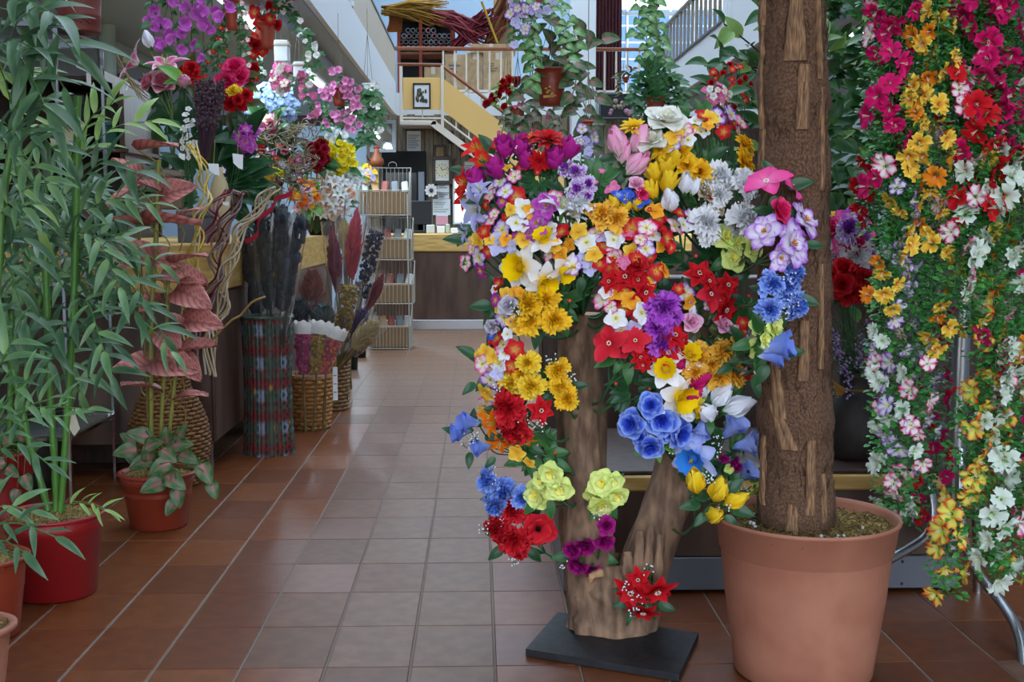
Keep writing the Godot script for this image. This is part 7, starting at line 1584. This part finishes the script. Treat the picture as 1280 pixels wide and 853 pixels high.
func palm():
	var at := G(1003, 838); var d := -at.z; var k := S(1, d); var st := mesh_tool()
	var o := thing("potted_palm", "artificial palm trunk of brown fibre in a large terracotta pot", "potted palm", at)
	var h := 1.3 - 371.0 * d / F
	st = mesh_tool()
	lathe(st, at, [[0.001, 0], [84 * k, 0], [88 * k, 4 * k], [91 * k, 30 * k], [101 * k, 100 * k], [107.5 * k, h - 46 * k], [108.4 * k, h - 44 * k], [109.5 * k, h - 43 * k], [115 * k, h - 6 * k], [117.5 * k, h - 5 * k], [118 * k, h - 1.5 * k], [117 * k, h], [114 * k, h - 0.5 * k], [112.5 * k, h - 6 * k], [105 * k, h - 40 * k]], 72); part(o, "pot", st, M("terracotta"))
	var rs := []; var n := FastNoiseLite.new(); n.seed = 4; n.frequency = 9.0
	for i in 15:
		var rg := PackedVector3Array(); var s := i / 14.0
		for j in 48:
			var g := -TAU * j / 48; var r := 113 * k * maxf(s, 0.01); var x := cos(g) * r; var z := sin(g) * r
			rg.append(at + Vector3(x, h - 14 * k + n.get_noise_2d(x * 4.0, z * 4.0) * 0.018, z))
		rs.append(rg)
	rs.reverse(); st = mesh_tool(); rows(st, rs, [], true); part(o, "moss", st, M("moss"))
	st = mesh_tool()
	for i in 420:
		var g := rr(0, TAU); var q := at + Vector3(cos(g), 0, sin(g)) * 108 * k * sqrt(rr(0.1, 1.0)) + Vector3(0, h - 12 * k, 0); var dd := Vector3(rr(-1, 1), rr(-0.1, 0.5), rr(-1, 1)) * 0.02
		tube(st, [q - dd, q + Vector3(0, 0.008, 0), q + dd], [0.0012, 0.0018, 0.0006], 3, C("8a7038").lerp(C("3c2e16"), rr(0, 1)), false)
	part(o.get_node("moss"), "moss_fibres", st, M("dull"), "", "stuff")
	st = mesh_tool()
	for i in 12: var g := rr(-0.6, 3.7); ball(st, at + Vector3(cos(g), 0, sin(g)) * 95 * k * rr(0.7, 1.0) + Vector3(0, h - 9 * k, 0), rr(0.004, 0.007), C("c8ccd0"), 3)
	part(o.get_node("moss"), "gravel", st, M("dull"), "", "stuff")
	# trunk: overlapping fibre sleeves
	var fn := FastNoiseLite.new(); fn.seed = 9; fn.frequency = 2.2; fn.fractal_octaves = 4
	var top := P(0, -60, d).y; var base := at.y + h - 16 * k; var xc := func(y): return lerpf(P(996, 640, d).x, P(991, 0, d).x, clampf((y - base) / (P(0, 0, d).y - base), 0, 1.3))
	var ledges := []
	for q in [640, 585, 540, 468, 380, 300, 235, 152, 132, 60, -10, -60]: ledges.append(P(0, q, d).y)
	for s in ledges.size() - 1:
		var y0: float = ledges[s] - 0.012; var y1: float = ledges[s + 1] + 0.004; var out := []
		if s == 0: y0 = base
		for i in 15:
			var t := i / 14.0; var y := lerpf(y0, y1, t); var rg := PackedVector3Array()
			var r := lerpf(44.5, 38.0, clampf((y - base) / (top - base), 0, 1)) * k + 0.017 * (1.0 - t) * (1.0 if s % 2 == 0 else 0.5) - (0.014 * pow(1.0 - t, 6.0))
			for j in 44:
				var g := -TAU * j / 44
				rg.append(Vector3(xc.call(y), y, at.z) + Vector3(cos(g), 0, sin(g)) * r * (1.0 + 0.09 * fn.get_noise_3d(cos(g) * 1.3 + s * 3.0, y * 3.2, sin(g) * 1.3) + 0.02 * sin(g * 23.0 + s)))
			out.append(rg)
		st = mesh_tool(); rows(st, out, [], true); part(o, "fibre_sleeve", st, M("palm_fibre"))
	st = mesh_tool()
	for i in 700:
		var y := rr(base, top); var g := rr(0.0, PI); var r := lerpf(45.0, 38.5, (y - base) / (top - base)) * k + 0.004; var p := Vector3(xc.call(y), y, at.z) + Vector3(cos(g), 0, sin(g)) * r; var tg := Vector3(-sin(g), 0, cos(g))
		tube(st, [p, p + tg * rr(-0.02, 0.02) + Vector3(0, rr(0.02, 0.05), 0) + Vector3(cos(g), 0, sin(g)) * rr(0.0, 0.006)], [0.0012, 0.0005], 3, C("5a3e2a").lerp(C("2c1c12"), rr(0, 1)), false)
	part(o, "loose_fibres", st, M("dull"), "", "stuff")
	# leaf bases: wedge stubs pressed on the trunk [x top, y top, x bottom, y bottom, width top, width bottom]
	for q in [[997, -20, 995, 78, 12, 30, 0], [1006, 82, 1003, 163, 15, 17, 0], [954, 160, 966, 222, 12, 17, 0], [1006, 400, 1004, 474, 12, 15, 0], [972, 452, 979, 522, 14, 17, 0], [970, 500, 988, 560, 14, 24, 0], [959, 547, 964, 634, 8, 12, 0], [1014, 548, 1012, 640, 12, 13, 0], [993, 626, 990, 664, 14, 18, 0], [1030, 110, 1028, 238, 5, 6, 1], [954, 10, 952, 160, 6, 5, 1], [1030, 590, 1030, 650, 6, 8, 1], [960, -20, 955, 30, 10, 12, 0], [1028, 330, 1026, 460, 6, 7, 1], [1024, -20, 1026, 100, 7, 6, 1]]:
		st = mesh_tool(); var sec := []; var cw := []
		for i in 9:
			var t := i / 8.0; var px := lerpf(q[0], q[2], t); var py := lerpf(q[1], q[3], t); var w := lerpf(q[4], q[5], t) * k * 0.5; var y := P(0, py, d).y; var x := P(px, py, d - 0.1).x
			var r := lerpf(45.5, 39.5, clampf((y - base) / (top - base), 0, 1)) * k; var dx: float = clampf((x - xc.call(y)) / r, -0.97, 0.97); var a := acos(dx)
			var nr := Vector3(cos(a), 0, sin(a)); var tn := Vector3(-sin(a), 0, cos(a)); var c := Vector3(xc.call(y), y, at.z) + nr * (r + 0.001)
			var th := 0.012 * (0.5 + 0.5 * t) * (1.0 if i > 0 and i < 8 else 0.75)
			sec.append(PackedVector3Array([c - tn * w - nr * 0.01, c - tn * w * 0.92 + nr * th * 0.8, c - tn * w * 0.3 + nr * th * 1.3, c - tn * w * 0.08 + nr * th * 0.9, c + tn * w * 0.08 + nr * th * 0.9, c + tn * w * 0.3 + nr * th * 1.3, c + tn * w * 0.92 + nr * th * 0.8, c + tn * w - nr * 0.01]))
		rows(st, sec, [], true); cap(st, sec[0], sec[4][0]); cap(st, sec[8], sec[4][0]); part(o, "leaf_base", st, M("palm_stub"))

func garlands():
	var st := mesh_tool()
	# tubular chrome stand that carries them
	var D := 3.95
	var o := thing("garland_stand", "tubular steel stand with bent legs carrying the flower garlands", "stand", G(1205, 800))
	var px := P(1198, 480, D)
	st = mesh_tool(); tube(st, [Vector3(px.x, P(0, 690, D).y, px.z), Vector3(px.x, 2.25, px.z)], S(12.5, D), 20); part(o, "pole", st, M("steel"))
	st = mesh_tool(); tube(st, [Vector3(px.x, 2.2, px.z), Vector3(px.x, 2.27, px.z)], S(15, D), 20); part(o, "collar", st, M("steel"))
	for q in [[438, 1203], [418, 1190]]:
		st = mesh_tool(); ball(st, P(q[1], q[0], D - S(12, D)), 0.007, C("d8dade"), 5); part(o.get_node("pole"), "bolt", st, M("chrome"))
	for l in [[[1150, 592, 3.9], [1160, 604, 3.86], [1166, 640, 3.84], [1160, 668, 3.82], [1140, 684, 3.8], [1108, 702, 3.75], [1090, 716, 3.72]], [[1200, 560, 3.9], [1201, 640, 3.85], [1206, 680, 3.8], [1222, 716, 3.72], [1250, 752, 3.62], [1270, 784, 3.52], [1279, 820, 3.44], [1281, 868, 3.34]], [[1218, 600, 4.05], [1222, 690, 4.08], [1222, 740, 4.1], [1222, 763, 4.08]]]:
		st = mesh_tool(); var pts := []
		for q in l: pts.append(P(q[0], q[1], q[2]))
		tube(st, curve(pts, 26), S(6.5, 3.7), 14); part(o, "leg", st, M("steel"))
	st = mesh_tool(); box(st, Transform3D(Basis(), P(1194, 668, 3.95)), Vector3(S(12, D), S(40, D), 0.004)); part(o, "label_card", st, M("paper"))
	st = mesh_tool(); tube(st, [Vector3(P(1080, 0, D).x, 2.27, -3.8), Vector3(P(1330, 0, D).x, 2.27, -3.8)], 0.012, 10)
	for x in [-0.22, 0.2]: tube(st, [Vector3(px.x + x, 2.27, -4.15), Vector3(px.x + x, 2.27, -3.6)], 0.01, 8)
	part(o, "top_bar", st, M("steel"))
	# strands: path in pixels, colours, depth
	var lab := [
		["fuchsia flower garland at the left of the hanging garlands", [[1108, -30], [1106, 60], [1100, 130], [1108, 200], [1100, 240]], ["tf", "tf", "tf", "tp"], 24, 3.62],
		["red flower garland between the palm and the yellow garland", [[1096, 150], [1094, 200], [1086, 250], [1094, 290]], ["tr"], 20, 3.72],
		["fuchsia flower garland overlapping the first one at the top", [[1128, -30], [1124, 40], [1112, 90], [1118, 160], [1108, 190]], ["tf"], 24, 3.56],
		["long yellow and orange garland on the left", [[1160, -30], [1158, 40], [1140, 90], [1150, 140], [1132, 190], [1128, 250], [1118, 300], [1108, 350], [1100, 390]], ["ty", "ty", "to", "ty"], 22, 3.58],
		["second yellow and orange garland left of the steel pole", [[1172, 20], [1166, 120], [1168, 190], [1162, 250], [1174, 300], [1164, 360], [1172, 400], [1164, 440]], ["ty", "ty", "ty", "to"], 22, 3.54],
		["violet edged white garland hanging low on the left", [[1122, 240], [1120, 310], [1126, 330], [1112, 390], [1130, 420], [1120, 470], [1126, 520], [1116, 560], [1130, 590]], ["tv"], 22, 3.60],
		["second violet edged garland beside the yellow one", [[1148, 300], [1146, 350], [1154, 395], [1148, 430], [1142, 480], [1148, 545]], ["tv", "tv", "tp"], 22, 3.64],
		["white and pink garland ending lowest on the left", [[1110, 400], [1104, 440], [1106, 520], [1108, 570], [1112, 625], [1126, 640], [1132, 655]], ["tw", "tw", "tv", "tp"], 20, 3.66],
		["pink and white garland in the lower left", [[1140, 410], [1146, 470], [1138, 540], [1140, 590], [1128, 600], [1124, 640]], ["tp", "tp", "tw"], 22, 3.56],
		["shaded fuchsia garland behind the steel leg", [[1168, 380], [1166, 450], [1164, 530], [1170, 580], [1150, 620], [1134, 656]], ["tf", "tf", "tr"], 20, 3.8],
		["fuchsia garland at the top right", [[1232, -30], [1226, 30], [1240, 60], [1228, 110], [1232, 150], [1220, 200]], ["tf"], 28, 3.52],
		["second fuchsia garland at the far top right", [[1262, -30], [1252, 20], [1266, 60], [1250, 110], [1264, 160], [1272, 220]], ["tf"], 26, 3.56],
		["fuchsia garland in the middle of the top", [[1206, -30], [1212, 20], [1204, 60], [1216, 90], [1208, 120], [1212, 160]], ["tf", "tp", "tf"], 24, 3.60],
		["pink and white garland in the middle right", [[1186, 90], [1196, 140], [1186, 180], [1194, 215], [1190, 265], [1196, 300]], ["tp", "tp", "tr"], 22, 3.55],
		["red flower garland under the right fuchsia ones", [[1224, 130], [1230, 170], [1240, 190], [1220, 225], [1216, 260], [1250, 250]], ["tr"], 26, 3.50],
		["white garland at the right edge", [[1262, 180], [1244, 210], [1250, 245], [1262, 270], [1246, 320], [1270, 330]], ["tw"], 26, 3.52],
		["yellow and orange garland at the right", [[1236, 200], [1240, 270], [1222, 300], [1216, 330], [1230, 370], [1214, 400], [1222, 420]], ["ty", "to", "ty"], 22, 3.56],
		["white garland crossing in front of the steel pole", [[1205, 200], [1216, 230], [1202, 300], [1200, 320], [1190, 370]], ["tw", "tw", "tp"], 26, 3.52],
		["yellow garland with red edges in front of the pole", [[1212, 380], [1222, 410], [1246, 430], [1236, 480], [1206, 520], [1218, 540], [1230, 560], [1204, 570], [1222, 610], [1196, 625], [1192, 660], [1182, 690], [1180, 730], [1188, 745]], ["tg"], 28, 3.50],
		["pink edged garland on the right", [[1240, 370], [1232, 455], [1248, 480], [1262, 440], [1256, 510], [1266, 560], [1274, 600], [1264, 640], [1256, 660]], ["tp", "tp", "tf"], 26, 3.50],
		["white garland hanging lowest on the right", [[1246, 440], [1236, 520], [1254, 560], [1236, 590], [1240, 640], [1246, 660], [1232, 690], [1250, 700], [1240, 725]], ["tw"], 28, 3.46],
		["second yellow garland with red edges on the lower right", [[1266, 420], [1256, 480], [1262, 540], [1256, 610], [1266, 650], [1262, 690], [1254, 720]], ["tg", "tg", "tw"], 24, 3.54],
		["mixed orange and pink garland at the right edge of the frame", [[1280, 60], [1276, 200], [1278, 300], [1274, 380], [1282, 450], [1276, 520]], ["to", "tp", "tf", "tw"], 24, 3.58]]
	# one small leaf sprig, copied along every strand
	var sp := mesh_tool(); var gc := [C("5aa050"), C("347c3c"), C("489048")]
	petal(sp, 0, 1.0, 0.34, 0.3, -0.5, "r", gc, {"nu": 3, "nv": 2, "r0": 0.0}); sp.generate_normals()
	var small := sp.commit()
	for g in lab:
		var pts := []; var d: float = g[4]
		for q in g[1]: pts.append(P(q[0], q[1], d + rr(-0.03, 0.03)))
		pts.push_front(Vector3(pts[0].x, 2.28, -3.8))
		var t := thing("flower_garland", g[0], "garland", pts[0], "flower garlands on the steel stand")
		var ln := 0.0
		for i in pts.size() - 1: ln += pts[i].distance_to(pts[i + 1])
		var N := int(ln / 0.012); var c := curve(pts, N)
		st = mesh_tool(); tube(st, c, 0.0028, 5, C("2f6a34"), false); part(t, "vine", st, M("leaf"))
		var mm := MultiMesh.new(); mm.transform_format = MultiMesh.TRANSFORM_3D; mm.use_colors = true; mm.mesh = small; mm.instance_count = N * 11
		for i in N * 11:
			var p: Vector3 = c[mini(i / 11, N)]; var a := rr(0, TAU); var od := Vector3(cos(a), rr(-0.6, 0.8), sin(a)).normalized(); var rad := 0.05 * pow(rr(0, 1), 0.7)
			mm.set_instance_transform(i, Transform3D(along(od + Vector3(0, 0, 0.3), Vector3(rr(-0.6, 0.6), 0.8, rr(-0.2, 0.9))).scaled(Vector3.ONE * rr(0.012, 0.027)), p + od * rad - t.position))
			mm.set_instance_color(i, Color.WHITE.lerp(Color(1.6, 1.35, 0.9), pow(rr(0, 1), 3.0)) * rr(0.7, 1.15))
		var mi := MultiMeshInstance3D.new(); mi.multimesh = mm; mi.material_override = M("leaf"); mi.name = "foliage"; t.add_child(mi, true); mi.set_meta("kind", "stuff")
		var nf := int(ln / S(g[3], d) * (1.9 if g[1][0][1] < 0 else 1.5)); var i := 0
		for q in nf:
			var s := (q + 0.6) / nf; var p: Vector3 = c[mini(int(s * N), N)]
			if P(0, -20, d).y < p.y or p.y > pts[1].y + 0.01: i += 1; continue
			var a := rr(-0.4, PI + 0.4); var od := Vector3(cos(a) * 1.0, rr(-0.25, 0.35), absf(sin(a)) + 0.25).normalized()
			flower(t, g[2][i % g[2].size()], p + od * rr(0.025, 0.05), S(g[3], d) * rr(0.9, 1.25), Vector3(od.x + rr(-0.5, 0.5), rr(-0.9, 0.3), od.z * rr(0.3, 1.0)), rr(0, 6)); i += 1
